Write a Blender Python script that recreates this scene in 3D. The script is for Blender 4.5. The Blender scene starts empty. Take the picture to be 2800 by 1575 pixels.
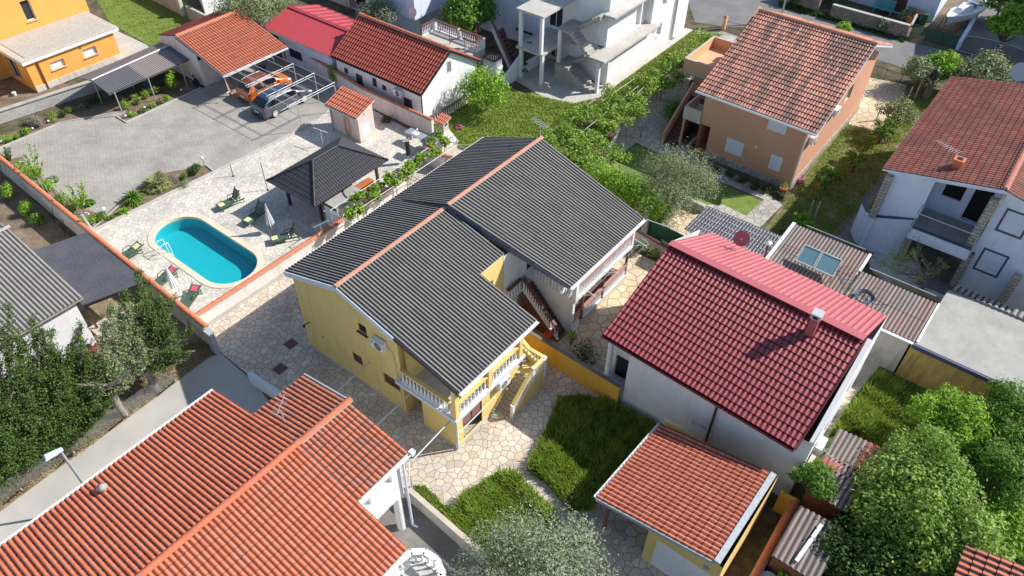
import bpy, math, random
import numpy as np
from mathutils import Vector, Matrix
random.seed(7); RN = np.random.default_rng(7)
SC = bpy.context.scene; COL = SC.collection
# ---------------------------------------------------------------- camera
H = 31.5; F = 2050.0
_p, _r, _y = [math.radians(a) for a in (43.8, 0.9, 52.6)]
FW = Vector((0, math.cos(_p), -math.sin(_p))); _rt = Vector((1, 0, 0)); _up = _rt.cross(FW)
CR = (math.cos(_r)*_rt + math.sin(_r)*_up).normalized(); CU = CR.cross(FW).normalized()
CC = Vector((0, 0, H))
cd = bpy.data.cameras.new("Camera"); cam = bpy.data.objects.new("Camera", cd); COL.objects.link(cam)
M = Matrix((CR, CU, -FW)).transposed().to_4x4(); M.translation = CC; cam.matrix_world = M
cd.sensor_width = 36; cd.lens = F/2800*36; cd.clip_end = 2000; cd.clip_start = 0.5
SC.camera = cam
# ---------------------------------------------------------------- world, sun, exposure
w = bpy.data.worlds.new("World"); SC.world = w; w.use_nodes = True
nt = w.node_tree; bg = nt.nodes["Background"]; sky = nt.nodes.new("ShaderNodeTexSky")
sky.sky_type = 'NISHITA'; sky.sun_disc = False
SUN_AZ, SUN_EL = math.radians(12.5), math.radians(40)
sky.sun_elevation = SUN_EL; sky.sun_rotation = math.pi/2 - SUN_AZ
sky.air_density = 1.0; sky.dust_density = 0.6; sky.ozone_density = 1.0
nt.links.new(sky.outputs[0], bg.inputs[0]); bg.inputs[1].default_value = 0.115
sl = bpy.data.lights.new("sun", 'SUN'); sl.energy = 4.8; sl.angle = math.radians(0.5); sl.color = (1.0, 0.955, 0.89)
so = bpy.data.objects.new("sun", sl); COL.objects.link(so)
sd = Vector((math.cos(SUN_EL)*math.cos(SUN_AZ), math.cos(SUN_EL)*math.sin(SUN_AZ), math.sin(SUN_EL)))
so.rotation_euler = sd.to_track_quat('Z', 'Y').to_euler(); so.location = sd*80
SC.view_settings.view_transform = 'Standard'; SC.view_settings.look = 'None'
SC.view_settings.exposure = 0.42; SC.view_settings.gamma = 1
# ---------------------------------------------------------------- measuring helpers (survey of the site)
def ray(x, y): return FW*F + CR*(x-1400) - CU*(y-787.5)
def P(x, y, z=0.0):
    d = ray(x, y); return CC + d*((z-H)/d.z)
def W(x, y, A, B):
    d = ray(x, y); n = Vector((-(B[1]-A[1]), B[0]-A[0])); t = Vector((A[0]-CC.x, A[1]-CC.y)).dot(n)/Vector((d.x, d.y)).dot(n)
    return CC + d*t
UD = Vector((math.cos(_y), math.sin(_y), 0)); VD = Vector((-math.sin(_y), math.cos(_y), 0)); Z = Vector((0, 0, 1))
def uv(u, v, z=0.0): return UD*u + VD*v + Z*z
ZM = {'A': (600, 180, .1415), 'B': (1050, 950, .207), 'C': (1380, 650, .1863), 'D': (380, 520, .2346), 'E': (1780, 200, .2277), 'F': (2350, 500, .2415), 'T': (1080, 0, 420/1433)}
for _i, _y0 in enumerate((0, 400, 800, 1175)):
    for _j in range(4): ZM['%d%d' % (_i, _j)] = (700*_j, _y0, .27603)
def q(k, x, y): a = ZM[k]; return (a[0]+a[2]*x, a[1]+a[2]*y)
def Q(k, x, y, z=0.0): return P(*q(k, x, y), z)
# ---------------------------------------------------------------- mesh helpers
BASE = {}
class MB:
    def __init__(s): s.v = []; s.f = []; s.sm = []; s.uv = []; s.hasuv = False
    def add(s, vs, fs, smooth=False, uvs=None):
        o = len(s.v); s.v += [Vector(a) for a in vs]
        for i, f in enumerate(fs):
            s.f.append([o+a for a in f]); s.sm.append(smooth)
            if uvs is not None: s.uv.append([uvs[a] for a in f]); s.hasuv = True
            else: s.uv.append([(0, 0)]*len(f))
        return s
    def quad(s, a, b, c, d): return s.add([a, b, c, d], [(0, 1, 2, 3)])
    def poly(s, L): return s.add(L, [tuple(range(len(L)))])
    def hexa(s, b, t): # bottom 4, top 4
        return s.add(list(b)+list(t), [(3, 2, 1, 0), (4, 5, 6, 7), (0, 1, 5, 4), (1, 2, 6, 5), (2, 3, 7, 6), (3, 0, 4, 7)])
    def prism(s, L, z0, z1): # L xy polygon; z1 number or list
        n = len(L); zt = z1 if isinstance(z1, (list, tuple)) else [z1]*n
        b = [Vector((p[0], p[1], z0)) for p in L]; t = [Vector((p[0], p[1], zt[i])) for i, p in enumerate(L)]
        return s.add(b+t, [tuple(range(n))[::-1], tuple(range(n, 2*n))]+[(i, (i+1) % n, n+(i+1) % n, n+i) for i in range(n)])
    def box(s, c, dx, dy, dz, ax=UD, ay=None, az=Z): # centre, full sizes
        ax = Vector(ax).normalized(); az = Vector(az).normalized(); ay = az.cross(ax) if ay is None else Vector(ay)
        c = Vector(c); X = ax*dx/2; Y = ay*dy/2; K = az*dz/2
        return s.hexa([c-X-Y-K, c+X-Y-K, c+X+Y-K, c-X+Y-K], [c-X-Y+K, c+X-Y+K, c+X+Y+K, c-X+Y+K])
    def bar(s, a, b, w, h, up=Z):
        a = Vector(a); b = Vector(b); d = (b-a); L = d.length; d.normalize()
        sd_ = d.cross(up)
        if sd_.length < 1e-4: sd_ = d.cross(Vector((1, 0, 0)))
        sd_.normalize(); u2 = sd_.cross(d).normalized(); X = sd_*w/2; Y = u2*h/2
        return s.hexa([a-X-Y, a+X-Y, b+X-Y, b-X-Y], [a-X+Y, a+X+Y, b+X+Y, b-X+Y])
    def wallbar(s, A, B, z0, z1, w): # upright wall between two ground points
        return s.bar(Vector((A[0], A[1], (z0+z1)/2)), Vector((B[0], B[1], (z0+z1)/2)), w, z1-z0)
    def tube(s, a, b, r0, r1=None, n=8, cap=True):
        a = Vector(a); b = Vector(b); r1 = r0 if r1 is None else r1; d = (b-a)
        if d.length < 1e-6: return s
        d.normalize(); x = d.orthogonal().normalized(); y = d.cross(x)
        vs = []
        for c, r in ((a, r0), (b, r1)):
            vs += [c+(x*math.cos(t)+y*math.sin(t))*r for t in [2*math.pi*i/n for i in range(n)]]
        s.add(vs, [(i, (i+1) % n, n+(i+1) % n, n+i) for i in range(n)], True)
        if cap: s.add(vs, [tuple(range(n))[::-1], tuple(range(n, 2*n))])
        return s
    def path(s, pts, r, n=6):
        for i in range(len(pts)-1):
            s.tube(pts[i], pts[i+1], r, n=n)
        return s
    def lathe(s, c, prof, n=8, ax=Z): # prof (r, h)
        c = Vector(c); ax = Vector(ax).normalized(); x = ax.orthogonal().normalized(); y = ax.cross(x); vs = []
        for r, h in prof: vs += [c+ax*h+(x*math.cos(2*math.pi*i/n)+y*math.sin(2*math.pi*i/n))*r for i in range(n)]
        fs = [(k*n+i, k*n+(i+1) % n, (k+1)*n+(i+1) % n, (k+1)*n+i) for k in range(len(prof)-1) for i in range(n)]
        s.add(vs, fs, True)
        s.add(vs[:n], [tuple(range(n))[::-1]]); s.add(vs[-n:], [tuple(range(n))])
        return s
    def grid(s, pts, smooth=True): # pts[i][j]
        m = len(pts[0]); vs = [p for r in pts for p in r]
        return s.add(vs, [(i*m+j, i*m+j+1, (i+1)*m+j+1, (i+1)*m+j) for i in range(len(pts)-1) for j in range(m-1)], smooth)
    def build(s, name, mat, parent=None, local=False):
        me = bpy.data.meshes.new(name)
        root = parent
        while root is not None and root.parent is not None: root = root.parent
        off = BASE.get(root.name, Vector()) if (root is not None and not local) else Vector()
        me.from_pydata([tuple(a-off) for a in s.v], [], s.f)
        me.polygons.foreach_set('use_smooth', s.sm)
        if s.hasuv:
            l = me.uv_layers.new(name='UVMap'); l.data.foreach_set('uv', [c for f in s.uv for t in f for c in t])
        me.materials.append(mat if not isinstance(mat, str) else MT[mat]); me.update()
        o = bpy.data.objects.new(name, me); COL.objects.link(o)
        if parent is not None: o.parent = parent
        return o
def raw(name, V, Fc, mat, parent=None, smooth=False, quad=True):
    """numpy verts (n,3), faces (m,4)"""
    root = parent
    while root is not None and root.parent is not None: root = root.parent
    V = np.asarray(V, dtype=np.float32)
    if root is not None: V = V-np.array(BASE.get(root.name, Vector()), dtype=np.float32)
    me = bpy.data.meshes.new(name); n = len(V); m, k = Fc.shape
    me.vertices.add(n); me.vertices.foreach_set('co', V.ravel())
    me.loops.add(m*k); me.loops.foreach_set('vertex_index', Fc.astype(np.int32).ravel())
    me.polygons.add(m); me.polygons.foreach_set('loop_start', np.arange(0, m*k, k, dtype=np.int32))
    me.update(calc_edges=True); me.materials.append(MT[mat] if isinstance(mat, str) else mat)
    if smooth: me.polygons.foreach_set('use_smooth', [True]*m)
    o = bpy.data.objects.new(name, me); COL.objects.link(o)
    if parent is not None: o.parent = parent
    return o
def tag(o, label=None, cat=None, group=None, kind=None):
    if label: o['label'] = label
    if cat: o['category'] = cat
    if group: o['group'] = group
    if kind: o['kind'] = kind
    return o
def thing(name, label, cat, loc=(0, 0, 0), group=None, rz=0.0):
    o = bpy.data.objects.new(name, None); COL.objects.link(o); o.location = Vector(loc); o.rotation_euler = (0, 0, rz)
    o.empty_display_size = .3; BASE[o.name] = Vector(loc); return tag(o, label, cat, group)
def part(mb, name, mat, parent, label=None):
    o = mb.build(name, mat, parent)
    if label: o['label'] = label
    return o
def copy_tree(o, parent=None):
    c = o.copy(); COL.objects.link(c); c.parent = parent
    for ch in [x for x in bpy.data.objects if x.parent == o]: copy_tree(ch, c)
    return c
def sheet(name, mat, L, z=0.004, kind='structure', label=None, cat=None):
    mb = MB(); mb.poly([P(x, y, z) for x, y in L]); o = mb.build(name, mat); o['kind'] = kind
    if label: o['label'] = label
    if cat: o['category'] = cat
    # make normals face up
    if o.data.polygons[0].normal.z < 0: o.data.flip_normals()
    return o
# ---------------------------------------------------------------- materials
MT = {}
def newmat(n):
    m = bpy.data.materials.new(n); m.use_nodes = True; MT[n] = m; t = m.node_tree
    return m, t, t.nodes['Principled BSDF']
def N(t, ty, **k):
    n = t.nodes.new(ty)
    for a, b in k.items(): setattr(n, a, b)
    return n
def L_(t, a, b): t.links.new(a, b)
def coords(t, kind='Object', scale=None, rot=0.0):
    c = N(t, 'ShaderNodeTexCoord'); mp = N(t, 'ShaderNodeMapping'); L_(t, c.outputs[kind], mp.inputs[0])
    if scale is not None: mp.inputs['Scale'].default_value = scale if isinstance(scale, tuple) else (scale,)*3
    mp.inputs['Rotation'].default_value = (0, 0, rot); return mp.outputs[0]
def noise(t, co, sc, det=4, rough=.55):
    n = N(t, 'ShaderNodeTexNoise'); n.inputs['Scale'].default_value = sc; n.inputs['Detail'].default_value = det
    n.inputs['Roughness'].default_value = rough; L_(t, co, n.inputs['Vector']); return n
def ramp(t, fac, stops):
    r = N(t, 'ShaderNodeValToRGB'); L_(t, fac, r.inputs[0]); e = r.color_ramp.elements
    while len(e) > 1: e.remove(e[-1])
    e[0].position = stops[0][0]; e[0].color = (*stops[0][1], 1)
    for p_, c_ in stops[1:]: x = e.new(p_); x.color = (*c_, 1)
    return r
def mix(t, fac, a, b, mode='MIX'):
    m = N(t, 'ShaderNodeMix', data_type='RGBA', blend_type=mode)
    for s_, v in ((0, fac), (6, a), (7, b)):
        if isinstance(v, (int, float)): m.inputs[s_].default_value = v
        elif isinstance(v, tuple): m.inputs[s_].default_value = (*v, 1)
        else: L_(t, v, m.inputs[s_])
    return m.outputs[2]
def bump(t, bs, h, st=.3, dist=.02):
    b = N(t, 'ShaderNodeBump'); b.inputs['Strength'].default_value = st; b.inputs['Distance'].default_value = dist
    L_(t, h, b.inputs['Height']); L_(t, b.outputs[0], bs.inputs['Normal'])
def sc3(c, k): return tuple(min(1, a*k) for a in c)
def plain(n, c, rough=.7, var=.12, sc=4.0, metal=0.0, bmp=.15, stain=None, fine=40.0):
    m, t, b = newmat(n); co = coords(t)
    n1 = noise(t, co, sc, 6); r = ramp(t, n1.outputs[0], [(.3, sc3(c, 1-var)), (.7, sc3(c, 1+var*.6))])
    out = r.outputs[0]
    if stain:
        mp = coords(t, scale=(1.6, 1.6, .25)); n3 = noise(t, mp, 1.7, 7, .65)
        r3 = ramp(t, n3.outputs[0], [(.5, (0, 0, 0)), (.72, (1, 1, 1))])
        sep = N(t, 'ShaderNodeMath', operation='MULTIPLY'); L_(t, r3.outputs[0], sep.inputs[0]); sep.inputs[1].default_value = stain[1]
        out = mix(t, sep.outputs[0], out, stain[0])
    L_(t, out, b.inputs['Base Color']); b.inputs['Roughness'].default_value = rough; b.inputs['Metallic'].default_value = metal
    n2 = noise(t, co, fine, 3)
    if bmp: bump(t, b, n2.outputs[0], bmp, .01)
    return m
def tilemat(n, cols, rough=.75, dirt=(.08, .06, .05), dirtamt=.25, macro=None, valley=None, row=0.0):
    """cols: list of colours chosen per tile through the UV cell"""
    m, t, b = newmat(n); c = N(t, 'ShaderNodeUVMap'); fl = N(t, 'ShaderNodeVectorMath', operation='FLOOR')
    ad = N(t, 'ShaderNodeVectorMath', operation='ADD'); ad.inputs[1].default_value = (.001, .001, 0)
    L_(t, c.outputs[0], ad.inputs[0]); L_(t, ad.outputs[0], fl.inputs[0])
    wn = N(t, 'ShaderNodeTexWhiteNoise', noise_dimensions='2D'); L_(t, fl.outputs[0], wn.inputs['Vector'])
    st = [(i/(len(cols)), col) for i, col in enumerate(cols)]
    r = ramp(t, wn.outputs[0], st); out = r.outputs[0]
    co = coords(t); n1 = noise(t, co, 1.1, 7, .7); n2 = noise(t, co, 14, 5, .6)
    a = N(t, 'ShaderNodeMath', operation='MULTIPLY'); L_(t, n1.outputs[0], a.inputs[0]); L_(t, n2.outputs[0], a.inputs[1])
    r2 = ramp(t, a.outputs[0], [(.22, (0, 0, 0)), (.42, (1, 1, 1))])
    mm = N(t, 'ShaderNodeMath', operation='MULTIPLY'); L_(t, r2.outputs[0], mm.inputs[0]); mm.inputs[1].default_value = dirtamt
    out = mix(t, mm.outputs[0], out, dirt)
    if macro: # patchy weathering over groups of tiles
        dv = N(t, 'ShaderNodeVectorMath', operation='MULTIPLY'); dv.inputs[1].default_value = macro[1]; L_(t, fl.outputs[0], dv.inputs[0])
        n4 = noise(t, dv.outputs[0], 1.0, 4, .7); r4 = ramp(t, n4.outputs[0], [(.46, (0, 0, 0)), (.58, (1, 1, 1))])
        m4 = N(t, 'ShaderNodeMath', operation='MULTIPLY'); L_(t, r4.outputs[0], m4.inputs[0]); m4.inputs[1].default_value = macro[2]
        out = mix(t, m4.outputs[0], out, macro[0])
    if valley: # darker troughs: soot and moss on sheets, column gaps and shadows painted on tiles
        fr = N(t, 'ShaderNodeVectorMath', operation='FRACTION'); L_(t, c.outputs[0], fr.inputs[0]); sx = N(t, 'ShaderNodeSeparateXYZ'); L_(t, fr.outputs[0], sx.inputs[0])
        ds = N(t, 'ShaderNodeMath', operation='SUBTRACT'); L_(t, sx.outputs[0], ds.inputs[0]); ds.inputs[1].default_value = valley[4] if len(valley) > 4 else .5
        ab = N(t, 'ShaderNodeMath', operation='ABSOLUTE'); L_(t, ds.outputs[0], ab.inputs[0]); j = N(t, 'ShaderNodeMath', operation='MULTIPLY_ADD')
        L_(t, n2.outputs[0], j.inputs[0]); j.inputs[1].default_value = .12; L_(t, ab.outputs[0], j.inputs[2])
        rv = ramp(t, j.outputs[0], [(valley[1], (0, 0, 0)), (valley[2], (1, 1, 1))]); mv = N(t, 'ShaderNodeMath', operation='MULTIPLY'); L_(t, rv.outputs[0], mv.inputs[0]); mv.inputs[1].default_value = valley[3]
        out = mix(t, mv.outputs[0], out, valley[0])
    if row: # undershadow and dirt below each course, painted as a dark band
        fr2 = N(t, 'ShaderNodeVectorMath', operation='FRACTION'); L_(t, c.outputs[0], fr2.inputs[0]); s2 = N(t, 'ShaderNodeSeparateXYZ'); L_(t, fr2.outputs[0], s2.inputs[0])
        rr = ramp(t, s2.outputs[1], [(.86, (0, 0, 0)), (.95, (1, 1, 1))]); mr = N(t, 'ShaderNodeMath', operation='MULTIPLY'); L_(t, rr.outputs[0], mr.inputs[0]); mr.inputs[1].default_value = row; out = mix(t, mr.outputs[0], out, (.02, .014, .012))
    L_(t, out, b.inputs['Base Color']); b.inputs['Roughness'].default_value = rough
    bump(t, b, n2.outputs[0], .2, .01); return m
def flag(n, cols, mortar, scale=2.2, edge=.035, rough=.75, dim='2D'):
    m, t, b = newmat(n); co = coords(t); nz = noise(t, co, 3.0, 3)
    dis = N(t, 'ShaderNodeMix', data_type='RGBA'); dis.inputs[0].default_value = .085; L_(t, co, dis.inputs[6]); L_(t, nz.outputs['Color'], dis.inputs[7])
    v1 = N(t, 'ShaderNodeTexVoronoi', voronoi_dimensions=dim); v1.inputs['Scale'].default_value = scale; L_(t, dis.outputs[2], v1.inputs['Vector'])
    v2 = N(t, 'ShaderNodeTexVoronoi', voronoi_dimensions=dim, feature='DISTANCE_TO_EDGE'); v2.inputs['Scale'].default_value = scale; L_(t, dis.outputs[2], v2.inputs['Vector'])
    sp = N(t, 'ShaderNodeSeparateColor'); L_(t, v1.outputs['Color'], sp.inputs[0])
    r = ramp(t, sp.outputs[0], [(i/len(cols), c) for i, c in enumerate(cols)])
    n5 = noise(t, co, 9, 6, .65); o1 = mix(t, .22, r.outputs[0], n5.outputs['Color'], 'OVERLAY')
    n6 = noise(t, co, .35, 5, .6); r6 = ramp(t, n6.outputs[0], [(.35, (0.66, .66, .66)), (.65, (1.06, 1.06, 1.06))]); o1 = mix(t, .7, o1, r6.outputs[0], 'MULTIPLY')
    e = ramp(t, v2.outputs[0], [(edge*.45, (0, 0, 0)), (edge*1.3, (1, 1, 1))])
    out = mix(t, e.outputs[0], mortar, o1); L_(t, out, b.inputs['Base Color']); b.inputs['Roughness'].default_value = rough
    bump(t, b, e.outputs[0], .5, .02); return m
def bricks(n, c1, c2, mortar, w_, h_, rot, ms=.012, wall=False):
    m, t, b = newmat(n); co = coords(t, rot=rot)
    if wall:
        mp_ = coords(t, rot=-math.radians(52.6)); sx_ = N(t, 'ShaderNodeSeparateXYZ'); L_(t, mp_, sx_.inputs[0]); ad_ = N(t, 'ShaderNodeMath', operation='ADD'); L_(t, sx_.outputs[0], ad_.inputs[0]); L_(t, sx_.outputs[1], ad_.inputs[1])
        cx_ = N(t, 'ShaderNodeCombineXYZ'); L_(t, ad_.outputs[0], cx_.inputs[0]); L_(t, sx_.outputs[2], cx_.inputs[1]); co = cx_.outputs[0]
    br = N(t, 'ShaderNodeTexBrick'); L_(t, co, br.inputs['Vector']); br.inputs['Scale'].default_value = 1
    br.inputs['Brick Width'].default_value = w_; br.inputs['Row Height'].default_value = h_; br.inputs['Mortar Size'].default_value = ms
    br.inputs['Color1'].default_value = (*c1, 1); br.inputs['Color2'].default_value = (*c2, 1); br.inputs['Mortar'].default_value = (*mortar, 1)
    br.inputs['Bias'].default_value = 0
    n1 = noise(t, coords(t), .45, 7, .65); r1 = ramp(t, n1.outputs[0], [(.34, (.72, .70, .68)), (.62, (1.04, 1.03, 1.0))])
    o = mix(t, .85, br.outputs[0], r1.outputs[0], 'MULTIPLY')
    n2 = noise(t, coords(t), 3.5, 6, .7); r2 = ramp(t, n2.outputs[0], [(.35, (.85, .85, .85)), (.7, (1.05, 1.05, 1.05))]); o = mix(t, .8, o, r2.outputs[0], 'MULTIPLY')
    L_(t, o, b.inputs['Base Color']); b.inputs['Roughness'].default_value = .8; bump(t, b, br.outputs['Fac'], .3, -.01); return m
def soil(n, stops, sc=1.2, bsc=14):
    m, t, b = newmat(n); co = coords(t); n1 = noise(t, co, sc, 9, .68); r = ramp(t, n1.outputs[0], stops)
    n2 = noise(t, co, bsc, 6, .7); o = mix(t, .55, r.outputs[0], n2.outputs['Color'], 'OVERLAY')
    hs = N(t, 'ShaderNodeHueSaturation'); hs.inputs['Saturation'].default_value = .9; L_(t, o, hs.inputs['Color'])
    L_(t, hs.outputs[0], b.inputs['Base Color']); b.inputs['Roughness'].default_value = .95; b.inputs['Specular IOR Level'].default_value = .2
    bump(t, b, n2.outputs[0], .7, .05); return m
def leaf(n, cols, trans=.3, rough=.55):
    m, t, b = newmat(n); g = N(t, 'ShaderNodeNewGeometry'); st = [(i/len(cols), c) for i, c in enumerate(cols)]
    r = ramp(t, g.outputs['Random Per Island'], st); L_(t, r.outputs[0], b.inputs['Base Color']); b.inputs['Roughness'].default_value = max(rough, .6); b.inputs['Specular IOR Level'].default_value = .25
    tr = N(t, 'ShaderNodeBsdfTranslucent'); br = mix(t, 1.0, r.outputs[0], (1.3, 1.25, .6), 'MULTIPLY'); L_(t, br, tr.inputs[0])
    mx = N(t, 'ShaderNodeMixShader'); mx.inputs[0].default_value = trans; L_(t, b.outputs[0], mx.inputs[1]); L_(t, tr.outputs[0], mx.inputs[2])
    L_(t, mx.outputs[0], t.nodes['Material Output'].inputs[0]); return m
def metal(n, c, rough=.35, met=.9): return plain(n, c, rough, .05, 3, met, 0)
def paint(n, c, rough=.3, coat=.0):
    m, t, b = newmat(n); b.inputs['Base Color'].default_value = (*c, 1); b.inputs['Roughness'].default_value = rough
    b.inputs['Coat Weight'].default_value = coat; b.inputs['Coat Roughness'].default_value = .05; return m

plain('white_wall', (.78, .78, .79), .8, .06, 1.5, stain=((.45, .44, .42), .25))
plain('clean_white', (.80, .80, .80), .5, .03, 3, bmp=.05)
plain('yellow_wall', (.78, .58, .22), .8, .06, 1.2, stain=((.5, .33, .1), .38))
plain('orange_wall', (.84, .40, .09), .8, .05, 1.2, stain=((.6, .22, .04), .15))
plain('pink_wall', (.74, .55, .50), .8, .05, 1.2, stain=((.5, .36, .32), .25))
plain('pale_pink_wall', (.76, .68, .65), .8, .05, 1.0, stain=((.42, .33, .3), .45))
plain('peach_wall', (.60, .32, .20), .85, .05, 1.2, stain=((.5, .25, .14), .2))
plain('terrace_peach', (.76, .42, .24), .85, .05, 1.2, stain=((.5, .33, .24), .3))
plain('blue_white_wall', (.68, .76, .90), .85, .07, 1.2, stain=((.36, .42, .54), .35))
plain('boundary_wall', (.60, .56, .50), .9, .12, 1.2, stain=((.2, .19, .17), .6))
plain('ochre_wall', (.58, .40, .13), .9, .12, 1.2, stain=((.10, .09, .05), .75))
plain('amber_wall', (.80, .45, .06), .85, .06, 1.5, stain=((.5, .3, .06), .35))
plain('grey_trim', (.42, .44, .47), .5, .05, 3, bmp=.05)
plain('light_trim', (.62, .68, .74), .5, .04, 3, bmp=.05)
plain('concrete', (.42, .40, .36), .9, .2, .9, stain=((.2, .19, .17), .45))
plain('concrete_dark', (.20, .19, .175), .9, .3, .8, stain=((.1, .1, .09), .4))
plain('slab_concrete', (.50, .48, .43), .9, .14, .7, stain=((.26, .24, .2), .4))
plain('roof_screed', (.38, .37, .34), .9, .16, .9, stain=((.22, .21, .2), .35), bmp=.4, fine=12)
plain('road_concrete', (.45, .43, .39), .9, .14, .5, bmp=.3, fine=20)
plain('asphalt', (.19, .185, .18), .92, .2, .5, bmp=.35, fine=30)
plain('black_roof', (.035, .036, .04), .5, .25, 1.2, bmp=.1)
plain('felt_roof', (.085, .085, .10), .6, .2, 1.0, bmp=.3, fine=30)
plain('glass_dark', (.03, .035, .045), .08, .1, 1, bmp=0)
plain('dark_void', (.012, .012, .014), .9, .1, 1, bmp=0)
plain('brown_shutter', (.115, .05, .045), .5, .1, 6, bmp=.05)
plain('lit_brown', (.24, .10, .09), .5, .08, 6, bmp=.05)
plain('dark_wood', (.07, .035, .022), .6, .25, 5)
plain('orange_wood', (.50, .17, .05), .55, .2, 5)
plain('brown_rail', (.13, .06, .05), .6, .15, 4)
plain('pink_rail', (.42, .20, .17), .6, .12, 4)
plain('white_shutter', (.72, .75, .80), .5, .03, 5, bmp=.05)
plain('slate_trim', (.07, .085, .15), .6, .1, 5)
plain('terracotta', (.60, .19, .09), .75, .18, 5, stain=((.25, .1, .06), .35))
plain('ridge_pale', (.58, .24, .15), .8, .2, 4)
plain('ridge_orange', (.56, .16, .08), .75, .14, 3)
plain('ridge_red', (.46, .16, .11), .8, .25, 4)
plain('mortar', (.40, .37, .33), .95, .2, 5)
plain('burgundy', (.46, .12, .13), .45, .1, 2, bmp=.05)  # pinker than the tiles: glancing sun on the back slope put into colour
plain('burgundy_trim', (.14, .02, .025), .4, .1, 2, bmp=.05)
tilemat('red_metal', [(.50, .06, .075), (.47, .055, .07)], rough=.45, dirtamt=.12, valley=((.22, .02, .03), .30, .46, .6))
plain('galv', (.55, .57, .58), .4, .12, 6, metal=.6, bmp=.05)
plain('galv_pole', (.50, .52, .52), .5, .1, 6, metal=.3, bmp=.05)
plain('black_metal', (.025, .025, .028), .45, .2, 4)
plain('rust', (.25, .09, .05), .8, .3, 4)
plain('solar', (.13, .24, .28), .08, .08, .8, bmp=0)
plain('green_plastic', (.07, .125, .085), .45, .1, 4, bmp=.05)
plain('green_bin', (.02, .09, .05), .5, .1, 4)
plain('orange_plastic', (.70, .12, .04), .5, .1, 4)
plain('cloth_white', (.80, .80, .82), .9, .04, 4)
plain('towel_yellow', (.70, .72, .38), .95, .08, 9, bmp=.4)
plain('towel_pink', (.66, .10, .16), .95, .1, 9, bmp=.4)
plain('coping', (.68, .59, .45), .7, .06, 3)
plain('kerb', (.46, .44, .41), .9, .15, 2)
plain('bark', (.17, .13, .10), .95, .35, 3, bmp=.8, fine=12)
plain('grey_bark', (.28, .25, .23), .95, .3, 3, bmp=.8, fine=12)
plain('dry_twig', (.30, .25, .22), .95, .2, 4)
plain('hose_yellow', (.55, .36, .12), .6, .1, 4)
plain('hose_blue', (.02, .06, .14), .4, .1, 4)
plain('skin', (.55, .33, .24), .55, .06, 8, bmp=0)
plain('hair', (.02, .015, .012), .6, .2, 20)
plain('black_cloth', (.018, .018, .022), .9, .2, 9)
plain('turquoise_paint', (.12, .42, .42), .6, .06, 5)
plain('boat_white', (.74, .77, .80), .25, .04, 1, bmp=0)
plain('navy', (.015, .03, .16), .6, .1, 2)
plain('cushion_blue', (.02, .04, .25), .8, .1, 2)
plain('lamp_glass', (.85, .85, .84), .3, .02, 2, bmp=0)
plain('tyre', (.02, .02, .02), .8, .1, 6)
plain('stucco_beige', (.52, .46, .38), .9, .12, 2, stain=((.3, .26, .2), .4))
paint('car_orange', (.56, .15, .025), .28, .8); paint('car_orange_roof', (.20, .065, .03), .3, .5); paint('car_grey', (.075, .085, .10), .28, .9); paint('car_roof', (.02, .035, .075), .15, .9)
paint('car_glass', (.01, .013, .02), .04, .3); paint('chrome', (.75, .77, .8), .15); paint('tail_red', (.45, .01, .02), .2, .6); paint('plate', (.7, .7, .68), .4)
tilemat('tile_orange', [(.60, .165, .08), (.66, .19, .09), (.54, .145, .07), (.63, .18, .095), (.58, .19, .11)], dirtamt=.35, dirt=(.30, .14, .09), valley=((.09, .02, .013), .36, .41, .8), row=.55)
tilemat('tile_old', [(.56, .17, .09), (.62, .18, .09), (.46, .15, .09), (.56, .20, .12), (.40, .16, .11), (.58, .17, .075)], dirt=(.16, .11, .09), dirtamt=.55, valley=((.07, .022, .015), .36, .41, .85), row=.7)
tilemat('tile_red', [(.40, .075, .05), (.44, .09, .055), (.36, .065, .045)], dirtamt=.2, valley=((.05, .012, .01), .34, .44, .85, .31), row=.85)
tilemat('tile_peach', [(.58, .25, .17), (.62, .28, .19), (.50, .21, .15), (.44, .18, .13)], dirt=(.08, .06, .055), dirtamt=.4, macro=((.11, .075, .065), (.28, .09, 1), .8), valley=((.12, .07, .055), .34, .44, .35, .31), row=1.0)
tilemat('tile_blue', [(.42, .13, .09), (.48, .16, .11), (.36, .12, .085), (.40, .10, .07)], dirt=(.09, .07, .06), dirtamt=.4, macro=((.20, .08, .06), (.1, .1, 1), .5), valley=((.05, .02, .016), .30, .40, .95, .31), row=.15)
tilemat('tile_burgundy', [(.31, .048, .056), (.325, .053, .06), (.295, .045, .054)], rough=.42, dirtamt=.12, valley=((.10, .012, .016), .34, .46, .7, .31), row=.9)
tilemat('tile_black', [(.045, .046, .05), (.055, .056, .06), (.05, .05, .055)], rough=.45, dirtamt=.15, dirt=(.1, .1, .1), valley=((.012, .012, .014), .34, .46, .7, .31), row=.8)
tilemat('tile_garage', [(.58, .17, .09), (.54, .15, .08), (.61, .19, .11)], dirtamt=.15, valley=((.10, .02, .015), .34, .44, .85, .31), row=.8)
tilemat('corr_grey', [(.24, .235, .22), (.21, .205, .19), (.27, .26, .24)], rough=.85, dirt=(.36, .35, .31), dirtamt=.35, valley=((.010, .010, .012), .20, .30, .97))
tilemat('corr_beige', [(.33, .31, .27), (.30, .28, .25)], rough=.9, dirt=(.14, .13, .12), dirtamt=.45, valley=((.035, .035, .045), .28, .42, .9))
tilemat('corr_old', [(.30, .26, .23), (.26, .23, .21), (.28, .25, .22), (.34, .29, .26)], rough=.9, dirt=(.12, .10, .09), dirtamt=.55, macro=((.42, .13, .08), (.06, .5, 1), .55), valley=((.06, .052, .048), .26, .42, .85))
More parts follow.
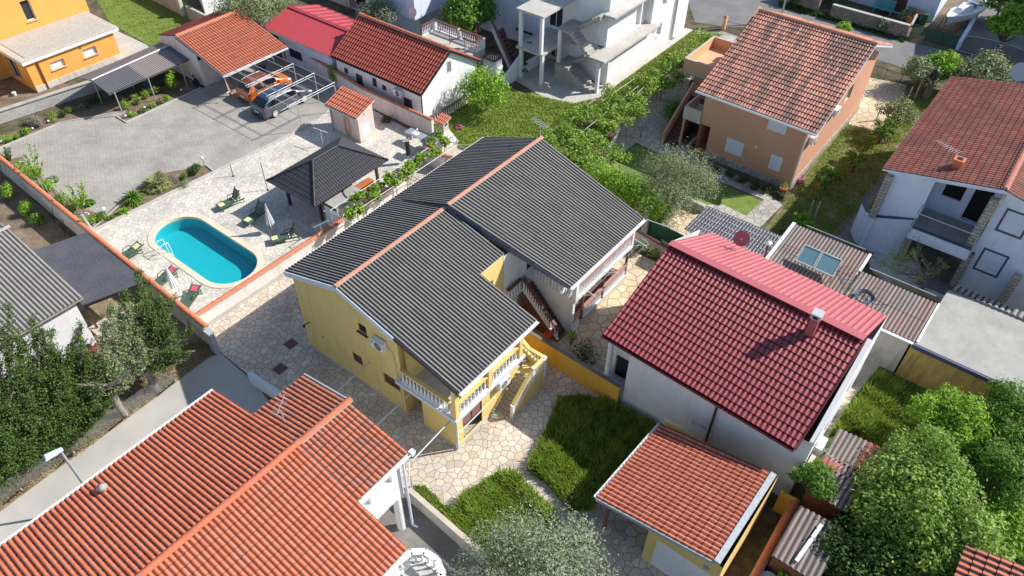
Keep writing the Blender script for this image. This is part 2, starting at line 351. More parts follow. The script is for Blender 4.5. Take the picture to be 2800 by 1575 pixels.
tilemat('corr_rust', [(.24, .20, .18), (.20, .17, .16), (.27, .22, .2)], rough=.9, dirt=(.10, .085, .08), dirtamt=.5, valley=((.05, .042, .04), .3, .45, .85))
tilemat('corr_red', [(.38, .10, .07), (.30, .10, .08)], rough=.85, dirt=(.18, .13, .12), dirtamt=.4)
tilemat('corr_dark', [(.14, .13, .145), (.13, .125, .135)], rough=.6, dirt=(.2, .17, .17), dirtamt=.2)
tilemat('corr_brown', [(.28, .23, .215), (.26, .215, .2)], rough=.65, dirt=(.2, .17, .17), dirtamt=.2)
flag('flag_beige', [(.58, .50, .40), (.68, .60, .49), (.50, .42, .33), (.72, .66, .56), (.62, .50, .36), (.64, .57, .48), (.56, .49, .41)], (.15, .115, .085), 3.0, .034)
flag('flag_cream', [(.68, .64, .57), (.61, .57, .50), (.73, .70, .63), (.55, .50, .44), (.66, .60, .52), (.70, .65, .56)], (.36, .32, .27), 3.6, .05)
flag('flag_yellow', [(.66, .54, .36), (.60, .47, .30), (.70, .60, .44), (.63, .50, .30)], (.24, .18, .12), 1.7, .04)
flag('flag_grey', [(.42, .39, .34), (.48, .45, .40), (.36, .33, .30), (.50, .46, .40)], (.20, .18, .15), 2.0, .05)
flag('bbq_stone', [(.58, .55, .50), (.64, .62, .57), (.5, .47, .42)], (.09, .08, .07), 2.4, .05, dim='3D')
flag('rubble', [(.46, .42, .35), (.54, .50, .43), (.38, .34, .29)], (.24, .21, .18), 4.2, .07, dim='3D')
flag('rubble_dark', [(.30, .28, .24), (.36, .33, .29), (.25, .23, .2)], (.16, .14, .12), 3.6, .07, dim='3D')
bricks('paver', (.43, .415, .375), (.395, .38, .345), (.25, .24, .215), .42, .17, -math.radians(52.6+90+12), .014)
bricks('stone_blocks', (.50, .47, .41), (.40, .38, .34), (.22, .21, .19), .45, .22, 0, .03, True)
bricks('block_wall', (.52, .51, .49), (.47, .46, .44), (.38, .37, .35), .4, .2, 0, .01, True)
soil('dirt', [(.25, (.10, .07, .045)), (.5, (.19, .14, .09)), (.7, (.28, .22, .14))])
soil('ground', [(.2, (.035, .045, .02)), (.42, (.075, .075, .035)), (.6, (.16, .13, .08)), (.8, (.22, .18, .12))], 1.0)
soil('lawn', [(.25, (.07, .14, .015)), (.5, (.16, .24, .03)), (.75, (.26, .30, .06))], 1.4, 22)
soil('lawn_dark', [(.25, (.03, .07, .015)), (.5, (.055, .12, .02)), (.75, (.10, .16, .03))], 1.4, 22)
soil('garden', [(.25, (.05, .085, .015)), (.45, (.12, .15, .03)), (.6, (.23, .19, .10)), (.8, (.32, .25, .15))], .8, 16)
soil('dry_grass', [(.2, (.12, .085, .05)), (.45, (.26, .20, .12)), (.65, (.38, .31, .19)), (.85, (.46, .40, .26))], 1.1, 18)
soil('gravel', [(.3, (.34, .31, .27)), (.5, (.46, .43, .38)), (.7, (.60, .57, .52))], 9, 30)
leaf('leaf_green', [(.09, .20, .025), (.14, .28, .035), (.21, .36, .05), (.06, .13, .018)])
leaf('leaf_fig', [(.08, .17, .02), (.15, .29, .035), (.24, .39, .06), (.05, .11, .015), (.30, .42, .12), (.18, .32, .03), (.34, .42, .10)], .3, .6)
leaf('leaf_bright', [(0.176, 0.338, 0.027), (0.27, 0.472, 0.041), (0.351, 0.54, 0.068), (0.135, 0.257, 0.027)])
leaf('leaf_vine', [(0.195, 0.325, 0.039), (0.286, 0.429, 0.065), (0.364, 0.494, 0.104), (0.13, 0.221, 0.026)])
leaf('leaf_olive', [(0.189, 0.23, 0.121), (0.27, 0.311, 0.176), (0.365, 0.405, 0.257), (0.135, 0.176, 0.081), (0.216, 0.284, 0.095)], .15)
leaf('leaf_silver', [(.22, .27, .17), (.30, .36, .24), (.16, .21, .11), (.38, .43, .32), (.13, .18, .08), (.20, .26, .12)], .12, .6)
leaf('leaf_cypress', [(.045, .09, .022), (.07, .13, .03), (.12, .19, .04), (.03, .06, .016), (.16, .22, .06), (.09, .15, .03)], .15)
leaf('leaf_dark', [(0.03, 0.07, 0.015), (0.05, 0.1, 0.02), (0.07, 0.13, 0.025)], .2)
leaf('leaf_palm', [(0.208, 0.247, 0.091), (0.312, 0.325, 0.13), (0.416, 0.39, 0.182), (0.143, 0.182, 0.065)], .2)
leaf('grass_tall', [(.11, .22, .02), (.16, .31, .03), (.25, .39, .05), (.34, .38, .10)], .35)
leaf('grass_short', [(.13, .24, .02), (.20, .32, .03), (.27, .36, .06), (.32, .36, .10)], .3)
leaf('straw', [(0.34, 0.27, 0.15), (0.42, 0.35, 0.2), (0.26, 0.2, 0.11)], .2)
leaf('flower_pink', [(0.55, 0.08, 0.32), (0.6, 0.16, 0.42)], .2)
leaf('flower_violet', [(0.3, 0.16, 0.34), (0.36, 0.22, 0.4), (0.16, 0.14, 0.12)], .2)
def water():
    m, t, b = newmat('water'); t.nodes.remove(b); o = t.nodes['Material Output']
    tr = N(t, 'ShaderNodeBsdfTransparent'); tr.inputs[0].default_value = (.75, .97, .98, 1)
    gl = N(t, 'ShaderNodeBsdfGlossy'); gl.inputs['Roughness'].default_value = .03
    lw_ = N(t, 'ShaderNodeLayerWeight'); pw_ = N(t, 'ShaderNodeMath', operation='POWER'); L_(t, lw_.outputs['Facing'], pw_.inputs[0]); pw_.inputs[1].default_value = 3.5; fr = N(t, 'ShaderNodeMath', operation='MULTIPLY_ADD'); L_(t, pw_.outputs[0], fr.inputs[0]); fr.inputs[1].default_value = .8; fr.inputs[2].default_value = .025; nz = noise(t, coords(t), 3.5, 3)
    bp = N(t, 'ShaderNodeBump'); bp.inputs['Strength'].default_value = .12; bp.inputs['Distance'].default_value = .05; L_(t, nz.outputs[0], bp.inputs['Height'])
    L_(t, bp.outputs[0], gl.inputs['Normal'])
    mx = N(t, 'ShaderNodeMixShader'); L_(t, fr.outputs[0], mx.inputs[0]); L_(t, tr.outputs[0], mx.inputs[1]); L_(t, gl.outputs[0], mx.inputs[2]); L_(t, mx.outputs[0], o.inputs[0])
water(); plain('pool_paint', (.010, .41, .47), .6, .03, 1, bmp=0)
def screen(n, c, alpha):
    m, t, b = newmat(n); b.inputs['Base Color'].default_value = (*c, 1); b.inputs['Roughness'].default_value = .8; b.inputs['Alpha'].default_value = alpha
screen('mesh_net', (.03, .12, .08), .6); screen('chain_net', (.25, .26, .26), .22)
# ---------------------------------------------------------------- building helpers
PROF = {
 'corr': lambda s: .5-.5*math.cos(2*math.pi*s),
 'barrel': lambda s: math.sqrt(max(0, 1-((s-.5)/.34)**2)) if abs(s-.5) < .34 else 0.0,
 'pan': lambda s: (math.sin(math.pi*min(1, s/.62))**.8 if s < .62 else -.12*math.sin(math.pi*(s-.62)/.38)),
 'rib': lambda s: 1.0 if .41 < s < .59 else 0.0,
}
def roofmesh(E0, E1, R1, R0, cw, rl, amp, step, prof='corr', m=8, jit=0.0):
    """tiled / corrugated surface; E eave points, R ridge points (3D)"""
    E0, E1, R1, R0 = [np.array(p, float) for p in (E0, E1, R1, R0)]
    nc = max(1, round(np.linalg.norm(E1-E0)/cw)); nr = max(1, round(np.linalg.norm(R0-E0)/rl))
    nrm = np.cross(E1-E0, R0-E0); nrm /= np.linalg.norm(nrm)
    if nrm[2] < 0: nrm = -nrm
    if prof == 'rib': S = sorted({i+f for i in range(nc) for f in (0, .395, .415, .585, .605)} | {nc})
    else: S = [i/m for i in range(nc*m+1)]
    S = np.array(S); h = np.array([PROF[prof](s % 1.0) for s in S])*amp; ci = np.minimum(S.astype(int), nc-1)
    mb = MB(); rng = np.random.default_rng(nc*31+nr)
    prev = None; ns = len(S); a = (S/nc)[:, None]
    J = rng.normal(0, 1, (nr, nc))*jit
    for r in range(nr):
        lines = []
        for k, t in enumerate((r/nr, (r+1)/nr)):
            base = (1-a)*(1-t)*E0+a*(1-t)*E1+a*t*R1+(1-a)*t*R0
            off = h+(step if k == 0 else 0)+J[r][ci]
            lines.append(base+nrm[None, :]*off[:, None])
        vs = np.vstack(lines); uvs = [(float(s), r+.01) for s in S]+[(float(s), r+.99) for s in S]
        fs = [(i, i+1, ns+i+1, ns+i) for i in range(ns-1)]
        mb.add(vs.tolist(), fs, True, uvs)
        if step:
            lo = prev if prev is not None else lines[0]-nrm[None, :]*(h[:, None]+step+.03)
            vs = np.vstack([lo, lines[0]]); mb.add(vs.tolist(), fs, False, [(float(s), r+.97) for s in S]*2)  # riser UVs fall in the row band, so its painted shade darkens them
        prev = lines[1]
    return mb, nrm
def slab(mb, E0, E1, R1, R0, th, drop=.02):
    n = (E1-E0).cross(R0-E0).normalized(); n = n if n.z > 0 else -n
    t = [p-n*drop for p in (E0, E1, R1, R0)]; b = [p-n*(drop+th) for p in (E0, E1, R1, R0)]
    return mb.hexa(b, t)
def roof(parent, E0, E1, R1, R0, mat, kind='pan', cw=.24, rl=.36, amp=.045, step=.03, th=.12, trim='white_wall', name='roof', m=8, jit=0.0, label=None):
    mb, n = roofmesh(E0, E1, R1, R0, cw, rl, amp, step, kind, m, jit)
    o = part(mb, name, mat, parent, label)
    s = slab(MB(), E0, E1, R1, R0, th); part(s, 'eave_board', trim, o)
    return o
def caps(parent, A, B, r, seg, mat, name='ridge_tiles', mortar=True, lift=.0):
    mat = {'tile_orange': 'ridge_orange', 'tile_blue': 'ridge_red', 'corr_brown': 'galv_pole', 'tile_red': 'ridge_red'}.get(mat, mat)
    A = Vector(A); B = Vector(B); L = (B-A).length; n = max(1, round(L/seg)); d = (B-A)/n; mb = MB()
    sdv = d.normalized().cross(Z).normalized(); up = sdv.cross(d.normalized())
    for i in range(n):
        a = A+d*i; b = A+d*(i+1.04); rows = []
        for c, rr in ((a, r*.86), (b, r*1.04)):
            rows.append([c+sdv*math.cos(t)*rr+up*(math.sin(t)*rr*.85+lift) for t in [math.pi*k/8 for k in range(9)]])
        mb.grid(rows, True); mb.poly(rows[1])
        mb.poly(rows[0][::-1])
    o = part(mb, name, mat, parent)
    if mortar:
        part(MB().bar(A+Z*(lift-.01), B+Z*(lift-.01), r*2.2, .05), 'ridge_mortar', 'mortar', o)
    return o
def gutter(parent, A, B, mat='clean_white', w=.12, h=.1, name='gutter'):
    mb = MB(); A = Vector(A); B = Vector(B); d = (B-A).normalized(); s = d.cross(Z)
    for k in (-1, 1): mb.bar(A+s*k*w/2, B+s*k*w/2, .018, h)
    mb.bar(A-Z*h/2, B-Z*h/2, w, .02); return part(mb, name, mat, parent)
def pipe(parent, A, z1, z0=0.05, mat='clean_white', r=.05, name='downpipe', kick=None):
    mb = MB(); a = Vector((A[0], A[1], z1)); b = Vector((A[0], A[1], z0)); mb.tube(a, b, r, n=8)
    if kick is not None: mb.tube(b, b+Vector(kick), r, n=8)
    return part(mb, name, mat, parent)
def balustrade(parent, A, B, za, zb, h=.85, sp=.2, mat='clean_white', rail='clean_white', name='balustrade', r=.055, railw=.2, foot=True):
    """A,B xy; za,zb floor heights at both ends"""
    A = Vector((A[0], A[1], za)); B = Vector((B[0], B[1], zb)); L = (B-A).length; n = max(2, int(L/sp)); mb = MB()
    pr = [(.9, 0), (.9, .06), (.6, .1), (1.25, .28), (1.05, .4), (.5, .62), (.8, .72), (.55, .78), (.9, .94), (.9, 1.0)]
    for i in range(n):
        c = A+(B-A)*((i+.5)/n); mb.lathe(c, [(r*a, b_*(h-.08)) for a, b_ in pr], 6)
    o = part(mb, name, mat, parent)
    mr = MB(); mr.bar(A+Z*(h-.04), B+Z*(h-.04), railw, .09)
    part(mr, 'handrail', rail, o)
    if foot: part(MB().bar(A+Z*.02, B+Z*.02, railw*.9, .05), 'plinth', mat, o)
    return o
def ac_unit(parent, c, ax, out, name='air_conditioner', logo=None):
    """c centre on wall, ax along the wall, out away from it"""
    c = Vector(c); out = Vector(out).normalized(); ax = Vector(ax).normalized(); cc = c+out*.2
    o = part(MB().box(cc, .8, .3, .55, ax, out), name, 'clean_white', parent)
    g = MB(); fc = cc+out*.152-ax*.08
    for rr in (.07, .13, .19, .24):
        pts = [fc+ax*math.cos(t)*rr+Z*math.sin(t)*rr for t in [2*math.pi*i/20 for i in range(21)]]; g.path(pts, .008, 4)
    for i in range(6):
        t = math.pi*i/6; g.bar(fc-(ax*math.cos(t)+Z*math.sin(t))*.24, fc+(ax*math.cos(t)+Z*math.sin(t))*.24, .008, .008)
    part(g, 'fan_grille', 'grey_trim', o)
    part(MB().lathe(cc+out*.146-ax*.08, [(.235, 0), (.235, .006)], 20, out), 'fan_disc', 'black_metal', o)
    part(MB().box(cc+ax*.26-Z*.31-out*.05, .04, .4, .04, ax, out).box(cc-ax*.26-Z*.31-out*.05, .04, .4, .04, ax, out), 'bracket', 'galv', o)
    if logo: part(MB().box(cc+out*.153+ax*.28+Z*.12, .13, .01, .13, ax, out), 'badge', logo, o)
    return o
class Wall:
    """wall of panels with real openings"""
    def __init__(s): s.mb = MB(); s.jobs = []
    def panel(s, A, B, z0, z1, ops=(), apex=None, depth=.14, out=None):
        """A->B; ops dicts with s0,s1,z0,z1; apex (frac, z) or tuple of end heights"""
        A = Vector((A[0], A[1], 0)); B = Vector((B[0], B[1], 0)); L = (B-A).length; d = (B-A)/L
        n = d.cross(Z) if out is None else Vector(out)
        if out is None and n.dot(Vector((CC.x, CC.y, 0))-A) < 0: n = -n
        xs = sorted({0.0, L} | {max(0, min(L, o[k])) for o in ops for k in ('s0', 's1')}); zs = sorted({z0, z1} | {max(z0, min(z1, o[k])) for o in ops for k in ('z0', 'z1')})
        pt = lambda s_, z_, e=0.0: A+d*s_+Z*z_-n*e
        for i in range(len(xs)-1):
            for j in range(len(zs)-1):
                cx = (xs[i]+xs[i+1])/2; cz = (zs[j]+zs[j+1])/2
                if any(o['s0'] < cx < o['s1'] and o['z0'] < cz < o['z1'] for o in ops): continue
                s.mb.quad(pt(xs[i], zs[j]), pt(xs[i+1], zs[j]), pt(xs[i+1], zs[j+1]), pt(xs[i], zs[j+1]))
        for o in ops:
            e = o.get('depth', depth); c = [(o['s0'], o['z0']), (o['s1'], o['z0']), (o['s1'], o['z1']), (o['s0'], o['z1'])]
            for k in range(4):
                a, b = c[k], c[(k+1) % 4]; s.mb.quad(pt(*a), pt(*b), pt(*b, e), pt(*a, e))
            s.jobs.append((o, pt, d, n, e))
        if apex is not None:
            if isinstance(apex[0], (int, float)) and len(apex) == 2 and apex[0] <= 1: s.mb.poly([pt(0, z1), pt(L, z1), pt(L*apex[0], apex[1])])
            else: s.mb.poly([pt(a*L, b) for a, b in apex])
        return s
    def done(s, parent, mat, name='wall'):
        o = part(s.mb, name, mat, parent)
        for (op, pt, d, n, e) in s.jobs: fit(parent, op, pt, d, n, e)
        return o
def fit(parent, o, pt, d, n, e):
    k = o.get('kind', 'shutter'); s0, s1, z0, z1 = o['s0'], o['s1'], o['z0'], o['z1']; w_ = s1-s0; h_ = z1-z0
    ctr = (pt((s0+s1)/2, (z0+z1)/2, e))
    if k in ('void',):
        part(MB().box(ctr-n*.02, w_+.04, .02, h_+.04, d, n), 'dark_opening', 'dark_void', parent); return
    nm = 'door' if k.startswith('door') else 'window'
    fm = o.get('frame', 'clean_white'); f = MB(); t = o.get('t', .06)
    for a, b in (((s0+t/2, z0), (s0+t/2, z1)), ((s1-t/2, z0), (s1-t/2, z1))): f.box((pt(a[0], (z0+z1)/2, e)+n*.01), t, .06, h_, d, n)
    for zz in (z0+t/2, z1-t/2): f.box(pt((s0+s1)/2, zz, e)+n*.0125, w_-2*t, .055, t, d, n)
    if o.get('mull', w_ > .95): f.box(ctr+n*.012, t*.8, .05, h_-2*t, d, n)
    fr = part(f, nm, fm, parent)
    pm = o.get('pane', 'glass_dark'); inner = MB()
    if k == 'slat':
        ns = max(3, int(h_/.09))
        for i in range(ns): inner.box(pt((s0+s1)/2, z0+t+(h_-2*t)*(i+.5)/ns, e)+n*.008, w_-2*t, .02, (h_-2*t)/ns*.72, d, n)
        part(MB().box(ctr-n*.01, w_, .01, h_, d, n), 'back_board', pm, fr)
    elif k in ('panel', 'door_panel'):
        inner.box(ctr-n*.005, w_-t, .02, h_-t, d, n)
        for zz in np.linspace(z0, z1, o.get('nh', 3)+1)[1:-1]: inner.box(pt((s0+s1)/2, float(zz), e)+n*.012, w_-2.2*t, .03, .03, d, n)
    else: inner.box(ctr-n*.01, w_-t, .01, h_-t, d, n)
    part(inner, 'shutter' if k in ('slat', 'panel') else 'pane', pm, fr)
    if o.get('sill'):
        part(MB().box(pt((s0+s1)/2, z0-.03, 0)+n*.03, w_+.16, .16, .05, d, n), 'sill', o['sill'], fr)
    if o.get('surround'):
        g = MB(); u = .12
        for ss in (s0-u/2, s1+u/2): g.box(pt(ss, (z0+z1)/2, 0)+n*.012, u, .03, h_, d, n)
        for zz in (z0-u/2, z1+u/2): g.box(pt((s0+s1)/2, zz, 0)+n*.015, w_+2*u, .035, u, d, n)
        part(g, 'surround', o['surround'], fr)
def op(A, B, p, r, **k):
    """opening between two picked corners on the wall A-B"""
    a = W(*p, A, B); b = W(*r, A, B); d = (Vector((B[0]-A[0], B[1]-A[1]))).normalized(); o = Vector((A[0], A[1]))
    s = sorted([(a.to_2d()-o).dot(d), (b.to_2d()-o).dot(d)]); z = sorted([a.z, b.z])
    return dict(s0=s[0], s1=s[1], z0=z[0], z1=z[1], **k)
def stairs(parent, A, B, width, z0, z1, n, mat, side, nose=None, name='stairs'):
    """A bottom, B top (xy); side = unit vector towards which the width goes"""
    mb = MB(); A = Vector((A[0], A[1], 0)); B = Vector((B[0], B[1], 0)); d = (B-A)/n; ns = MB(); sdv = Vector(side).normalized()
    for i in range(n):
        zt = z0+(z1-z0)*(i+1)/n; a = A+d*i; b = A+d*(i+1); lo = max(z0, zt-(z1-z0)/n*1.9) if not mat.startswith('solid') else z0
        L4 = [a, b, b+sdv*width, a+sdv*width]; mb.prism(L4, z0, zt)
        if nose: ns.bar(a+sdv*.1+Z*(zt+.004)+d*.12, a+sdv*(width-.1)+Z*(zt+.004)+d*.12, .03, .012)
    o = part(mb, name, mat, parent)
    if nose: part(ns, 'step_nosing', nose, o)
    return o
def tiled_wall(name, label, pts, h, mat='pale_pink_wall', w_=.2, capmat='terracotta', hs=None, foot=None, cat='wall'):
    """garden wall through ground points with a coping of half round tiles"""
    t = thing(name, label, cat, pts[0]); mb = MB()
    hs = hs or [h]*len(pts)
    for i in range(len(pts)-1):
        A, B = Vector(pts[i]), Vector(pts[i+1]); d = (B-A).normalized(); s = d.cross(Z)*w_/2
        mb.hexa([A-s, B-s, B+s, A+s], [A-s+Z*hs[i], B-s+Z*hs[i+1], B+s+Z*hs[i+1], A+s+Z*hs[i]])
    part(mb, 'wall_body', mat, t)
    for i in range(len(pts)-1):
        if capmat: caps(t, Vector(pts[i])+Z*hs[i], Vector(pts[i+1])+Z*hs[i+1], w_*.72, .42, capmat, 'coping_tiles', True, .0)
    return t
# ---------------------------------------------------------------- vegetation helpers
def cards(pts, size, aspect=.5, up=.3, out=None, rng=RN, vert=0):
    n = len(pts); nn = rng.normal(0, 1, (n, 3)); nn[:, 2] = np.abs(nn[:, 2])+up
    if out is not None: nn += out*1.2
    nn /= np.linalg.norm(nn, axis=1)[:, None]
    a = rng.normal(0, 1, (n, 3))+np.array([0, 0, vert])+(out*vert*.4 if vert and out is not None else 0); a -= nn*(a*nn).sum(1)[:, None]; a /= np.linalg.norm(a, axis=1)[:, None]
    b = np.cross(nn, a); s = (size*rng.uniform(.6, 1.3, n))[:, None]
    V = np.stack([pts-a*s*.5, pts+b*s*aspect*.5+nn*s*.06, pts+a*s*.5, pts-b*s*aspect*.5+nn*s*.06], 1).reshape(-1, 3)
    return V, np.arange(4*n).reshape(n, 4)
def ball(c, r, n, rng=RN, sq=1.0, hollow=.45):
    d = rng.normal(0, 1, (n, 3)); d /= np.linalg.norm(d, axis=1)[:, None]
    rad = (hollow**3+(1-hollow**3)*rng.uniform(0, 1, n))**(1/3)
    rad *= (1+.22*np.sin(d[:, 0]*5+c[0])*np.cos(d[:, 1]*4+c[1]))*np.where(rng.uniform(0, 1, n) < .16, rng.uniform(1.0, 1.45, n), 1.0)
    return np.array(c)+d*(rad*1.0)[:, None]*np.array([r, r, r*sq]), d
def limb(mb, a, b, r0, r1, segs=3, wob=.12, rng=random):
    a = Vector(a); b = Vector(b); p = a; L = (b-a).length
    for i in range(segs):
        t = (i+1)/segs; q_ = a.lerp(b, t)+Vector((rng.uniform(-1, 1), rng.uniform(-1, 1), rng.uniform(-.4, .4)))*wob*L*(1 if i < segs-1 else 0)
        mb.tube(p, q_, r0+(r1-r0)*i/segs, r0+(r1-r0)*t, 7, False); p = q_
def tree(name, label, cat, base, h, r, mat, n=4000, size=.16, nc=16, bole=.35, trunk_r=.14, sq=.8, aspect=.55, bark='bark', lean=(0, 0), seed=1, group=None, cl=.42, gap=.0):
    rg = np.random.default_rng(seed); rd = random.Random(seed); base = Vector(base); t = thing(name, label, cat, base, group)
    top = base+Vector((lean[0], lean[1], h)); cz = h*bole; ch = (h-cz)/2; C0 = base+Vector((lean[0]*.7, lean[1]*.7, cz+ch))
    cs = []
    for i in range(nc):
        a = 2.39996*i+rd.uniform(-.4, .4); f = math.sqrt((i+.5)/nc); zz = (1-f*f*.9)*rd.uniform(-.2, 1)+rd.uniform(-.45, .1)*f
        cs.append((C0+Vector((math.cos(a)*r*f*.8, math.sin(a)*r*f*.8, zz*ch*.85)), r*cl*rd.uniform(.65, 1.25)))
    mb = MB(); fork = base+Vector((lean[0]*.3, lean[1]*.3, h*bole*.8)); limb(mb, base-Z*.1, fork, trunk_r, trunk_r*.75, 3, .06, rd)
    for c, rr in cs[::max(1, nc//9)]: limb(mb, fork, c, trunk_r*.5, trunk_r*.12, 3, .1, rd)
    part(mb, 'trunk', bark, t); Vs = []; wsum = sum(rr**2 for c, rr in cs)
    for c, rr in cs:
        p, d = ball(c, rr, max(10, int(n*rr*rr/wsum)), rg, sq, .35); Vs.append(cards(p, size, aspect, .35, d, rg)[0])
    V = np.vstack(Vs); raw('crown', V, np.arange(len(V)).reshape(-1, 4), mat, t); return t
def bush(name, label, cat, base, r, h, mat, n=500, size=.1, aspect=.55, group=None, seed=3, nc=5, flowers=None, stems=True):
    rg = np.random.default_rng(seed); rd = random.Random(seed); base = Vector(base); t = thing(name, label, cat, base, group); Vs = []; mb = MB()
    for i in range(nc):
        a = rd.uniform(0, 6.28); f = rd.uniform(.1, .65); c = base+Vector((math.cos(a)*r*f, math.sin(a)*r*f, h*rd.uniform(.35, .7)))
        mb.tube(base, c, .02, .008, 5); p, d = ball(c, r*rd.uniform(.4, .62), n//nc, rg, h/(2*r)+.25, .3); p[:, 2] = np.maximum(p[:, 2], base.z+.02); Vs.append(cards(p, size, aspect, .4, d, rg)[0])
    V = np.vstack(Vs); raw('foliage', V, np.arange(len(V)).reshape(-1, 4), mat, t)
    if stems: part(mb, 'stem', 'bark', t)
    if flowers:
        p, d = ball(base+Z*h*.65, r*.85, flowers[1], rg, h/(2*r), .7); V, Fc = cards(p, flowers[2] if len(flowers) > 2 else .09, .9, .6, d, rg); raw('flowers', V, Fc, flowers[0], t)['kind'] = 'stuff'
    return t
def spiky(name, label, cat, base, r, h, mat='leaf_palm', n=40, trunk=0.0, w_=.05, fan=False, group=None, seed=5):
    """agave / cycas / palm: arching blades from a centre"""
    rd = random.Random(seed); base = Vector(base); t = thing(name, label, cat, base, group); c = base+Z*trunk; mb = MB()
    for i in range(n):
        a = 2.39996*i; el = math.radians(85-95*((i+.5)/n)**.8+rd.uniform(-8, 8)); L = r*rd.uniform(.8, 1.1); d = Vector((math.cos(a), math.sin(a), 0)); s = Vector((-math.sin(a), math.cos(a), 0))
        pts = []
        for k in range(5):
            f = k/4; pts.append(c+d*L*f*math.cos(el)+Z*(L*f*math.sin(el)-h*.5*f*f))
        if fan:
            for j in range(9):
                th = (j-4)*.22; tip = pts[2]+(d*math.cos(th)+s*math.sin(th)).lerp(Z*.0, 0)*L*.5*math.cos(el*.6)+Z*(L*.4*math.sin(el)-.12*abs(j-4)*.3-h*.25)
                mid = pts[2].lerp(tip, .5); mb.add([pts[2], mid+s*w_*.6, tip, mid-s*w_*.6], [(0, 1, 2, 3)])
            mb.tube(pts[0], pts[2], .012, n=3)
        else:
            for k in range(4):
                wa = w_*(1-.15*k)*(1 if k else .6); wb = w_*(1-.28*(k+1)*.8)
                for sg in (-1, 1): mb.add([pts[k], pts[k]+s*sg*wa+Z*wa*.5, pts[k+1]+s*sg*max(.004, wb)+Z*max(0, wb)*.5, pts[k+1]], [(0, 1, 2, 3)])
    part(mb, 'fronds', mat, t)
    if trunk: part(MB().lathe(base-Z*.1, [(.16, 0), (.14, trunk*.5), (.17, trunk+.1)], 9), 'trunk', 'bark', t)
    return t
def conifer(label, base, h, spires, mat='leaf_cypress', seed=1, n=9000, size=.13, lean=(0, 0), bole=.8, trunk_r=.2, dead=0, group=None, name='cypress_tree', rad=1.0, twist=.0):
    """bushy cypress with several pointed leaders; spires (dx,dy,h,r)"""
    rg = np.random.default_rng(seed); rd = random.Random(seed); base = Vector(base); t = thing(name, label, 'tree', base, group); mb = MB(); Vs = []
    fork = base+Vector((lean[0]*.25, lean[1]*.25, bole)); limb(mb, base-Z*.1, fork, trunk_r, trunk_r*.8, 3, .05, rd); tot = sum(a[2]*a[3] for a in spires)
    sat = [(dx+rd.uniform(-.6, .6)*sr*1.3, dy+rd.uniform(-.6, .6)*sr*1.3, sh*rd.uniform(.62, .95), sr*rd.uniform(.3, .5)) for dx, dy, sh, sr in spires for _ in range(4)]; spires = spires+sat; tot = sum(a[2]*a[3] for a in spires)
    for dx, dy, sh, sr in spires:
        k = int(n*sh*sr/tot); p0 = fork+Vector((dx*.2, dy*.2, 0)); p1 = base+Vector((dx+lean[0], dy+lean[1], sh)); limb(mb, fork, p0.lerp(p1, .75), trunk_r*.5, .03, 3, .03, rd)
        f = rg.uniform(0, 1, k)**1.25; a = rg.uniform(0, 6.283, k); lob = 1+.30*np.sin(a*3+f*9+seed)+.22*np.sin(a*7-f*23)+.15*np.sin(f*47+a*2)
        rr = sr*1.2*(np.minimum(1, f*4+.2)*(1-f)**.9+.02)*lob*rg.uniform(.55, 1.05, k)
        ax = np.array(p0)[None, :]*(1-f[:, None])+np.array(p1)[None, :]*f[:, None]
        o = np.stack([np.cos(a), np.sin(a), rg.uniform(0, .5, k)], 1); pts = ax+o*rr[:, None]; pts[:, 2] = np.maximum(pts[:, 2], .05)
        # clumps: pull points towards random clump centres
        kc = max(8, k//38); idx = rg.integers(0, k, kc); C_ = pts[idx]; which = rg.integers(0, kc, k)
        pts2 = C_[which]+rg.normal(0, .09*sr+.05, (k, 3))+np.array([0, 0, .05])*rg.uniform(0, 3, (k, 1)); sel = rg.uniform(0, 1, k) < .8; pts = np.where(sel[:, None], pts2, pts)
        Vs.append(cards(pts, size, .4, .1, o*.9, rg, 1.6)[0])
    part(mb, 'trunk', 'grey_bark', t); V = np.vstack(Vs); raw('crown', V, np.arange(len(V)).reshape(-1, 4), mat, t)
    if dead:
        db = MB()
        for i in range(dead):
            a = rd.uniform(0, 6.28); p = fork+Vector((0, 0, rd.uniform(-.2, .8))); e = p+Vector((math.cos(a), math.sin(a), rd.uniform(.2, 1.1)))*rd.uniform(.5, 1.1); limb(db, p, e, .02, .006, 3, .1, rd)
            for j in range(3): limb(db, p.lerp(e, .5), e+Vector((rd.uniform(-.3, .3), rd.uniform(-.3, .3), rd.uniform(-.1, .3))), .01, .004, 2, .1, rd)
        part(db, 'dead_branches', 'dry_twig', t)
    return t
def inpoly(L, n, rg=RN):
    """random ground points in a picked polygon"""
    pts = [P(x, y, 0) for x, y in L]; X = np.array([(p.x, p.y) for p in pts]); lo = X.min(0); hi = X.max(0); out = []
    while sum(map(len, out)) < n:
        c = rg.uniform(lo, hi, (n*2, 2)); ins = np.zeros(len(c), bool); j = len(X)-1
        for i in range(len(X)):
            cond = ((X[i, 1] > c[:, 1]) != (X[j, 1] > c[:, 1])) & (c[:, 0] < (X[j, 0]-X[i, 0])*(c[:, 1]-X[i, 1])/(X[j, 1]-X[i, 1]+1e-12)+X[i, 0]); ins ^= cond; j = i
        out.append(c[ins])
    return np.vstack(out)[:n]
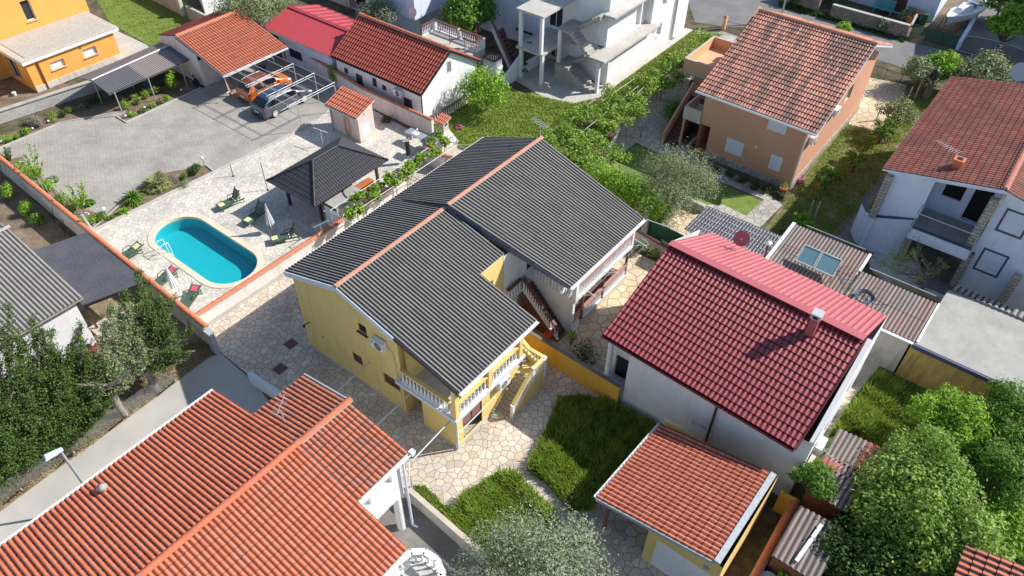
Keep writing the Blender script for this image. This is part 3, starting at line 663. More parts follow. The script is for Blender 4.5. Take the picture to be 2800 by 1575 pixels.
def grass(name, label, L, n, h, mat, seed=2, w_=.02, droop=.35, clump=.0, cat='grass', mask=None):
    rg = np.random.default_rng(seed); c = inpoly(L, n, rg)
    if clump: # heights vary in patches
        ph = rg.uniform(0, 6.28, 6); hv = 1+clump*(np.sin(c[:, 0]*1.7+ph[0])*np.cos(c[:, 1]*1.5+ph[1])+.6*np.sin(c[:, 0]*4.1+ph[2])*np.cos(c[:, 1]*3.7+ph[3]))
        keep = hv > .35; c = c[keep]; hv = hv[keep]
    else: hv = np.ones(len(c))
    n = len(c); hh = h*hv*rg.uniform(.45, 1.15, n); a = rg.uniform(0, 6.283, n); d = np.stack([np.cos(a), np.sin(a), np.zeros(n)], 1); s = np.stack([-np.sin(a), np.cos(a), np.zeros(n)], 1)
    b = np.stack([c[:, 0], c[:, 1], np.zeros(n)], 1); up = np.array([0, 0, 1.]); H_ = hh[:, None]
    mid = b+up*H_*.55+d*H_*droop*.3; tip = b+up*H_*.95+d*H_*droop; ww = w_*rg.uniform(.6, 1.4, n)[:, None]
    V = np.stack([b-s*ww, b+s*ww, mid+s*ww*.8, tip, mid-s*ww*.8], 1).reshape(-1, 3); i0 = np.arange(n)*5
    Fq = np.stack([i0, i0+1, i0+2, i0+4], 1); Ft = np.stack([i0+4, i0+2, i0+3, i0+3], 1)
    me = bpy.data.meshes.new(name); me.vertices.add(len(V)); me.vertices.foreach_set('co', V.astype(np.float32).ravel())
    lp = np.concatenate([Fq.ravel(), np.stack([i0+4, i0+2, i0+3], 1).ravel()]); me.loops.add(len(lp)); me.loops.foreach_set('vertex_index', lp.astype(np.int32))
    me.polygons.add(2*n); me.polygons.foreach_set('loop_start', np.concatenate([np.arange(n)*4, 4*n+np.arange(n)*3]).astype(np.int32))
    me.update(calc_edges=True); me.materials.append(MT[mat]); o = bpy.data.objects.new(name, me); COL.objects.link(o)
    o['kind'] = 'stuff'; o['label'] = label; o['category'] = cat; return o
def vine(name, label, path, width, zc, n, mat='leaf_vine', size=.16, seed=1, thick=.25, group=None, posts=None, stems=6, clumps=14, cat='vine'):
    """climbing plant: leaves in clumps along a 3D strip"""
    rg = np.random.default_rng(seed); rd = random.Random(seed); t = thing(name, label, cat, path[0], group); Ps = [Vector(p) for p in path]; cen = []
    for i in range(clumps):
        f = (i+rd.random())/clumps*(len(Ps)-1); k = min(int(f), len(Ps)-2); p = Ps[k].lerp(Ps[k+1], f-k); d = (Ps[k+1]-Ps[k]).normalized().cross(Z)
        cen.append(p+d*rd.uniform(-.5, .5)*width+Z*rd.uniform(-thick, thick)*.6)
    Vs = []
    for c in cen:
        p, d = ball(c, rd.uniform(.28, .55)*min(1.3, width*.5+.3), n//clumps, rg, .6, .1); p[:, 2] = np.maximum(p[:, 2], .05); Vs.append(cards(p, size, .85, .6, None, rg)[0])
    V = np.vstack(Vs); raw('foliage', V, np.arange(len(V)).reshape(-1, 4), mat, t); mb = MB()
    for i in range(stems):
        c = rd.choice(cen); b = Vector((c.x+rd.uniform(-.2, .2), c.y+rd.uniform(-.2, .2), 0)); limb(mb, b, c, .03, .012, 4, .06, rd)
    for i in range(len(cen)-1):
        if (cen[i]-cen[i+1]).length < 1.6: limb(mb, cen[i], cen[i+1], .015, .01, 2, .08, rd)
    part(mb, 'stem', 'bark', t); return t
# ================================================================ GROUND AND PAVING
from mathutils.geometry import tessellate_polygon
PU0, PU1, PV0, PV1 = 15.0, 18.35, 33.2, 41.65
def ovals(off, z, n=18):
    r = (PU1-PU0)/2; cu = (PU0+PU1)/2; ry = r*1.02; out = []
    for k in range(n+1): a = math.pi*k/n; out.append(uv(cu+math.cos(a)*(r+off), PV1-ry+math.sin(a)*(ry+off), z))
    for k in range(n+1): a = math.pi+math.pi*k/n; out.append(uv(cu+math.cos(a)*(r+off), PV0+ry+math.sin(a)*(ry+off), z))
    return out
def holed(name, mat, outer, hole, z):
    pl = [Vector((p[0], p[1], z)) for p in outer]; hl = [Vector((p[0], p[1], z)) for p in hole]; tr = tessellate_polygon([pl, hl]); al = pl+hl
    mb = MB(); mb.add(al, [tuple(t) for t in tr]); o = mb.build(name, mat); o['kind'] = 'structure'
    for p in o.data.polygons:
        if p.normal.z < 0: p.flip()
    return o
holed('ground', 'ground', [(-260, -160), (260, -160), (260, 360), (-260, 360)], ovals(.1, 0), -.01)
sheet('driveway_paving', 'paver', [(-60, 420), (0, 400), (165, 334), (508, 260), (563, 237), (640, 195), (780, 118), (880, 175), (1026, 262), (920, 310), (866, 328), (700, 414), (240, 637), (150, 560), (0, 452)], .008)
holed('pool_terrace', 'flag_cream', [P(x, y) for x, y in [(240, 637), (700, 414), (866, 328), (900, 300), (1000, 290), (1200, 400), (1230, 420), (1180, 440), (929, 597), (516, 868)]], ovals(.1, 0), .012)
sheet('patio_paving', 'flag_beige', [(516, 868), (929, 597), (1230, 400), (1800, 590), (1720, 700), (1810, 850), (1690, 1060), (1610, 1100), (1560, 1200), (1480, 1260), (1560, 1330), (1660, 1300), (1850, 1450), (1920, 1600), (1330, 1600), (1240, 1420), (1100, 1330), (1000, 1290), (600, 960)], .006)
sheet('side_yard_paving', 'flag_yellow', [(1500, 760), (1640, 640), (1800, 720), (1830, 860), (1710, 1000), (1560, 940), (1520, 860)], .011)
sheet('concrete_lane', 'road_concrete', [(600, 962), (700, 1050), (760, 1130), (300, 1560), (-300, 2050), (-300, 1590), (0, 1400), (100, 1325), (280, 1195), (430, 1085), (560, 985)], .010)
sheet('dry_verge', 'dry_grass', [(571, 925), (600, 960), (560, 985), (430, 1085), (280, 1195), (100, 1325), (0, 1400), (-300, 1590), (-400, 1000), (230, 690), (400, 800)], .004)
sheet('neighbour_yard_ground', 'dirt', [(230, 690), (0, 452), (-300, 215), (-400, 900), (100, 900)], .003)
sheet('planting_bed', 'dirt', [(0, 440), (60, 428), (130, 500), (190, 552), (285, 592), (330, 545), (400, 505), (455, 472), (560, 452), (585, 468), (480, 524), (380, 574), (238, 640), (110, 545), (0, 456)], .014)
sheet('planting_bed', 'dirt', [(-60, 430), (-60, 395), (150, 318), (300, 285), (330, 270), (520, 215), (548, 238), (345, 330), (325, 322), (350, 300), (165, 334), (0, 402)], .013)
sheet('garden_lawn', 'lawn', [(240, -40), (420, -60), (640, 100), (620, 140), (470, 140), (400, 120), (300, 60)], .006)
sheet('concrete_path', 'slab_concrete', [(300, 75), (400, 122), (420, 140), (335, 180), (300, 120)], .007)
sheet('orange_house_yard', 'dirt', [(-60, 300), (-60, 150), (110, 190), (200, 240), (160, 265), (0, 330)], .007)
sheet('back_lawn', 'lawn', [(1170, 330), (1230, 250), (1350, 215), (1420, 250), (1560, 275), (1640, 300), (1560, 360), (1460, 400), (1330, 400), (1200, 395)], .006)
sheet('house_apron', 'slab_concrete', [(1400, 215), (1480, 262), (1560, 284), (1640, 265), (1895, 82), (1860, 70), (1620, 225), (1440, 180)], .012)
sheet('vine_bed', 'garden', [(1560, 284), (1640, 265), (1895, 82), (1990, 90), (1990, 110), (1790, 200), (1720, 300), (1640, 400), (1500, 430), (1440, 420)], .008)
sheet('stone_path', 'flag_grey', [(1880, 110), (1975, 85), (2080, 120), (1890, 215), (1860, 300), (1840, 360), (1900, 420), (2000, 470), (2100, 530), (2140, 560), (2060, 640), (2000, 700), (1850, 660), (1810, 600), (1870, 560), (1980, 560), (2040, 590), (2090, 545), (1990, 505), (1850, 445), (1740, 390), (1700, 420), (1660, 400), (1740, 290), (1790, 210)], .010)
sheet('shaded_lawn', 'lawn', [(1690, 425), (1740, 395), (1850, 450), (1990, 510), (2085, 550), (2040, 620), (1900, 610), (1700, 520), (1650, 470)], .009)
sheet('stone_path', 'flag_yellow', [(1800, 620), (1870, 565), (1960, 600), (1930, 680), (1840, 700), (1810, 660)], .012)
sheet('garden_ground', 'garden', [(2170, 520), (2330, 300), (2480, 240), (2620, 240), (2500, 420), (2400, 560), (2330, 680), (2180, 640), (2080, 640), (2140, 560)], .006)
sheet('stone_path', 'flag_yellow', [(2370, 210), (2480, 232), (2460, 290), (2400, 358), (2320, 340)], .012)
sheet('street', 'asphalt', [(1860, -60), (1900, -80), (2120, -30), (2300, 60), (2480, 112), (2620, 145), (2800, 195), (3200, 330), (3200, 480), (2800, 335), (2600, 228), (2390, 160), (2130, 75), (1990, 75), (1900, 60)], .010)
sheet('street_verge', 'ground', [(2100, -40), (2320, 20), (2500, 95), (2490, 114), (2300, 62), (2100, -15)], .013)
sheet('boat_yard_ground', 'dirt', [(2470, 110), (2490, -60), (2760, -60), (2640, 100), (2610, 140)], .006)
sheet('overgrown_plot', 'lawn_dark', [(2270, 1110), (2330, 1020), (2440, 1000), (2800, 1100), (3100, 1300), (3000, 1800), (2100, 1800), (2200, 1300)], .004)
sheet('concrete_path', 'stucco_beige', [(2150, 1300), (2250, 1180), (2390, 950), (2440, 960), (2330, 1090), (2200, 1300)], .008)
sheet('side_yard', 'concrete_dark', [(1000, 1290), (1110, 1345), (1240, 1420), (1330, 1540), (1330, 1700), (900, 1700), (900, 1300)], .012)
sheet('courtyard', 'concrete_dark', [(2350, 560), (2430, 590), (2800, 800), (3000, 900), (2900, 1000), (2560, 820), (2330, 700)], .012)
# kerbs
def kerb(name, L, w_=.12, h_=.1, mat='kerb'):
    mb = MB()
    for i in range(len(L)-1): mb.bar(P(*L[i], h_/2), P(*L[i+1], h_/2), w_, h_)
    o = mb.build(name, mat); o['kind'] = 'structure'; return o
kerb('kerb', [(235, 641), (455, 533), (585, 471), (700, 415), (790, 371), (866, 328)], .22, .12)
kerb('kerb', [(-60, 428), (165, 335), (346, 302)], .08, .08); kerb('kerb', [(318, 318), (345, 335), (548, 240)], .08, .1)
kerb('kerb', [(586, 470), (563, 452)], .08, .1); kerb('kerb', [(240, 636), (283, 600), (340, 548)], .06, .08)

# ================================================================ MAIN YELLOW HOUSE
h = thing('yellow_house', 'yellow two storey house with dark corrugated roofs, orange ridge tiles and a balustraded corner balcony', 'house', uv(15.35, 15.0))
wl = Wall(); A = uv(15.35, 25.86); B = uv(15.35, 18.45); C = uv(15.35, 15.0); D = uv(20.2, 15.0)
sh = dict(kind='panel', pane='brown_shutter', frame='brown_shutter', depth=.06, nh=1)
ops = [op(A, B, (977, 880), (1004, 918), kind='glass', frame='brown_shutter', sill='brown_rail'), op(A, B, (962, 960), (993, 1002), **sh), op(A, B, (1047, 1017), (1095, 1073), **sh)]
for o_ in ops: o_['depth'] = .1
wl.panel(A, B, 0, 5.55, ops, [(0, 5.55), (1, 5.55), (1, 6.1), (.532, 6.98), (0, 5.66)])
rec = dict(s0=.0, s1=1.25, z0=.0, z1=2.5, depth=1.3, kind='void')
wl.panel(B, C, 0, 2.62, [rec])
wl.panel(C, D, 0, 2.62, [op(C, D, (1264, 1133), (1319, 1150), kind='panel', pane='lit_brown', frame='brown_shutter', depth=.05, nh=1)])
wl.jobs[-1][0]['z0'] = 1.15; wl.jobs[-1][0]['z1'] = 2.2
wl.panel(D, uv(20.2, 18.0), 0, 2.62); wl.panel(uv(15.36, 18.0), uv(20.9, 18.0), 2.62, 6.0)
wl.panel(uv(20.9, 18.0), uv(22.75, 18.0), 0, 6.0, [dict(s0=.35, s1=1.0, z0=3.7, z1=4.9, kind='glass', frame='brown_rail')])
wl.panel(B, uv(16.6, 18.45), 2.62, 5.9); wl.panel(A, uv(22.8, 25.86), 0, 5.6)
wl.mb.prism([uv(20.2, 15.0), uv(20.2, 18.0), uv(22.7, 18.0), uv(22.7, 15.1)], 0, .02)
wl.done(h, 'yellow_wall')
part(MB().wallbar(uv(15.33, 25.87), uv(15.33, 18.6), 0, .12, .05).wallbar(uv(15.33, 17.2), uv(15.33, 14.98), 0, .14, .05).wallbar(uv(15.35, 14.97), uv(18.5, 14.97), 0, .12, .05), 'skirting', 'kerb', h)
part(MB().box(uv(17.6, 14.99, 1.1), 1.5, .02, .03).box(uv(16.6, 14.985, 1.1), 2.1, .03, .05), 'window_ledge', 'clean_white', h)
# balcony
bs = MB(); bs.prism([uv(15.02, 14.62), uv(20.35, 14.62), uv(20.35, 17.98), uv(15.02, 18.6)], 2.64, 2.84); bal = part(bs, 'balcony_slab', 'light_trim', h)
fl = MB(); fl.prism([uv(15.12, 14.72), uv(20.3, 14.72), uv(20.3, 17.95), uv(15.37, 17.95)], 2.843, 2.86); part(fl, 'floor_tiles', 'slab_concrete', bal)
balustrade(h, uv(15.22, 18.3), uv(15.22, 14.98), 2.84, 2.84, .9, .235, 'clean_white', 'yellow_wall')
balustrade(h, uv(15.4, 14.8), uv(17.45, 14.8), 2.84, 2.84, .9, .235, 'clean_white', 'yellow_wall')
balustrade(h, uv(17.8, 14.8), uv(19.85, 14.8), 2.84, 2.84, .9, .235, 'clean_white', 'yellow_wall')
for u_ in (15.22, 17.62, 20.05): part(MB().box(uv(u_, 14.8, 4.0), .26, .24, 2.3), 'balcony_post', 'yellow_wall', h)
part(MB().box(uv(15.22, 14.8, 4.0), .02, .02, .02), 'post_stud', 'clean_white', h)
# external stair with landing
zl = 1.42
stairs(h, uv(18.55, 14.12), uv(20.25, 14.12), .86, 0, zl, 9, 'stucco_beige', VD, 'black_metal')
mb = MB(); mb.prism([uv(20.25, 14.0), uv(21.2, 14.0), uv(21.2, 15.0), uv(20.25, 15.0)], 0, zl-.0); mb.hexa([uv(18.5, 13.96), uv(20.3, 13.96), uv(20.3, 14.11), uv(18.5, 14.11)], [uv(18.5, 13.96, .12), uv(20.3, 13.96, zl+.1), uv(20.3, 14.11, zl+.1), uv(18.5, 14.11, .12)])
mb.hexa([uv(20.3, 13.96), uv(21.25, 13.96), uv(21.25, 14.11), uv(20.3, 14.11)], [uv(20.3, 13.96, zl+.1), uv(21.25, 13.96, zl+.1), uv(21.25, 14.11, zl+.1), uv(20.3, 14.11, zl+.1)])
mb.prism([uv(21.12, 14.12), uv(21.25, 14.12), uv(21.25, 16.9), uv(21.12, 16.9)], 0, [zl+.1, zl+.1, 2.75, 2.75])
part(mb, 'stair_wall', 'yellow_wall', h)
stairs(h, uv(20.26, 15.0), uv(20.26, 16.9), .85, zl, 2.7, 7, 'stucco_beige', UD, 'black_metal', 'upper_stairs')
balustrade(h, uv(18.6, 14.03), uv(20.2, 14.03), .25, zl+.1, .8, .2, 'clean_white', 'yellow_wall', foot=False)
balustrade(h, uv(20.25, 14.03), uv(21.1, 14.03), zl+.1, zl+.1, .8, .2, 'clean_white', 'yellow_wall', foot=False)
balustrade(h, uv(21.18, 14.15), uv(21.18, 14.95), zl+.1, zl+.1, .8, .2, 'clean_white', 'yellow_wall', foot=False)
balustrade(h, uv(21.18, 15.0), uv(21.18, 16.8), zl+.1, 2.75, .8, .2, 'clean_white', 'yellow_wall', foot=False)
part(MB().box(uv(18.55, 14.03, .5), .16, .18, 1.0).box(uv(21.18, 14.03, 1.6), .2, .2, 1.5).box(uv(20.22, 14.03, 1.9), .16, .16, 1.0), 'stair_post', 'clean_white', h)
# back section walls (white), lower and upper balconies
wb = Wall(); wb.panel(uv(22.78, 18.0), uv(24.05, 18.0), 0, 5.9); wb.panel(uv(24.05, 18.3), uv(31.0, 18.3), 0, 2.6, [dict(s0=1.6, s1=2.6, z0=.3, z1=2.3, kind='glass', frame='brown_rail'), dict(s0=4, s1=5.2, z0=1, z1=2.2, kind='panel', pane='brown_shutter', frame='brown_rail')])
wb.panel(uv(24.05, 18.3), uv(31.0, 18.3), 2.8, 5.9, [dict(s0=1.2, s1=2.2, z0=2.9, z1=4.9, kind='glass', frame='brown_rail'), dict(s0=3.6, s1=4.9, z0=3.6, z1=4.8, kind='panel', pane='brown_shutter', frame='brown_rail')])
wb.panel(uv(31.0, 18.3), uv(31.0, 25.86), 0, 5.6, (), [(0, 6.1), (1, 5.6), (.45, 7.0)], out=UD); wb.panel(uv(22.8, 25.86), uv(31.0, 25.86), 0, 5.6, out=VD)
wb.panel(uv(24.05, 18.0), uv(24.05, 18.3), 0, 5.9); wb.panel(uv(25.1, 15.15), uv(25.1, 18.25), 0, 2.62, out=-UD)
wb.mb.prism([uv(25.15, 14.98), uv(25.35, 14.98), uv(25.35, 15.2), uv(25.15, 15.2)], 0, 2.6)
wb.done(h, 'white_wall', 'rear_wall')
part(MB().prism([uv(25.08, 14.85), uv(31.15, 14.85), uv(31.15, 18.3), uv(25.08, 18.3)], 2.62, 2.82), 'upper_balcony_slab', 'clean_white', h)
part(MB().prism([uv(24.05, 17.75), uv(25.08, 17.75), uv(25.08, 18.3), uv(22.85, 18.3), uv(22.85, 17.75)], 2.5, 2.7), 'landing_slab', 'slab_concrete', h)
part(MB().prism([uv(26.1, 14.95), uv(31.1, 14.95), uv(31.1, 18.2), uv(26.1, 18.2)], .0, .4), 'terrace_base', 'stucco_beige', h)
part(MB().prism([uv(26.15, 15.0), uv(31.05, 15.0), uv(31.05, 18.2), uv(26.15, 18.2)], .402, .42), 'terrace_floor', 'brown_rail', h)
balustrade(h, uv(25.3, 14.95), uv(31.0, 14.95), 2.82, 2.82, .9, .16, 'clean_white', 'pink_rail', r=.05)
balustrade(h, uv(25.16, 15.2), uv(25.16, 17.7), 2.82, 2.82, .9, .22, 'clean_white', 'brown_rail')
balustrade(h, uv(26.4, 15.05), uv(28.3, 15.05), .42, .42, .85, .16, 'clean_white', 'pink_rail', r=.05)
balustrade(h, uv(28.5, 15.05), uv(31.0, 15.05), .42, .42, .85, .16, 'clean_white', 'pink_rail', r=.05)
balustrade(h, uv(25.2, 15.05), uv(26.05, 15.05), .05, .05, .95, .15, 'clean_white', 'pink_rail', r=.05)
balustrade(h, uv(24.2, 17.75), uv(24.2, 15.2), 2.68, .25, .85, .22, 'clean_white', 'brown_rail', r=.05)
balustrade(h, uv(22.9, 17.8), uv(24.1, 17.8), 2.68, 2.68, .85, .22, 'clean_white', 'brown_rail', r=.05)
part(MB().prism([uv(25.05, 14.8), uv(25.3, 14.8), uv(25.3, 15.05), uv(25.05, 15.05)], 2.62, 4.9).box(uv(31.05, 14.95, 3.9), .18, .18, 2.2), 'balcony_post', 'clean_white', h)
for u_ in (26.25, 28.4, 31.0): part(MB().box(uv(u_, 15.05, 1.5), .12, .12, 2.2), 'terrace_post', 'brown_rail', h)
stairs(h, uv(25.04, 15.2), uv(25.04, 17.75), .78, 0, 2.66, 14, 'brown_rail', -UD)
for u_ in (25.6, 27.9, 30.9):
    part(MB().tube(uv(u_, 14.85, 3.5), uv(u_, 13.9, 3.35), .022).tube(uv(u_, 14.85, 2.9), uv(u_, 14.1, 3.35), .016), 'laundry_bracket', 'clean_white', h)
wr = MB()
for k in range(3): wr.tube(uv(25.6, 14.0+.3*k, 3.4), uv(30.9, 14.0+.3*k, 3.4), .006, n=3)
part(wr, 'laundry_line', 'clean_white', h)
# roofs
K = dict(kind='corr', cw=.195, rl=1.15, amp=.055, step=.012, th=.14, m=8)
rz = 7.15; er = 5.05; sl_ = (rz-er)/7.6
RP = lambda u_, v_: uv(u_, v_, rz-sl_*(21.95-v_))
r1 = roof(h, uv(22.85, 26.0, 5.8), uv(15.1, 26.0, 5.8), uv(15.1, 21.95, rz), uv(22.85, 21.95, rz), 'corr_grey', trim='grey_trim', **K)
roof(h, RP(15.08, 14.42), RP(20.9, 14.42), RP(20.9, 21.95), RP(15.08, 21.95), 'corr_grey', trim='grey_trim', **K)
roof(h, RP(20.9, 18.0), RP(22.85, 18.0), RP(22.85, 21.95), RP(20.9, 21.95), 'corr_grey', trim='clean_white', **K)
rb = 7.42; roof(h, uv(23.75, 14.42, 5.1), uv(31.1, 14.42, 5.05), uv(31.05, 21.75, rb), uv(22.75, 21.75, rb), 'corr_grey', trim='grey_trim', **K)
roof(h, uv(31.0, 26.0, 5.82), uv(22.75, 26.0, 5.82), uv(22.75, 21.75, rb), uv(31.05, 21.75, rb), 'corr_grey', trim='grey_trim', **K)
part(MB().hexa([uv(22.7, 14.5, 4.9), uv(22.78, 14.5, 4.9), uv(22.78, 21.75, 6.9), uv(22.7, 21.75, 6.9)][0:0] or [uv(22.74, 21.75, 6.9), uv(22.9, 21.75, 6.9), uv(23.85, 14.5, 4.98), uv(23.7, 14.5, 4.98)], [uv(22.74, 21.75, rb-.01), uv(22.9, 21.75, rb-.01), uv(23.85, 14.5, 5.1), uv(23.7, 14.5, 5.1)]), 'step_board', 'slate_trim', h)  # both step faces: their shade put into the dark slate colour
part(MB().hexa([uv(22.74, 25.9, 5.6), uv(22.86, 25.9, 5.6), uv(22.86, 21.75, 6.9), uv(22.74, 21.75, 6.9)], [uv(22.74, 25.9, 5.82), uv(22.86, 25.9, 5.82), uv(22.86, 21.75, rb-.01), uv(22.74, 21.75, rb-.01)]), 'step_board', 'slate_trim', h)
caps(h, uv(15.05, 21.95, rz+.03), uv(22.75, 21.95, rz+.03), .11, .4, 'ridge_pale'); caps(h, uv(22.8, 21.75, rb+.03), uv(31.1, 21.75, rb+.03), .11, .4, 'ridge_pale')
# fascia boards on the gable
fb = MB()
fb.bar(uv(15.06, 26.05, 5.62), uv(15.06, 21.95, rz-.17), .06, .3); fb.bar(uv(15.06, 21.95, rz-.17), RP(15.06, 18.3)-Z*.17, .06, .3); part(fb, 'fascia', 'light_trim', h)
part(MB().bar(RP(15.06, 18.3)-Z*.14, RP(15.06, 14.4)-Z*.14, .05, .16), 'fascia', 'brown_shutter', h)
gutter(h, RP(15.1, 14.34)-Z*.08, RP(20.9, 14.34)-Z*.08); gutter(h, uv(23.75, 14.34, 5.02), uv(31.1, 14.34, 4.97)); gutter(h, uv(15.2, 26.08, 5.7), uv(31, 26.08, 5.72))
pipe(h, uv(15.28, 14.86), 4.9, 2.9, 'light_trim', .055); pipe(h, uv(15.32, 14.9), 2.64, .1, 'light_trim', .055)
part(MB().wallbar(uv(22.75, 14.4), uv(22.75, 14.5), 0, .1, .05), 'drain_cover', 'black_metal', h)
ac_unit(h, uv(15.35, 19.55, 4.72), VD, -UD, logo='navy'); ac_unit(h, uv(18.75, 15.0, 2.05), UD, -VD, logo='cushion_blue')
cb = MB(); cb.path([uv(15.33, 19.1, 4.6), uv(15.33, 18.85, 4.4), uv(15.33, 18.75, 3.9), uv(15.33, 18.65, 2.2), uv(15.33, 18.62, .1)], .018, 4); part(cb, 'refrigerant_cable', 'galv', h)
part(MB().lathe(uv(15.35, 18.95, 2.55), [(.07, 0), (.07, .06), (.02, .09)], 10, -UD), 'wall_lamp', 'lamp_glass', h)
part(MB().tube(uv(15.33, 25.3, 2.3), uv(15.0, 25.35, 2.35), .03).lathe(uv(14.98, 25.35, 2.2), [(.06, 0), (.09, .1), (.02, .18)], 8), 'wall_lamp', 'black_metal', h)
for u_, z_ in ((15.7, .75), (17.6, 1.55)):
    part(MB().tube(uv(u_, 15.0, z_), uv(u_+.03, 14.82, z_+.06), .014).tube(uv(u_+.03, 14.82, z_+.06), uv(u_+.16, 14.8, z_-.02), .014), 'hook', 'amber_wall', h)
part(MB().bar(uv(15.25, 24.3, 1.9), uv(15.3, 24.3, 1.9), .0401, .04), 'pipe_stub', 'black_metal', h)
# hatches in the paving
for n_, (x, y) in enumerate(((795, 940), (766, 1008))):
    c = P(x, y, .012); o = MB().box(c, .62, .62, .02).build('floor_hatch', 'brown_shutter'); tag(o, ['brown square floor hatch in the paving nearest the yellow gable wall', 'brown square floor hatch in the paving nearest the orange tiled roof'][n_], 'hatch', 'brown hatches in the paving')
# ================================================================ POOL WALL, BOUNDARY WALLS
pw = tiled_wall('pool_wall', 'long pale pink wall with orange coping tiles between pool terrace and yellow house', [uv(12.3, 31.7), uv(24.5, 31.7)], 1.12, 'pale_pink_wall', .22)
part(MB().wallbar(uv(12.3, 31.56), uv(24.5, 31.56), 0, .3, .08), 'skirting', 'kerb', pw)
bw = tiled_wall('boundary_wall', 'stained boundary wall with orange coping tiles running past the planting bed and black canopy', [P(585, 948), P(-230, 268)], 1.6, 'boundary_wall', .22)
fm = MB()
for x, y in ((540, 905), (200, 640), (170, 605), (30, 490)): a = P(x, y); fm.bar(a+Z*.1-UD*.5, a+Z*1.3-UD*.15, .03, .03)
part(fm, 'brace', 'black_metal', bw)
t = thing('gate_pillar', 'blue grey concrete gate pillar at the end of the tiled boundary wall', 'pillar', P(592, 962)); c = P(592, 962)
part(MB().box(c+Z*.8, .3, .4, 1.6).box(c+Z*1.65, .36, .46, .1), 'shaft', 'grey_trim', t); part(MB().box(c+Z*1.0-UD*.16, .03, .2, .25), 'meter_box', 'galv', t)
pw2 = tiled_wall('vine_wall', 'low pink wall with orange coping under the vine trellis beside the roof', [uv(24.6, 31.7), uv(29.2, 31.7)], 1.15, 'pale_pink_wall', .2)
t = tiled_wall('barbecue_wall', 'pink wall with orange coping right of the stone barbecue', [uv(32.6, 33.0), uv(32.6, 31.6), uv(32.6, 31.6)+UD*.01, uv(36.5, 31.6)][0:2]+[uv(33.2, 30.0)], 1.3, 'pale_pink_wall', .2)
tp = tiled_wall('party_wall', 'long pink wall with orange coping between carport yard and white cottage', [P(1185, 372), P(1000, 285), P(785, 150)], 1.4, 'pale_pink_wall', .2)
yw = thing('yellow_wall', 'bright yellow garden wall between stair and maroon roofed house', 'wall', P(1687, 1107)); a = P(1687, 1108); b = P(1427, 946); b2 = b+(b-a).normalized()*2.2
part(MB().wallbar(a, b2, 0, 1.5, .16), 'wall_body', 'amber_wall', yw); part(MB().wallbar(a, b2, 1.502, 1.55, .2), 'coping', 'concrete_dark', yw)
lw = thing('garden_wall', 'low grey rendered wall left of the long grass', 'wall', P(1110, 1345)); part(MB().wallbar(P(1118, 1362), P(1320, 1540), 0, .9, .2), 'wall_body', 'boundary_wall', lw); part(MB().wallbar(P(1118, 1362), P(1320, 1540), .902, .95, .24), 'coping', 'stucco_beige', lw)
lw = thing('garden_wall', 'low white wall above the concrete lane end by the flagstones', 'wall', P(690, 1050)); part(MB().wallbar(P(690, 1045), P(800, 1120), 0, .8, .22), 'wall_body', 'white_wall', lw); part(MB().wallbar(P(690, 1045), P(800, 1120), .802, .83, .24), 'coping', 'light_trim', lw)

# ================================================================ POOL
pt = thing('swimming_pool', 'oval turquoise swimming pool with pale stone coping', 'pool', uv(16.7, 37.4))
a0 = ovals(.0, -.15); a1 = ovals(0, .05); a2 = ovals(.38, .05); a3 = ovals(.38, -.02); n = len(a0); dep = [Vector((p.x, p.y, -.95)) for p in ovals(0, 0)]
def ring(mb, p, q_, sm=False): mb.add(p+q_, [(i, (i+1) % n, n+(i+1) % n, n+i) for i in range(n)], sm)
cp = MB(); ring(cp, a1, a2); ring(cp, a2, a3); ring(cp, a0, a1); part(cp, 'coping', 'coping', pt)
jn = MB(); o0 = ovals(.0, .053); o1 = ovals(.38, .053)
for i in range(0, n, 2): jn.bar(o0[i], o1[i], .012, .004)
for k in range(1, 9):
    for uu in (PU0, PU1): s_ = -1 if uu == PU0 else 1; v_ = PV0+1.7+k*.56; jn.bar(uv(uu, v_, .053), uv(uu+s_*.38, v_, .053), .012, .004)
part(jn, 'coping_joints', 'kerb', pt)
bs = MB(); ring(bs, a0, dep, True); bs.poly(dep); o = part(bs, 'basin', 'pool_paint', pt)
o = part(MB().poly(ovals(-.004, -.13)), 'water', 'water', pt)
if o.data.polygons[0].normal.z < 0: o.data.flip_normals()
ld = MB()
for dv in (-.27, .27):
    c = 39.0+dv; ld.path([uv(14.45, c, .0), uv(14.5, c, .75), uv(14.75, c, .92), uv(15.15, c, .85), uv(15.2, c, -.2), uv(15.2, c, -.8)], .026, 8)
for z_ in (-.3, -.55, -.8): ld.bar(uv(15.2, 38.73, z_), uv(15.2, 39.27, z_), .1, .03)
ld.tube(uv(14.5, 38.73, .7), uv(14.5, 39.27, .7), .02); o = part(ld, 'ladder', 'chrome', pt)
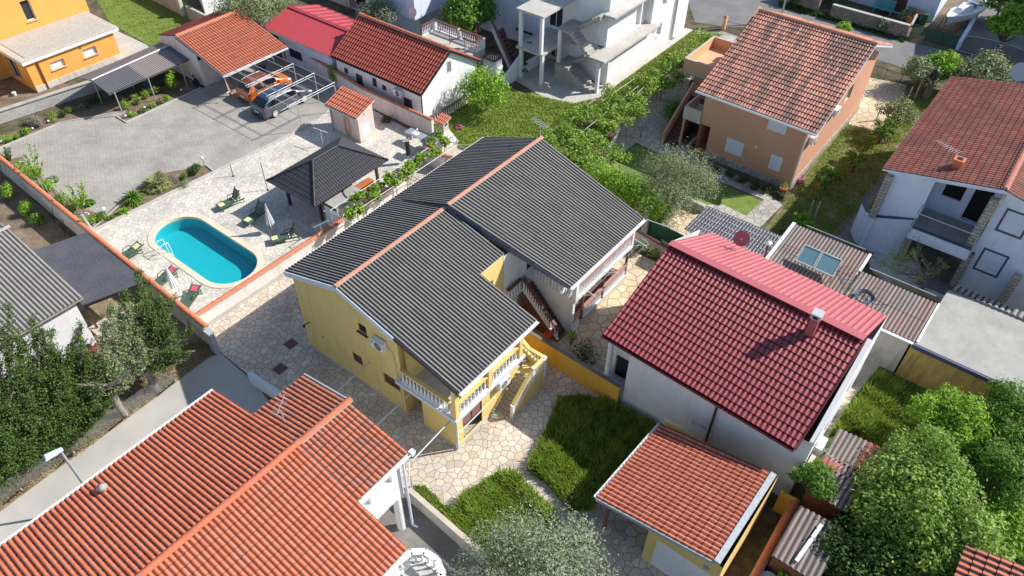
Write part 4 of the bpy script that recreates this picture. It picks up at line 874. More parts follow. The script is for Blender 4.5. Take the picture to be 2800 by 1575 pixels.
# ---------------- loungers, towels, umbrellas
LG = 'green plastic sun loungers round the pool'
def lounger(c, ang, label, back=35, towel=None, tl=None, tpos=None):
    t = thing('sun_lounger', label, 'sun lounger', c, LG); X = UD*math.cos(ang)+VD*math.sin(ang); Y = Z.cross(X); o = Vector(c)
    # X points from the foot end to the head end
    S = MB(); n = 9
    for i in range(n): S.box(o+X*(-.85+i*.125)+Z*.34, .105, .58, .03, X)
    part(S, 'seat', 'green_plastic', t); b = math.radians(back); bd = X*math.cos(b)+Z*math.sin(b); bn = -X*math.sin(b)+Z*math.cos(b); p0 = o+X*.28+Z*.34
    B_ = MB()
    for i in range(6): B_.box(p0+bd*(.06+i*.125), .105, .56-.02*max(0, i-3), .03, bd, None, bn)
    B_.box(p0+bd*.42+Y*.29, .8, .05, .06, bd, None, bn).box(p0+bd*.42-Y*.29, .8, .05, .06, bd, None, bn); part(B_, 'backrest', 'green_plastic', t)
    fr = MB().bar(o-X*.95+Y*.31+Z*.32, o+X*.85+Y*.31+Z*.3, .05, .09).bar(o-X*.95-Y*.31+Z*.32, o+X*.85-Y*.31+Z*.3, .05, .09).bar(o-X*.95+Y*.3+Z*.31, o-X*.95-Y*.3+Z*.31, .05, .07); part(fr, 'frame', 'green_plastic', t)
    for sx in (-.72, .72):
        for sy in (-.31, .31): part(MB().bar(o+X*sx+Y*sy+Z*.3, o+X*(sx*1.12)+Y*sy*1.05, .07, .05), 'leg', 'green_plastic', t)
    for sy in (-.34, .34): part(MB().path([o+X*-.05+Y*sy+Z*.34, o+X*.0+Y*sy+Z*.56, o+X*.42+Y*sy+Z*.58, o+X*.55+Y*sy+Z*.42], .028, 6), 'armrest', 'green_plastic', t)
    if towel:
        e = X*.0
        if tpos is None: cc = o-X*.68+Z*.385; d1, d2, nn = X, Y, Z
        else: cc = p0+bd*tpos+bn*.045; d1, d2, nn = bd, Y, bn
        P_ = []
        for i in range(7):
            row = []
            for j in range(7): row.append(cc+d1*(i-3)*.062+d2*(j-3)*.062+nn*(.012*math.sin(i*1.9+j*1.3)+.018))
            P_.append(row)
        m_ = MB(); m_.grid(P_, True); lo = [[p-nn*.035 for p in r_] for r_ in P_]; m_.grid(lo, True)
        for a, b_ in ((P_[0], lo[0]), (P_[-1], lo[-1]), ([r_[0] for r_ in P_], [r_[0] for r_ in lo]), ([r_[-1] for r_ in P_], [r_[-1] for r_ in lo])): m_.grid([a, b_])
        tag(m_.build('folded_towel', towel), tl, 'towel', 'folded towels on the loungers')
    return t
lounger(uv(20.6, 39.9), math.radians(-8), 'green lounger with raised back standing farthest from the yellow house, above the pool', 62, 'towel_yellow', 'yellow towel on the lounger farthest from the yellow house')
lounger(uv(20.7, 37.4), math.radians(8), 'green lounger in the gazebo shade left of the closed umbrella', 50, 'towel_yellow', 'yellow towel on the lounger in the gazebo shade')
lounger(uv(20.5, 34.1), math.radians(-30), 'green lounger with raised back close to the pink pool wall below the gazebo', 55, 'towel_yellow', 'yellow towel on the lounger below the gazebo')
lounger(uv(13.2, 40.4), math.radians(4), 'green lounger lying flat beside the pool ladder', 14, 'towel_yellow', 'yellow towel on the lounger beside the pool ladder', .45)
lounger(uv(13.25, 36.7), math.radians(8), 'green lounger behind the white umbrella near the black canopy', 14, 'towel_pink', 'pink towel beside the white umbrella', .5)
lounger(uv(13.25, 34.0), math.radians(28), 'green lounger with pink towel in the wall corner of the terrace', 14, 'towel_pink', 'pink towel on the lounger in the wall corner', .45)
def umbrella(c, label, lean=(0, 0)):
    t = thing('closed_umbrella', label, 'umbrella', c, 'closed white umbrellas'); o = Vector(c); L = Vector((lean[0], lean[1], 0))
    part(MB().tube(o, o+L+Z*2.35, .022), 'pole', 'clean_white', t); part(MB().lathe(o, [(.24, 0), (.24, .1), (.2, .16), (.05, .2)], 14), 'base', 'stucco_beige', t)
    rows = []; n_ = 24
    for z_, r_ in ((.75, .27), (.9, .25), (1.2, .21), (1.6, .14), (2.0, .07), (2.3, .03)):
        rows.append([o+L*z_/2.35+Z*(z_+(.05*math.cos(i*math.pi) if z_ < .8 else 0))+Vector((math.cos(2*math.pi*i/n_), math.sin(2*math.pi*i/n_), 0))*r_*(1 if i % 2 else .68) for i in range(n_+1)])
    part(MB().grid(rows, False), 'canopy', 'cloth_white', t); return t
umbrella(uv(20.45, 35.4), 'closed white umbrella standing in the gazebo shade'); umbrella(uv(13.15, 35.1), 'closed white umbrella in the sun between two loungers', (-.12, .1))
# shower
c = P(273, 659); t = thing('pool_shower', 'grey column pool shower beside the planting bed', 'shower', c)
part(MB().tube(c, c+Z*2.2-UD*.25+VD*.2, .085, .085, 10), 'column', 'galv_pole', t); tp_ = c+Z*2.15-UD*.24+VD*.2
part(MB().path([tp_, tp_+UD*.2+Z*.06, tp_+UD*.35, tp_+UD*.38-Z*.08], .02).lathe(tp_+UD*.38-Z*.12, [(.08, 0), (.03, .05)], 10), 'shower_head', 'galv', t)
part(MB().tube(c+Z*1.3+UD*.05, c+Z*1.3+UD*.2, .02), 'tap', 'galv', t); part(MB().lathe(c, [(.18, 0), (.18, .03)], 12), 'base', 'kerb', t)
# thin posts on the terrace
for i, (x, y, lb) in enumerate(((638, 482, 'thin black post standing on the pool terrace near the kerb'), (732, 520, 'thin dark post left of the gazebo corner'))):
    c = P(x, y); t = thing('post', lb, 'post', c, 'thin posts on the terrace'); part(MB().tube(c, c+Z*(1.0 if i == 0 else 2.3), .025).lathe(c, [(.1, 0), (.1, .02)], 8), 'shaft', 'black_metal', t)
    if i: part(MB().tube(c+Z*2.3-VD*.8, c+Z*2.3+VD*.8, .008), 'crossbar', 'galv', t)
# ================================================================ GAZEBO AND ITS SHED
t = thing('gazebo', 'open timber gazebo with black tiled hipped roof beside the pool', 'gazebo', uv(25.4, 35.1))
gz = 2.3; gl = uv(22.1, 37.35, gz); gf = uv(22.2, 32.75, gz); gr = uv(28.85, 32.85, gz); gb = uv(28.8, 37.45, gz); ra = uv(24.4, 35.1, 3.62); rb_ = uv(26.6, 35.1, 3.62)
G = dict(kind='pan', cw=.2, rl=.34, amp=.035, step=.025)
def hip(parent, e0, e1, r1, r0, mat, cw=.2, rl=.34, amp=.035, step=.025, name='roof'):
    """one face of a hipped roof; triangle when r0 == r1"""
    mb, n = roofmesh_hip(e0, e1, r1, r0, cw, rl, amp, step); o = part(mb, name, mat, parent)
    s = MB(); k = n_ = (e1-e0).cross(r0-e0).normalized(); k = k if k.z > 0 else -k; c4 = [e0, e1, r1, r0] if (r0-r1).length > .01 else [e0, e1, r1]
    top = [p-k*.02 for p in c4]; bot = [p-k*.1 for p in c4]; m = len(c4); s.add(bot+top, [tuple(range(m))[::-1], tuple(range(m, 2*m))]+[(i, (i+1) % m, m+(i+1) % m, m+i) for i in range(m)]); part(s, 'roof_board', 'black_roof', o)
    return o
def roofmesh_hip(e0, e1, r1, r0, cw, rl, amp, step, m=6):
    e0, e1, r1, r0 = [np.array(p, float) for p in (e0, e1, r1, r0)]; X = (e1-e0)/np.linalg.norm(e1-e0); nrm = np.cross(e1-e0, r0-e0); nrm /= np.linalg.norm(nrm)
    if nrm[2] < 0: nrm = -nrm
    Y = np.cross(nrm, X)
    if Y[2] < 0: Y = -Y
    Hh = float((r0-e0)@Y); W_ = float(np.linalg.norm(e1-e0)); xa = float((r0-e0)@X); xb = float((r1-e0)@X); nr = max(1, round(Hh/rl)); mb = MB(); prev = None
    for r in range(nr):
        y0, y1 = Hh*r/nr, Hh*(r+1)/nr; l0, l1 = xa*r/nr, xa*(r+1)/nr; h0, h1 = W_-(W_-xb)*r/nr, W_-(W_-xb)*(r+1)/nr
        S = np.arange(0, W_+1e-6, cw/m); vs = []; uvs = []
        for y, lo, hi, st in ((y0, l0, h0, step), (y1, l1, h1, 0)):
            for x in S:
                xx = min(max(x, lo), hi); vs.append(e0+X*xx+Y*y+nrm*(PROF['pan']((x/cw) % 1)*amp+st)); uvs.append((x/cw, r+(.01 if y == y0 else .99)))
        k = len(S); fs = [(i, i+1, k+i+1, k+i) for i in range(k-1) if S[i+1] > l0-1e-6 and S[i] < h0+1e-6 and (S[i] < h1 or S[i] < h0)]
        mb.add([v.tolist() for v in vs], fs, True, uvs)
        lo_ = [v-nrm*(step+.01) for v in vs[:k]]; mb.add([v.tolist() for v in lo_+vs[:k]], [(i, i+1, k+i+1, k+i) for i in range(k-1) if S[i+1] > l0 and S[i] < h0], False, uvs[:k]*2)
    return mb, nrm
for a in ((gl, gf, ra, ra), (gf, gr, rb_, ra), (gr, gb, rb_, rb_), (gb, gl, ra, rb_)): hip(t, *a, 'tile_black')
hc = MB()
for a, b in ((gl, ra), (gf, ra), (gr, rb_), (gb, rb_), (ra, rb_)): hc.tube(a+Z*.05, b+Z*.06, .065, n=8)
part(hc, 'ridge_cap', 'black_roof', t)
for u_, v_ in ((23.1, 36.8), (23.2, 33.6), (28.4, 33.7), (28.3, 36.8)): part(MB().box(uv(u_, v_, 1.1), .17, .17, 2.2), 'post', 'dark_wood', t)
part(MB().bar(uv(23.1, 36.8, 2.15), uv(28.3, 36.8, 2.15), .12, .16).bar(uv(23.2, 33.6, 2.15), uv(28.4, 33.7, 2.15), .12, .16), 'beam', 'dark_wood', t)
t = thing('garden_bar', 'orange timber bar counter standing under the black gazebo roof', 'bar counter', uv(26.5, 33.6))
b = MB().box(uv(26.4, 33.55, 1.05), 2.6, .5, .07); part(b, 'counter_top', 'orange_wood', t); part(MB().box(uv(26.4, 33.6, .5), 2.4, .1, 1.0), 'front_boards', 'orange_wood', t)
part(MB().box(uv(27.6, 33.6, .5), .1, .4, 1.0).box(uv(25.2, 33.6, .5), .1, .4, 1.0)[0:0] if False else MB().box(uv(27.65, 33.4, .5), .1, .4, 1.0), 'side_panel', 'orange_wood', t)
t = thing('flat_roof_shed', 'small white shed with grey flat roof tucked against the gazebo', 'shed', uv(24.4, 32.5))
L4 = [uv(23.2, 33.15), uv(23.2, 31.85), uv(25.5, 31.9), uv(25.6, 33.15)]; part(MB().prism(L4, 0, 1.84), 'wall', 'white_wall', t)
part(MB().prism([uv(23.1, 33.25), uv(23.1, 31.82), uv(25.6, 31.85), uv(25.7, 33.25)], 1.845, 1.93), 'roof', 'roof_screed', t)
rm = MB(); rm.bar(uv(23.1, 33.25, 1.95), uv(23.1, 31.82, 1.95), .1, .12); part(rm, 'roof_edge', 'black_metal', t)
hz = MB(); hz.path([uv(24.9, 33.1, 1.96), uv(24.7, 32.9, 1.99), uv(24.5, 32.5, 1.97), uv(24.45, 32.1, 1.97), uv(24.5, 31.9, 1.9)], .03); part(hz, 'rubber_pipe', 'black_metal', t)
# ================================================================ PUMP SHED
t = thing('pump_shed', 'small pink shed with orange lean-to tile roof and white door', 'shed', uv(31.45, 38.65)); wl = Wall()
a, b, c, d = uv(31.45, 41.7), uv(31.45, 38.65), uv(33.0, 38.65), uv(33.0, 41.7)
wl.panel(a, b, 0, 2.2); wl.panel(b, c, 0, 2.2, [op(b, c, (992.5, 375), (1013.5, 325), kind='door_panel', pane='clean_white', depth=.05, nh=2, mull=False)], [(0, 2.2), (1, 2.2), (1, 2.85)]); wl.panel(c, d, 0, 2.85, out=UD); wl.panel(d, a, 0, 2.2, (), [(0, 2.2), (1, 2.2), (0, 2.85)], out=VD); wl.done(t, 'pink_wall')
roof(t, uv(31.22, 41.9, 2.24), uv(31.22, 38.5, 2.24), uv(33.15, 38.5, 2.95), uv(33.15, 41.9, 2.95), 'tile_garage', 'pan', .24, .38, .05, .035, .08, 'pink_wall')
part(MB().wallbar(uv(31.43, 38.6), uv(31.43, 41.7), 0, .12, .05).wallbar(uv(31.4, 38.62), uv(32.0, 38.62), 0, .12, .05), 'skirting', 'kerb', t)
gutter(t, uv(31.16, 41.9, 2.17), uv(31.16, 38.5, 2.17), 'grey_trim'); pipe(t, uv(31.36, 41.6), 2.1, .05, 'grey_trim')
vt = MB()
for dz in (0, .15): vt.box(uv(32.1, 38.63, 2.35-dz*1.2), .1, .02, .1, UD+Z)
part(vt, 'vent', 'black_metal', t)
t = thing('garden_hose', 'yellow garden hose coiled on the pink shed wall', 'hose', uv(31.35, 39.9)); hs = MB(); rd = random.Random(4)
for i in range(5):
    w0 = .17+.02*i; l0 = 1.45+.05*i; pts = []
    for k in range(25):
        a = 2*math.pi*k/24; pts.append(uv(31.38-.012*i, 39.9+math.cos(a)*w0+rd.uniform(-.01, .01), 1.0+math.sin(a)*l0*.5+(.08 if math.sin(a) > 0 else 0)))
    hs.path(pts, .02, 5)
part(hs, 'hose_coil', 'hose_yellow', t); part(MB().tube(uv(31.44, 39.9, 1.78), uv(31.28, 39.9, 1.8), .03), 'hook', 'galv', t)
# ================================================================ PERGOLA FRAME
t = thing('steel_pergola', 'bare galvanized steel carport frame over the two cars', 'pergola', uv(29.7, 43.3)); zz = 2.6
for v_ in (43.25, 45.6, 48.1, 50.7):
    m = MB(); m.tube(uv(28.8, v_, zz), uv(33.5, v_, zz), .035).tube(uv(28.9, v_-.06, zz-.14), uv(33.1, v_-.06, zz-.14), .025)
    m.path([uv(33.1, v_-.06, zz-.14), uv(33.3, v_-.06, zz-.2), uv(33.42, v_-.06, zz-.36), uv(33.46, v_-.06, zz-.6)], .025, 6); part(m, 'cross_beam', 'galv_pole', t)
for u_ in (28.95, 29.72, 29.86, 31.3, 32.5): part(MB().tube(uv(u_, 43.2, zz+.05), uv(u_, 50.9, zz+.05), .022, n=6), 'rail', 'galv_pole', t)
for u_, v_ in ((29.75, 43.3), (33.45, 43.3), (33.45, 45.6), (33.45, 48.1)): part(MB().tube(uv(u_, v_), uv(u_, v_, zz), .032), 'post', 'galv_pole', t)
part(MB().tube(uv(33.45, 43.2, zz), uv(33.45, 50.9, zz), .015), 'edge_wire', 'galv_pole', t)
# ================================================================ CARS
def smooth(x, pts):
    for (a, ya), (b, yb) in zip(pts, pts[1:]):
        if x <= b:
            f = (x-a)/(b-a); return ya+(yb-ya)*f
    return pts[-1][1]
def car(name, label, org, L, Wd, top, belt, wheels, body, roofm, glass_x, ws, rear, lights, wr=.33, cat='car', rails=True):
    t = thing(name, label, cat, org, 'cars under the steel carport frame'); o = Vector(org); hw = Wd/2
    def S(x, k, off=0.0):
        zt = smooth(x, top); zb = min(smooth(x, belt), zt-.03); e = min(1, (x/.35+.0))**.35 if x < .35 else (min(1, ((L-x)/.6))**.35 if L-x < .6 else 1); e = .80+.20*e; w_ = hw*e
        gh = max(0, min(1, (zt-zb)/.4)); wt = w_*(.93-.20*gh)
        ring = [(w_*.90, .20), (w_*.985, .32), (w_, .52), (w_*.99, zb-.12), (w_*.955, zb), (wt+.02, zt-.10*gh-.015), (wt*.88, zt-.02), (wt*.5, zt), (0, zt+.012)]
        i = min(int(k), len(ring)-2); f = k-i; y = ring[i][0]*(1-f)+ring[i+1][0]*f; z = ring[i][1]*(1-f)+ring[i+1][1]*f
        z = min(z, zt+.012) if z > zb else z
        return y, z
    def pt(x, k, sgn=1, off=0.0):
        y, z = S(x, k); p = o+UD*x-VD*sgn*y+Z*z
        if off:
            x2 = min(L, x+.03); y2, z2 = S(x2, k); y3, z3 = S(x, min(7.99, k+.1)); a = UD*(x2-x)-VD*sgn*(y2-y)+Z*(z2-z); b = -VD*sgn*(y3-y)+Z*(z3-z); n = a.cross(b)
            if n.length > 1e-9:
                n.normalize(); ctr = o+UD*x+Z*.7
                if n.dot(p-ctr) < 0: n = -n
                p = p+n*off
        return p
    m = MB(); NX = 60; ks = [i*.5 for i in range(17)]
    for sg in (1, -1): m.grid([[pt(L*i/NX, min(7.999, k), sg) for k in ks] for i in range(NX+1)], True)
    for x in (0, L): m.poly([pt(x, k, 1) for k in ks[::2][:-1]]+[pt(x, k, -1) for k in ks[::2][::-1][1:]])
    part(m, 'body', body, t)
    # roof panel
    rm = MB(); xs = [roof_x for roof_x in np.linspace(rear[1], ws[0], 14)]
    rm.grid([[pt(x, k, 1, .006) for k in (6.0, 6.5, 7, 7.5, 7.999)]+[pt(x, k, -1, .006) for k in (7.999, 7.5, 7, 6.5, 6.0)] for x in xs], True); part(rm, 'roof_panel', roofm, t)
    for nm, (x0, x1) in (('windscreen', ws), ('rear_window', rear)):
        g_ = MB(); g_.grid([[pt(x, k, 1, .008) for k in (5.6, 6, 6.5, 7, 7.99)]+[pt(x, k, -1, .008) for k in (7.99, 7, 6.5, 6, 5.6)] for x in np.linspace(x0, x1, 8)], True); part(g_, nm, 'car_glass', t)
    for sg in (1, -1):
        for a, b in glass_x:
            g_ = MB(); g_.grid([[pt(x, k, sg, .008) for k in (4.12, 4.35, 4.6, 4.8, 4.93)] for x in np.linspace(a, b, 8)], True); part(g_, 'side_window', 'car_glass', t)
        tr = MB(); tr.path([pt(x, 4.98, sg, .012) for x in np.linspace(glass_x[0][0], glass_x[-1][1], 12)], .012, 4).path([pt(x, 4.02, sg, .012) for x in np.linspace(glass_x[0][0], glass_x[-1][1], 12)], .011, 4); part(tr, 'window_trim', 'chrome', t)
        part(MB().path([pt(x, 1.1, sg, .01) for x in np.linspace(wheels[0]+.5, wheels[1]-.5, 6)], .02, 4), 'sill_trim', 'chrome', t)
        if rails: part(MB().path([pt(x, 5.85, sg, .05) for x in np.linspace(rear[1]+.15, ws[0]-.1, 10)], .02, 6), 'roof_rail', 'chrome', t)
        mx = ws[1]-.35; part(MB().lathe(pt(mx, 4.1, sg, .1), [(.03, -.1), (.09, -.05), (.09, .06), (.03, .1)], 8, UD), 'mirror', body, t)
        for nm, x, k0, k1, xl, mt in lights:
            l_ = MB(); l_.grid([[pt(xx, k, sg, .01) for k in np.linspace(k0, k1, 4)] for xx in np.linspace(x, x+xl, 5)], True); part(l_, nm, mt, t)
        for wx in wheels:
            c = o+UD*wx-VD*sg*(hw-.1)+Z*wr; ax = -VD*sg; wh = part(MB().lathe(c, [(wr-.06, -.1), (wr, -.08), (wr, .09), (wr-.03, .115), (wr*.72, .12)], 22, ax), 'wheel', 'tyre', t)
            part(MB().lathe(c+ax*.006+Z*0, [(wr*1.12, 0), (wr*1.12, .094)], 24, ax), 'wheel_arch', 'tyre', t) if False else None
            rmb = MB(); x_ = UD; y_ = Z
            for i in range(10):
                a_ = 2*math.pi*i/10; dd = x_*math.cos(a_)+y_*math.sin(a_); rmb.bar(c+ax*.124, c+ax*.124+dd*wr*.68, .045, .012, ax)
            pts = [c+ax*.12+(x_*math.cos(q_)+y_*math.sin(q_))*wr*.7 for q_ in [2*math.pi*i/18 for i in range(19)]]; rmb.path(pts, .018, 5); part(rmb, 'rim', 'chrome', wh)
    for x_, s_ in ((-.0, -1),):
        part(MB().box(o-UD*.012+Z*.62, .02, .5, .12), 'number_plate', 'plate', t)
    part(MB().box(o+UD*(.14)+Z*.30, .3, Wd*.74, .16), 'bumper_trim', 'tyre', t); part(MB().box(o+UD*(L-.18)+Z*.3, .3, Wd*.7, .16), 'bumper_trim', 'tyre', t)
    return t
car('estate_car', 'dark grey estate car with chrome roof rails parked nearest the pink shed', uv(28.8, 47.45), 5.0, 1.92, [(0, .78), (.06, 1.02), (.14, 1.08), (.75, 1.50), (1.2, 1.56), (2.6, 1.57), (3.1, 1.50), (4.0, 1.06), (4.7, .88), (5.0, .62)], [(0, .95), (3.5, .98), (4.2, .93), (5, .7)], (1.0, 3.95), 'car_grey', 'car_roof', [(.62, 1.35), (1.42, 2.3), (2.38, 3.35)], (3.12, 3.98), (.16, .74), [('tail_light', .02, 3.2, 3.9, .28, 'tail_red'), ('headlight', 4.45, 3.0, 3.9, .4, 'chrome')], .34)
car('hatchback', 'orange hatchback parked beside the tiled garage under the frame', uv(29.55, 50.2), 4.4, 1.9, [(0, .8), (.06, 1.05), (.16, 1.12), (.55, 1.55), (1.0, 1.66), (2.1, 1.67), (2.6, 1.60), (3.4, 1.12), (4.1, .96), (4.4, .68)], [(0, 1.02), (3.0, 1.03), (3.6, .98), (4.4, .75)], (.82, 3.5), 'car_orange', 'car_orange_roof', [(.78, 1.5), (1.6, 2.85)], (2.62, 3.4), (.18, .54), [('tail_light', .02, 3.1, 3.9, .22, 'tail_red'), ('headlight', 3.9, 3.0, 3.9, .35, 'chrome')], .35)
# ================================================================ TILED GARAGE (open carport front)
t = thing('tiled_garage', 'pale pink garage with bright orange barrel tile roof and open carport front', 'garage', uv(29.3, 54.9)); wl = Wall()
e1, e2, e3, e4 = P(610, 207, 2.35), P(786, 129, 2.35), P(655, 28, 3.75), P(480, 99, 3.75)
A, B = uv(29.25, 60.0), uv(29.25, 54.9); wl.panel(A, B, 0, 2.4, [op(A, B, (505, 150), (525, 210), kind='door_panel', pane='clean_white', depth=.04, mull=False)], [(0, 2.4), (1, 2.4), (1, 2.75), (.42, 3.55), (0, 2.9)])
wl.panel(B, uv(36.2, 54.9), 0, 2.3); wl.panel(uv(36.2, 54.9), uv(36.2, 60), 0, 2.4, (), [(0, 2.4), (1, 2.4), (1, 2.75), (.58, 3.55), (0, 2.9)], out=UD); wl.panel(uv(29.25, 60), uv(36.2, 60), 0, 2.6, out=VD); wl.done(t, 'pale_pink_wall')
roof(t, e1, e2, e3, e4, 'tile_orange', 'barrel', .235, .4, .06, .03, .1, 'light_trim'); bl = P(434, 96, 2.75); br_ = bl+(e3-e4)
roof(t, br_, bl, e4, e3, 'tile_red', 'barrel', .235, .4, .06, .03, .1, 'light_trim'); caps(t, e4+Z*.04, e3+Z*.04, .14, .42, 'tile_orange')
gutter(t, e1-Z*.06-VD*.06, e2-Z*.06-VD*.06, 'light_trim'); part(MB().bar(uv(29.1, 52.0, 2.2), uv(35.8, 52.1, 2.2), .12, .16), 'beam', 'dark_wood', t)
for u_, v_ in ((29.6, 52.0), (35.6, 52.1)): part(MB().box(uv(u_, v_, 1.1), .13, .13, 2.2), 'post', 'orange_wood', t)
part(MB().path([e1-Z*.05+VD*.1, e1-Z*.3+VD*.1+UD*.1, Vector((e1.x, e1.y, .9))+UD*.15, Vector((e1.x, e1.y, .9))-UD*.1], .035), 'downpipe', 'clean_white', t)
for u_, v_, cl, lb in ((33.6, 52.8, 'cushion_blue', 'blue plastic barrel in the shade under the garage roof'), (25.9, 57.8, 'navy', 'dark blue barrel beneath the corrugated canopy')):
    k = thing('barrel', lb, 'barrel', uv(u_, v_), 'blue barrels'); part(MB().lathe(uv(u_, v_), [(.25, 0), (.3, .1), (.3, .75), (.26, .85)], 14), 'drum', cl, k); part(MB().lathe(uv(u_, v_, .852), [(.27, 0), (.27, .03)], 14), 'lid', 'black_metal', k)
part(MB().box(uv(29.2, 56.4, 1.2), .04, .5, .5), 'meter_cabinet', 'clean_white', t)
mm = MB()
for k in range(3): mm.box(uv(29.175, 56.55-.15*k, 1.25), .01, .06, .1)
part(mm, 'meter_slots', 'black_metal', t)
# ================================================================ CORRUGATED CANOPY
t = thing('corrugated_canopy', 'long gabled canopy of dark and brown corrugated sheets on thin posts', 'canopy', uv(22.4, 56))
f0, f1 = P(298, 258, 2.0), P(526, 160, 2.0); g0, g1 = P(251, 221, 2.4), P(470, 122, 2.4); h0, h1 = P(215, 213, 2.2), P(432, 119, 2.2)
def lerp(a, b, f): return a.lerp(b, f)
KC = dict(kind='corr', cw=.17, rl=2.2, amp=.05, step=0, th=.03, trim='black_metal')
roof(t, f0, lerp(f0, f1, .42), lerp(g0, g1, .42), g0, 'corr_dark', **KC); roof(t, lerp(f0, f1, .42), lerp(f0, f1, .9), lerp(g0, g1, .9), lerp(g0, g1, .42), 'corr_brown', label='brown corrugated section', **KC); roof(t, lerp(f0, f1, .9), f1+UD*.6, g1+UD*.6, lerp(g0, g1, .9), 'corr_dark', **KC)  # far end section dark: the shadow lying there put into its colour
roof(t, h1+UD*.6, h0, g0, g1+UD*.6, 'corr_brown', label='brown corrugated back slope', **KC); caps(t, g0+Z*.05, g1+UD*.6+Z*.05, .1, 1.4, 'corr_brown', 'ridge_cap', False)
for u_, v_ in ((22.4, 56.0), (25.3, 56.0), (28.3, 56.1), (22.4, 59.1), (25.3, 59.1)): part(MB().tube(uv(u_, v_), uv(u_, v_, 2.05 if v_ < 57 else 2.2), .04), 'post', 'galv_pole', t)
part(MB().bar(f0-Z*.06+VD*.06, f1-Z*.06+VD*.06, .05, .07), 'front_beam', 'galv_pole', t)
# ================================================================ ORANGE HOUSE
t = thing('orange_house', 'orange rendered house with gravelled flat roof wing and white windows', 'house', uv(20, 64.65)); wl = Wall()
A, B = uv(20.0, 64.65), uv(27.6, 64.65); wk = dict(kind='panel', pane='clean_white', depth=.2, nh=1, sill='stucco_beige', mull=False)
wl.panel(A, B, 0, 2.6, [op(A, B, (135, 173), (181, 178), **wk), op(A, B, (224, 138), (268, 145), **wk)])
for jb in wl.jobs: pass
wl.panel(uv(20.0, 64.65), uv(20.0, 66.1), 0, 2.6, (), None); wl.panel(uv(20.0, 66.1), uv(20, 69.0), 0, 2.6, [dict(s0=.5, s1=2.4, z0=.15, z1=2.1, kind='glass', depth=.2)]); wl.panel(B, uv(27.6, 69.5), 0, 2.6, out=UD); wl.panel(uv(14.5, 69.0), uv(20.05, 69.0), 0, 2.6)
C_, D_ = uv(13.5, 69.5), uv(28.4, 69.5); wl.panel(C_, D_, 2.6, 5.3, [op(C_, D_, (52, 6), (101, 51), kind='glass', depth=.2, sill='stucco_beige')], [(0, 5.3), (1, 5.3), (1, 5.4), (.42, 8.2), (0, 6)]); wl.panel(D_, uv(28.4, 80), 2.6, 5.3, out=UD); wl.panel(uv(28.4, 69.5), uv(28.4, 80), 0, 2.6, out=UD)
wl.done(t, 'orange_wall')
fr_ = [uv(19.75, 64.4), uv(28.1, 64.4), uv(28.1, 69.48), uv(19.75, 69.48)]; part(MB().prism(fr_, 2.5, 2.78), 'flat_roof', 'clean_white', t); part(MB().prism([uv(19.74, 64.38), uv(28.12, 64.38), uv(28.12, 69.47), uv(19.74, 69.47)], 2.782, 2.8), 'roof_edge', 'stucco_beige', t)
part(MB().prism([uv(20.3, 64.9), uv(27.6, 64.9), uv(27.6, 69.45), uv(20.3, 69.45)], 2.802, 2.84), 'gravel_bed', 'gravel', t)
part(MB().prism([uv(19.9, 64.5), uv(27.7, 64.5), uv(27.7, 64.6), uv(19.9, 64.6)], 0, .0).wallbar(uv(20, 64.62), uv(27.6, 64.62), 0, .5, .06), 'plinth', 'boundary_wall', t)
pipe(t, uv(20.9, 64.55), 2.6, .05, 'rust', .06); part(MB().lathe(uv(24.6, 64.6, 2.15), [(.05, 0), (.08, .1), (.03, .2)], 8).tube(uv(24.6, 64.64, 2.2), uv(24.6, 64.55, 2.25), .02), 'wall_lamp', 'orange_wood', t)
part(MB().lathe(uv(18.9, 69.48, 6.0), [(.2, 0), (.2, .03)], 14, -VD), 'vent', 'clean_white', t)
# main gable roof of the orange house (ridge runs away from the camera)
apx = uv(19.8, 69.2, 8.35); er_ = uv(29.3, 69.0, 5.35); el_ = uv(10.5, 69.2, 5.4); bk = VD*11
roof(t, er_+bk, er_, apx, apx+bk, 'tile_red', 'pan', .26, .38, .05, .03, .16, 'clean_white'); roof(t, el_, el_+bk, apx+bk, apx, 'tile_red', 'pan', .26, .38, .05, .03, .16, 'clean_white'); gutter(t, er_+UD*.06-Z*.06, er_+bk+UD*.06-Z*.06, 'black_metal')
# retaining wall of the orange yard
t = thing('block_wall', 'long grey concrete block retaining wall below the orange house', 'wall', uv(15.7, 62)); a, b = uv(9, 63.4), uv(29.2, 60.2)
part(MB().wallbar(a, b, 0, .95, .25), 'wall_body', 'block_wall', t); part(MB().wallbar(a, b, .952, 1.02, .42), 'coping', 'concrete', t)
# wheelbarrow
c = uv(17.3, 66.2); t = thing('wheelbarrow', 'old wheelbarrow with a white bucket in the shade beside the orange house', 'wheelbarrow', c)
part(MB().hexa([c+UD*x-VD*y+Z*.35 for x, y in ((-.3, -.2), (.3, -.2), (.3, .2), (-.3, .2))], [c+UD*x-VD*y+Z*.62 for x, y in ((-.5, -.33), (.5, -.33), (.5, .33), (-.5, .33))]), 'tray', 'concrete_dark', t)
part(MB().lathe(c-UD*.75+Z*.2+VD*.03, [(.2, -.04), (.2, .04)], 14, VD), 'wheel', 'tyre', t); part(MB().tube(c-UD*.75+Z*.2+VD*.1, c+UD*.9+Z*.5+VD*.25, .02).tube(c-UD*.75+Z*.2-VD*.06, c+UD*.9+Z*.5-VD*.25, .02).tube(c+UD*.3+VD*.2+Z*.4, c+UD*.4+VD*.2, .02).tube(c+UD*.3-VD*.2+Z*.4, c+UD*.4-VD*.2, .02), 'frame', 'rust', t)
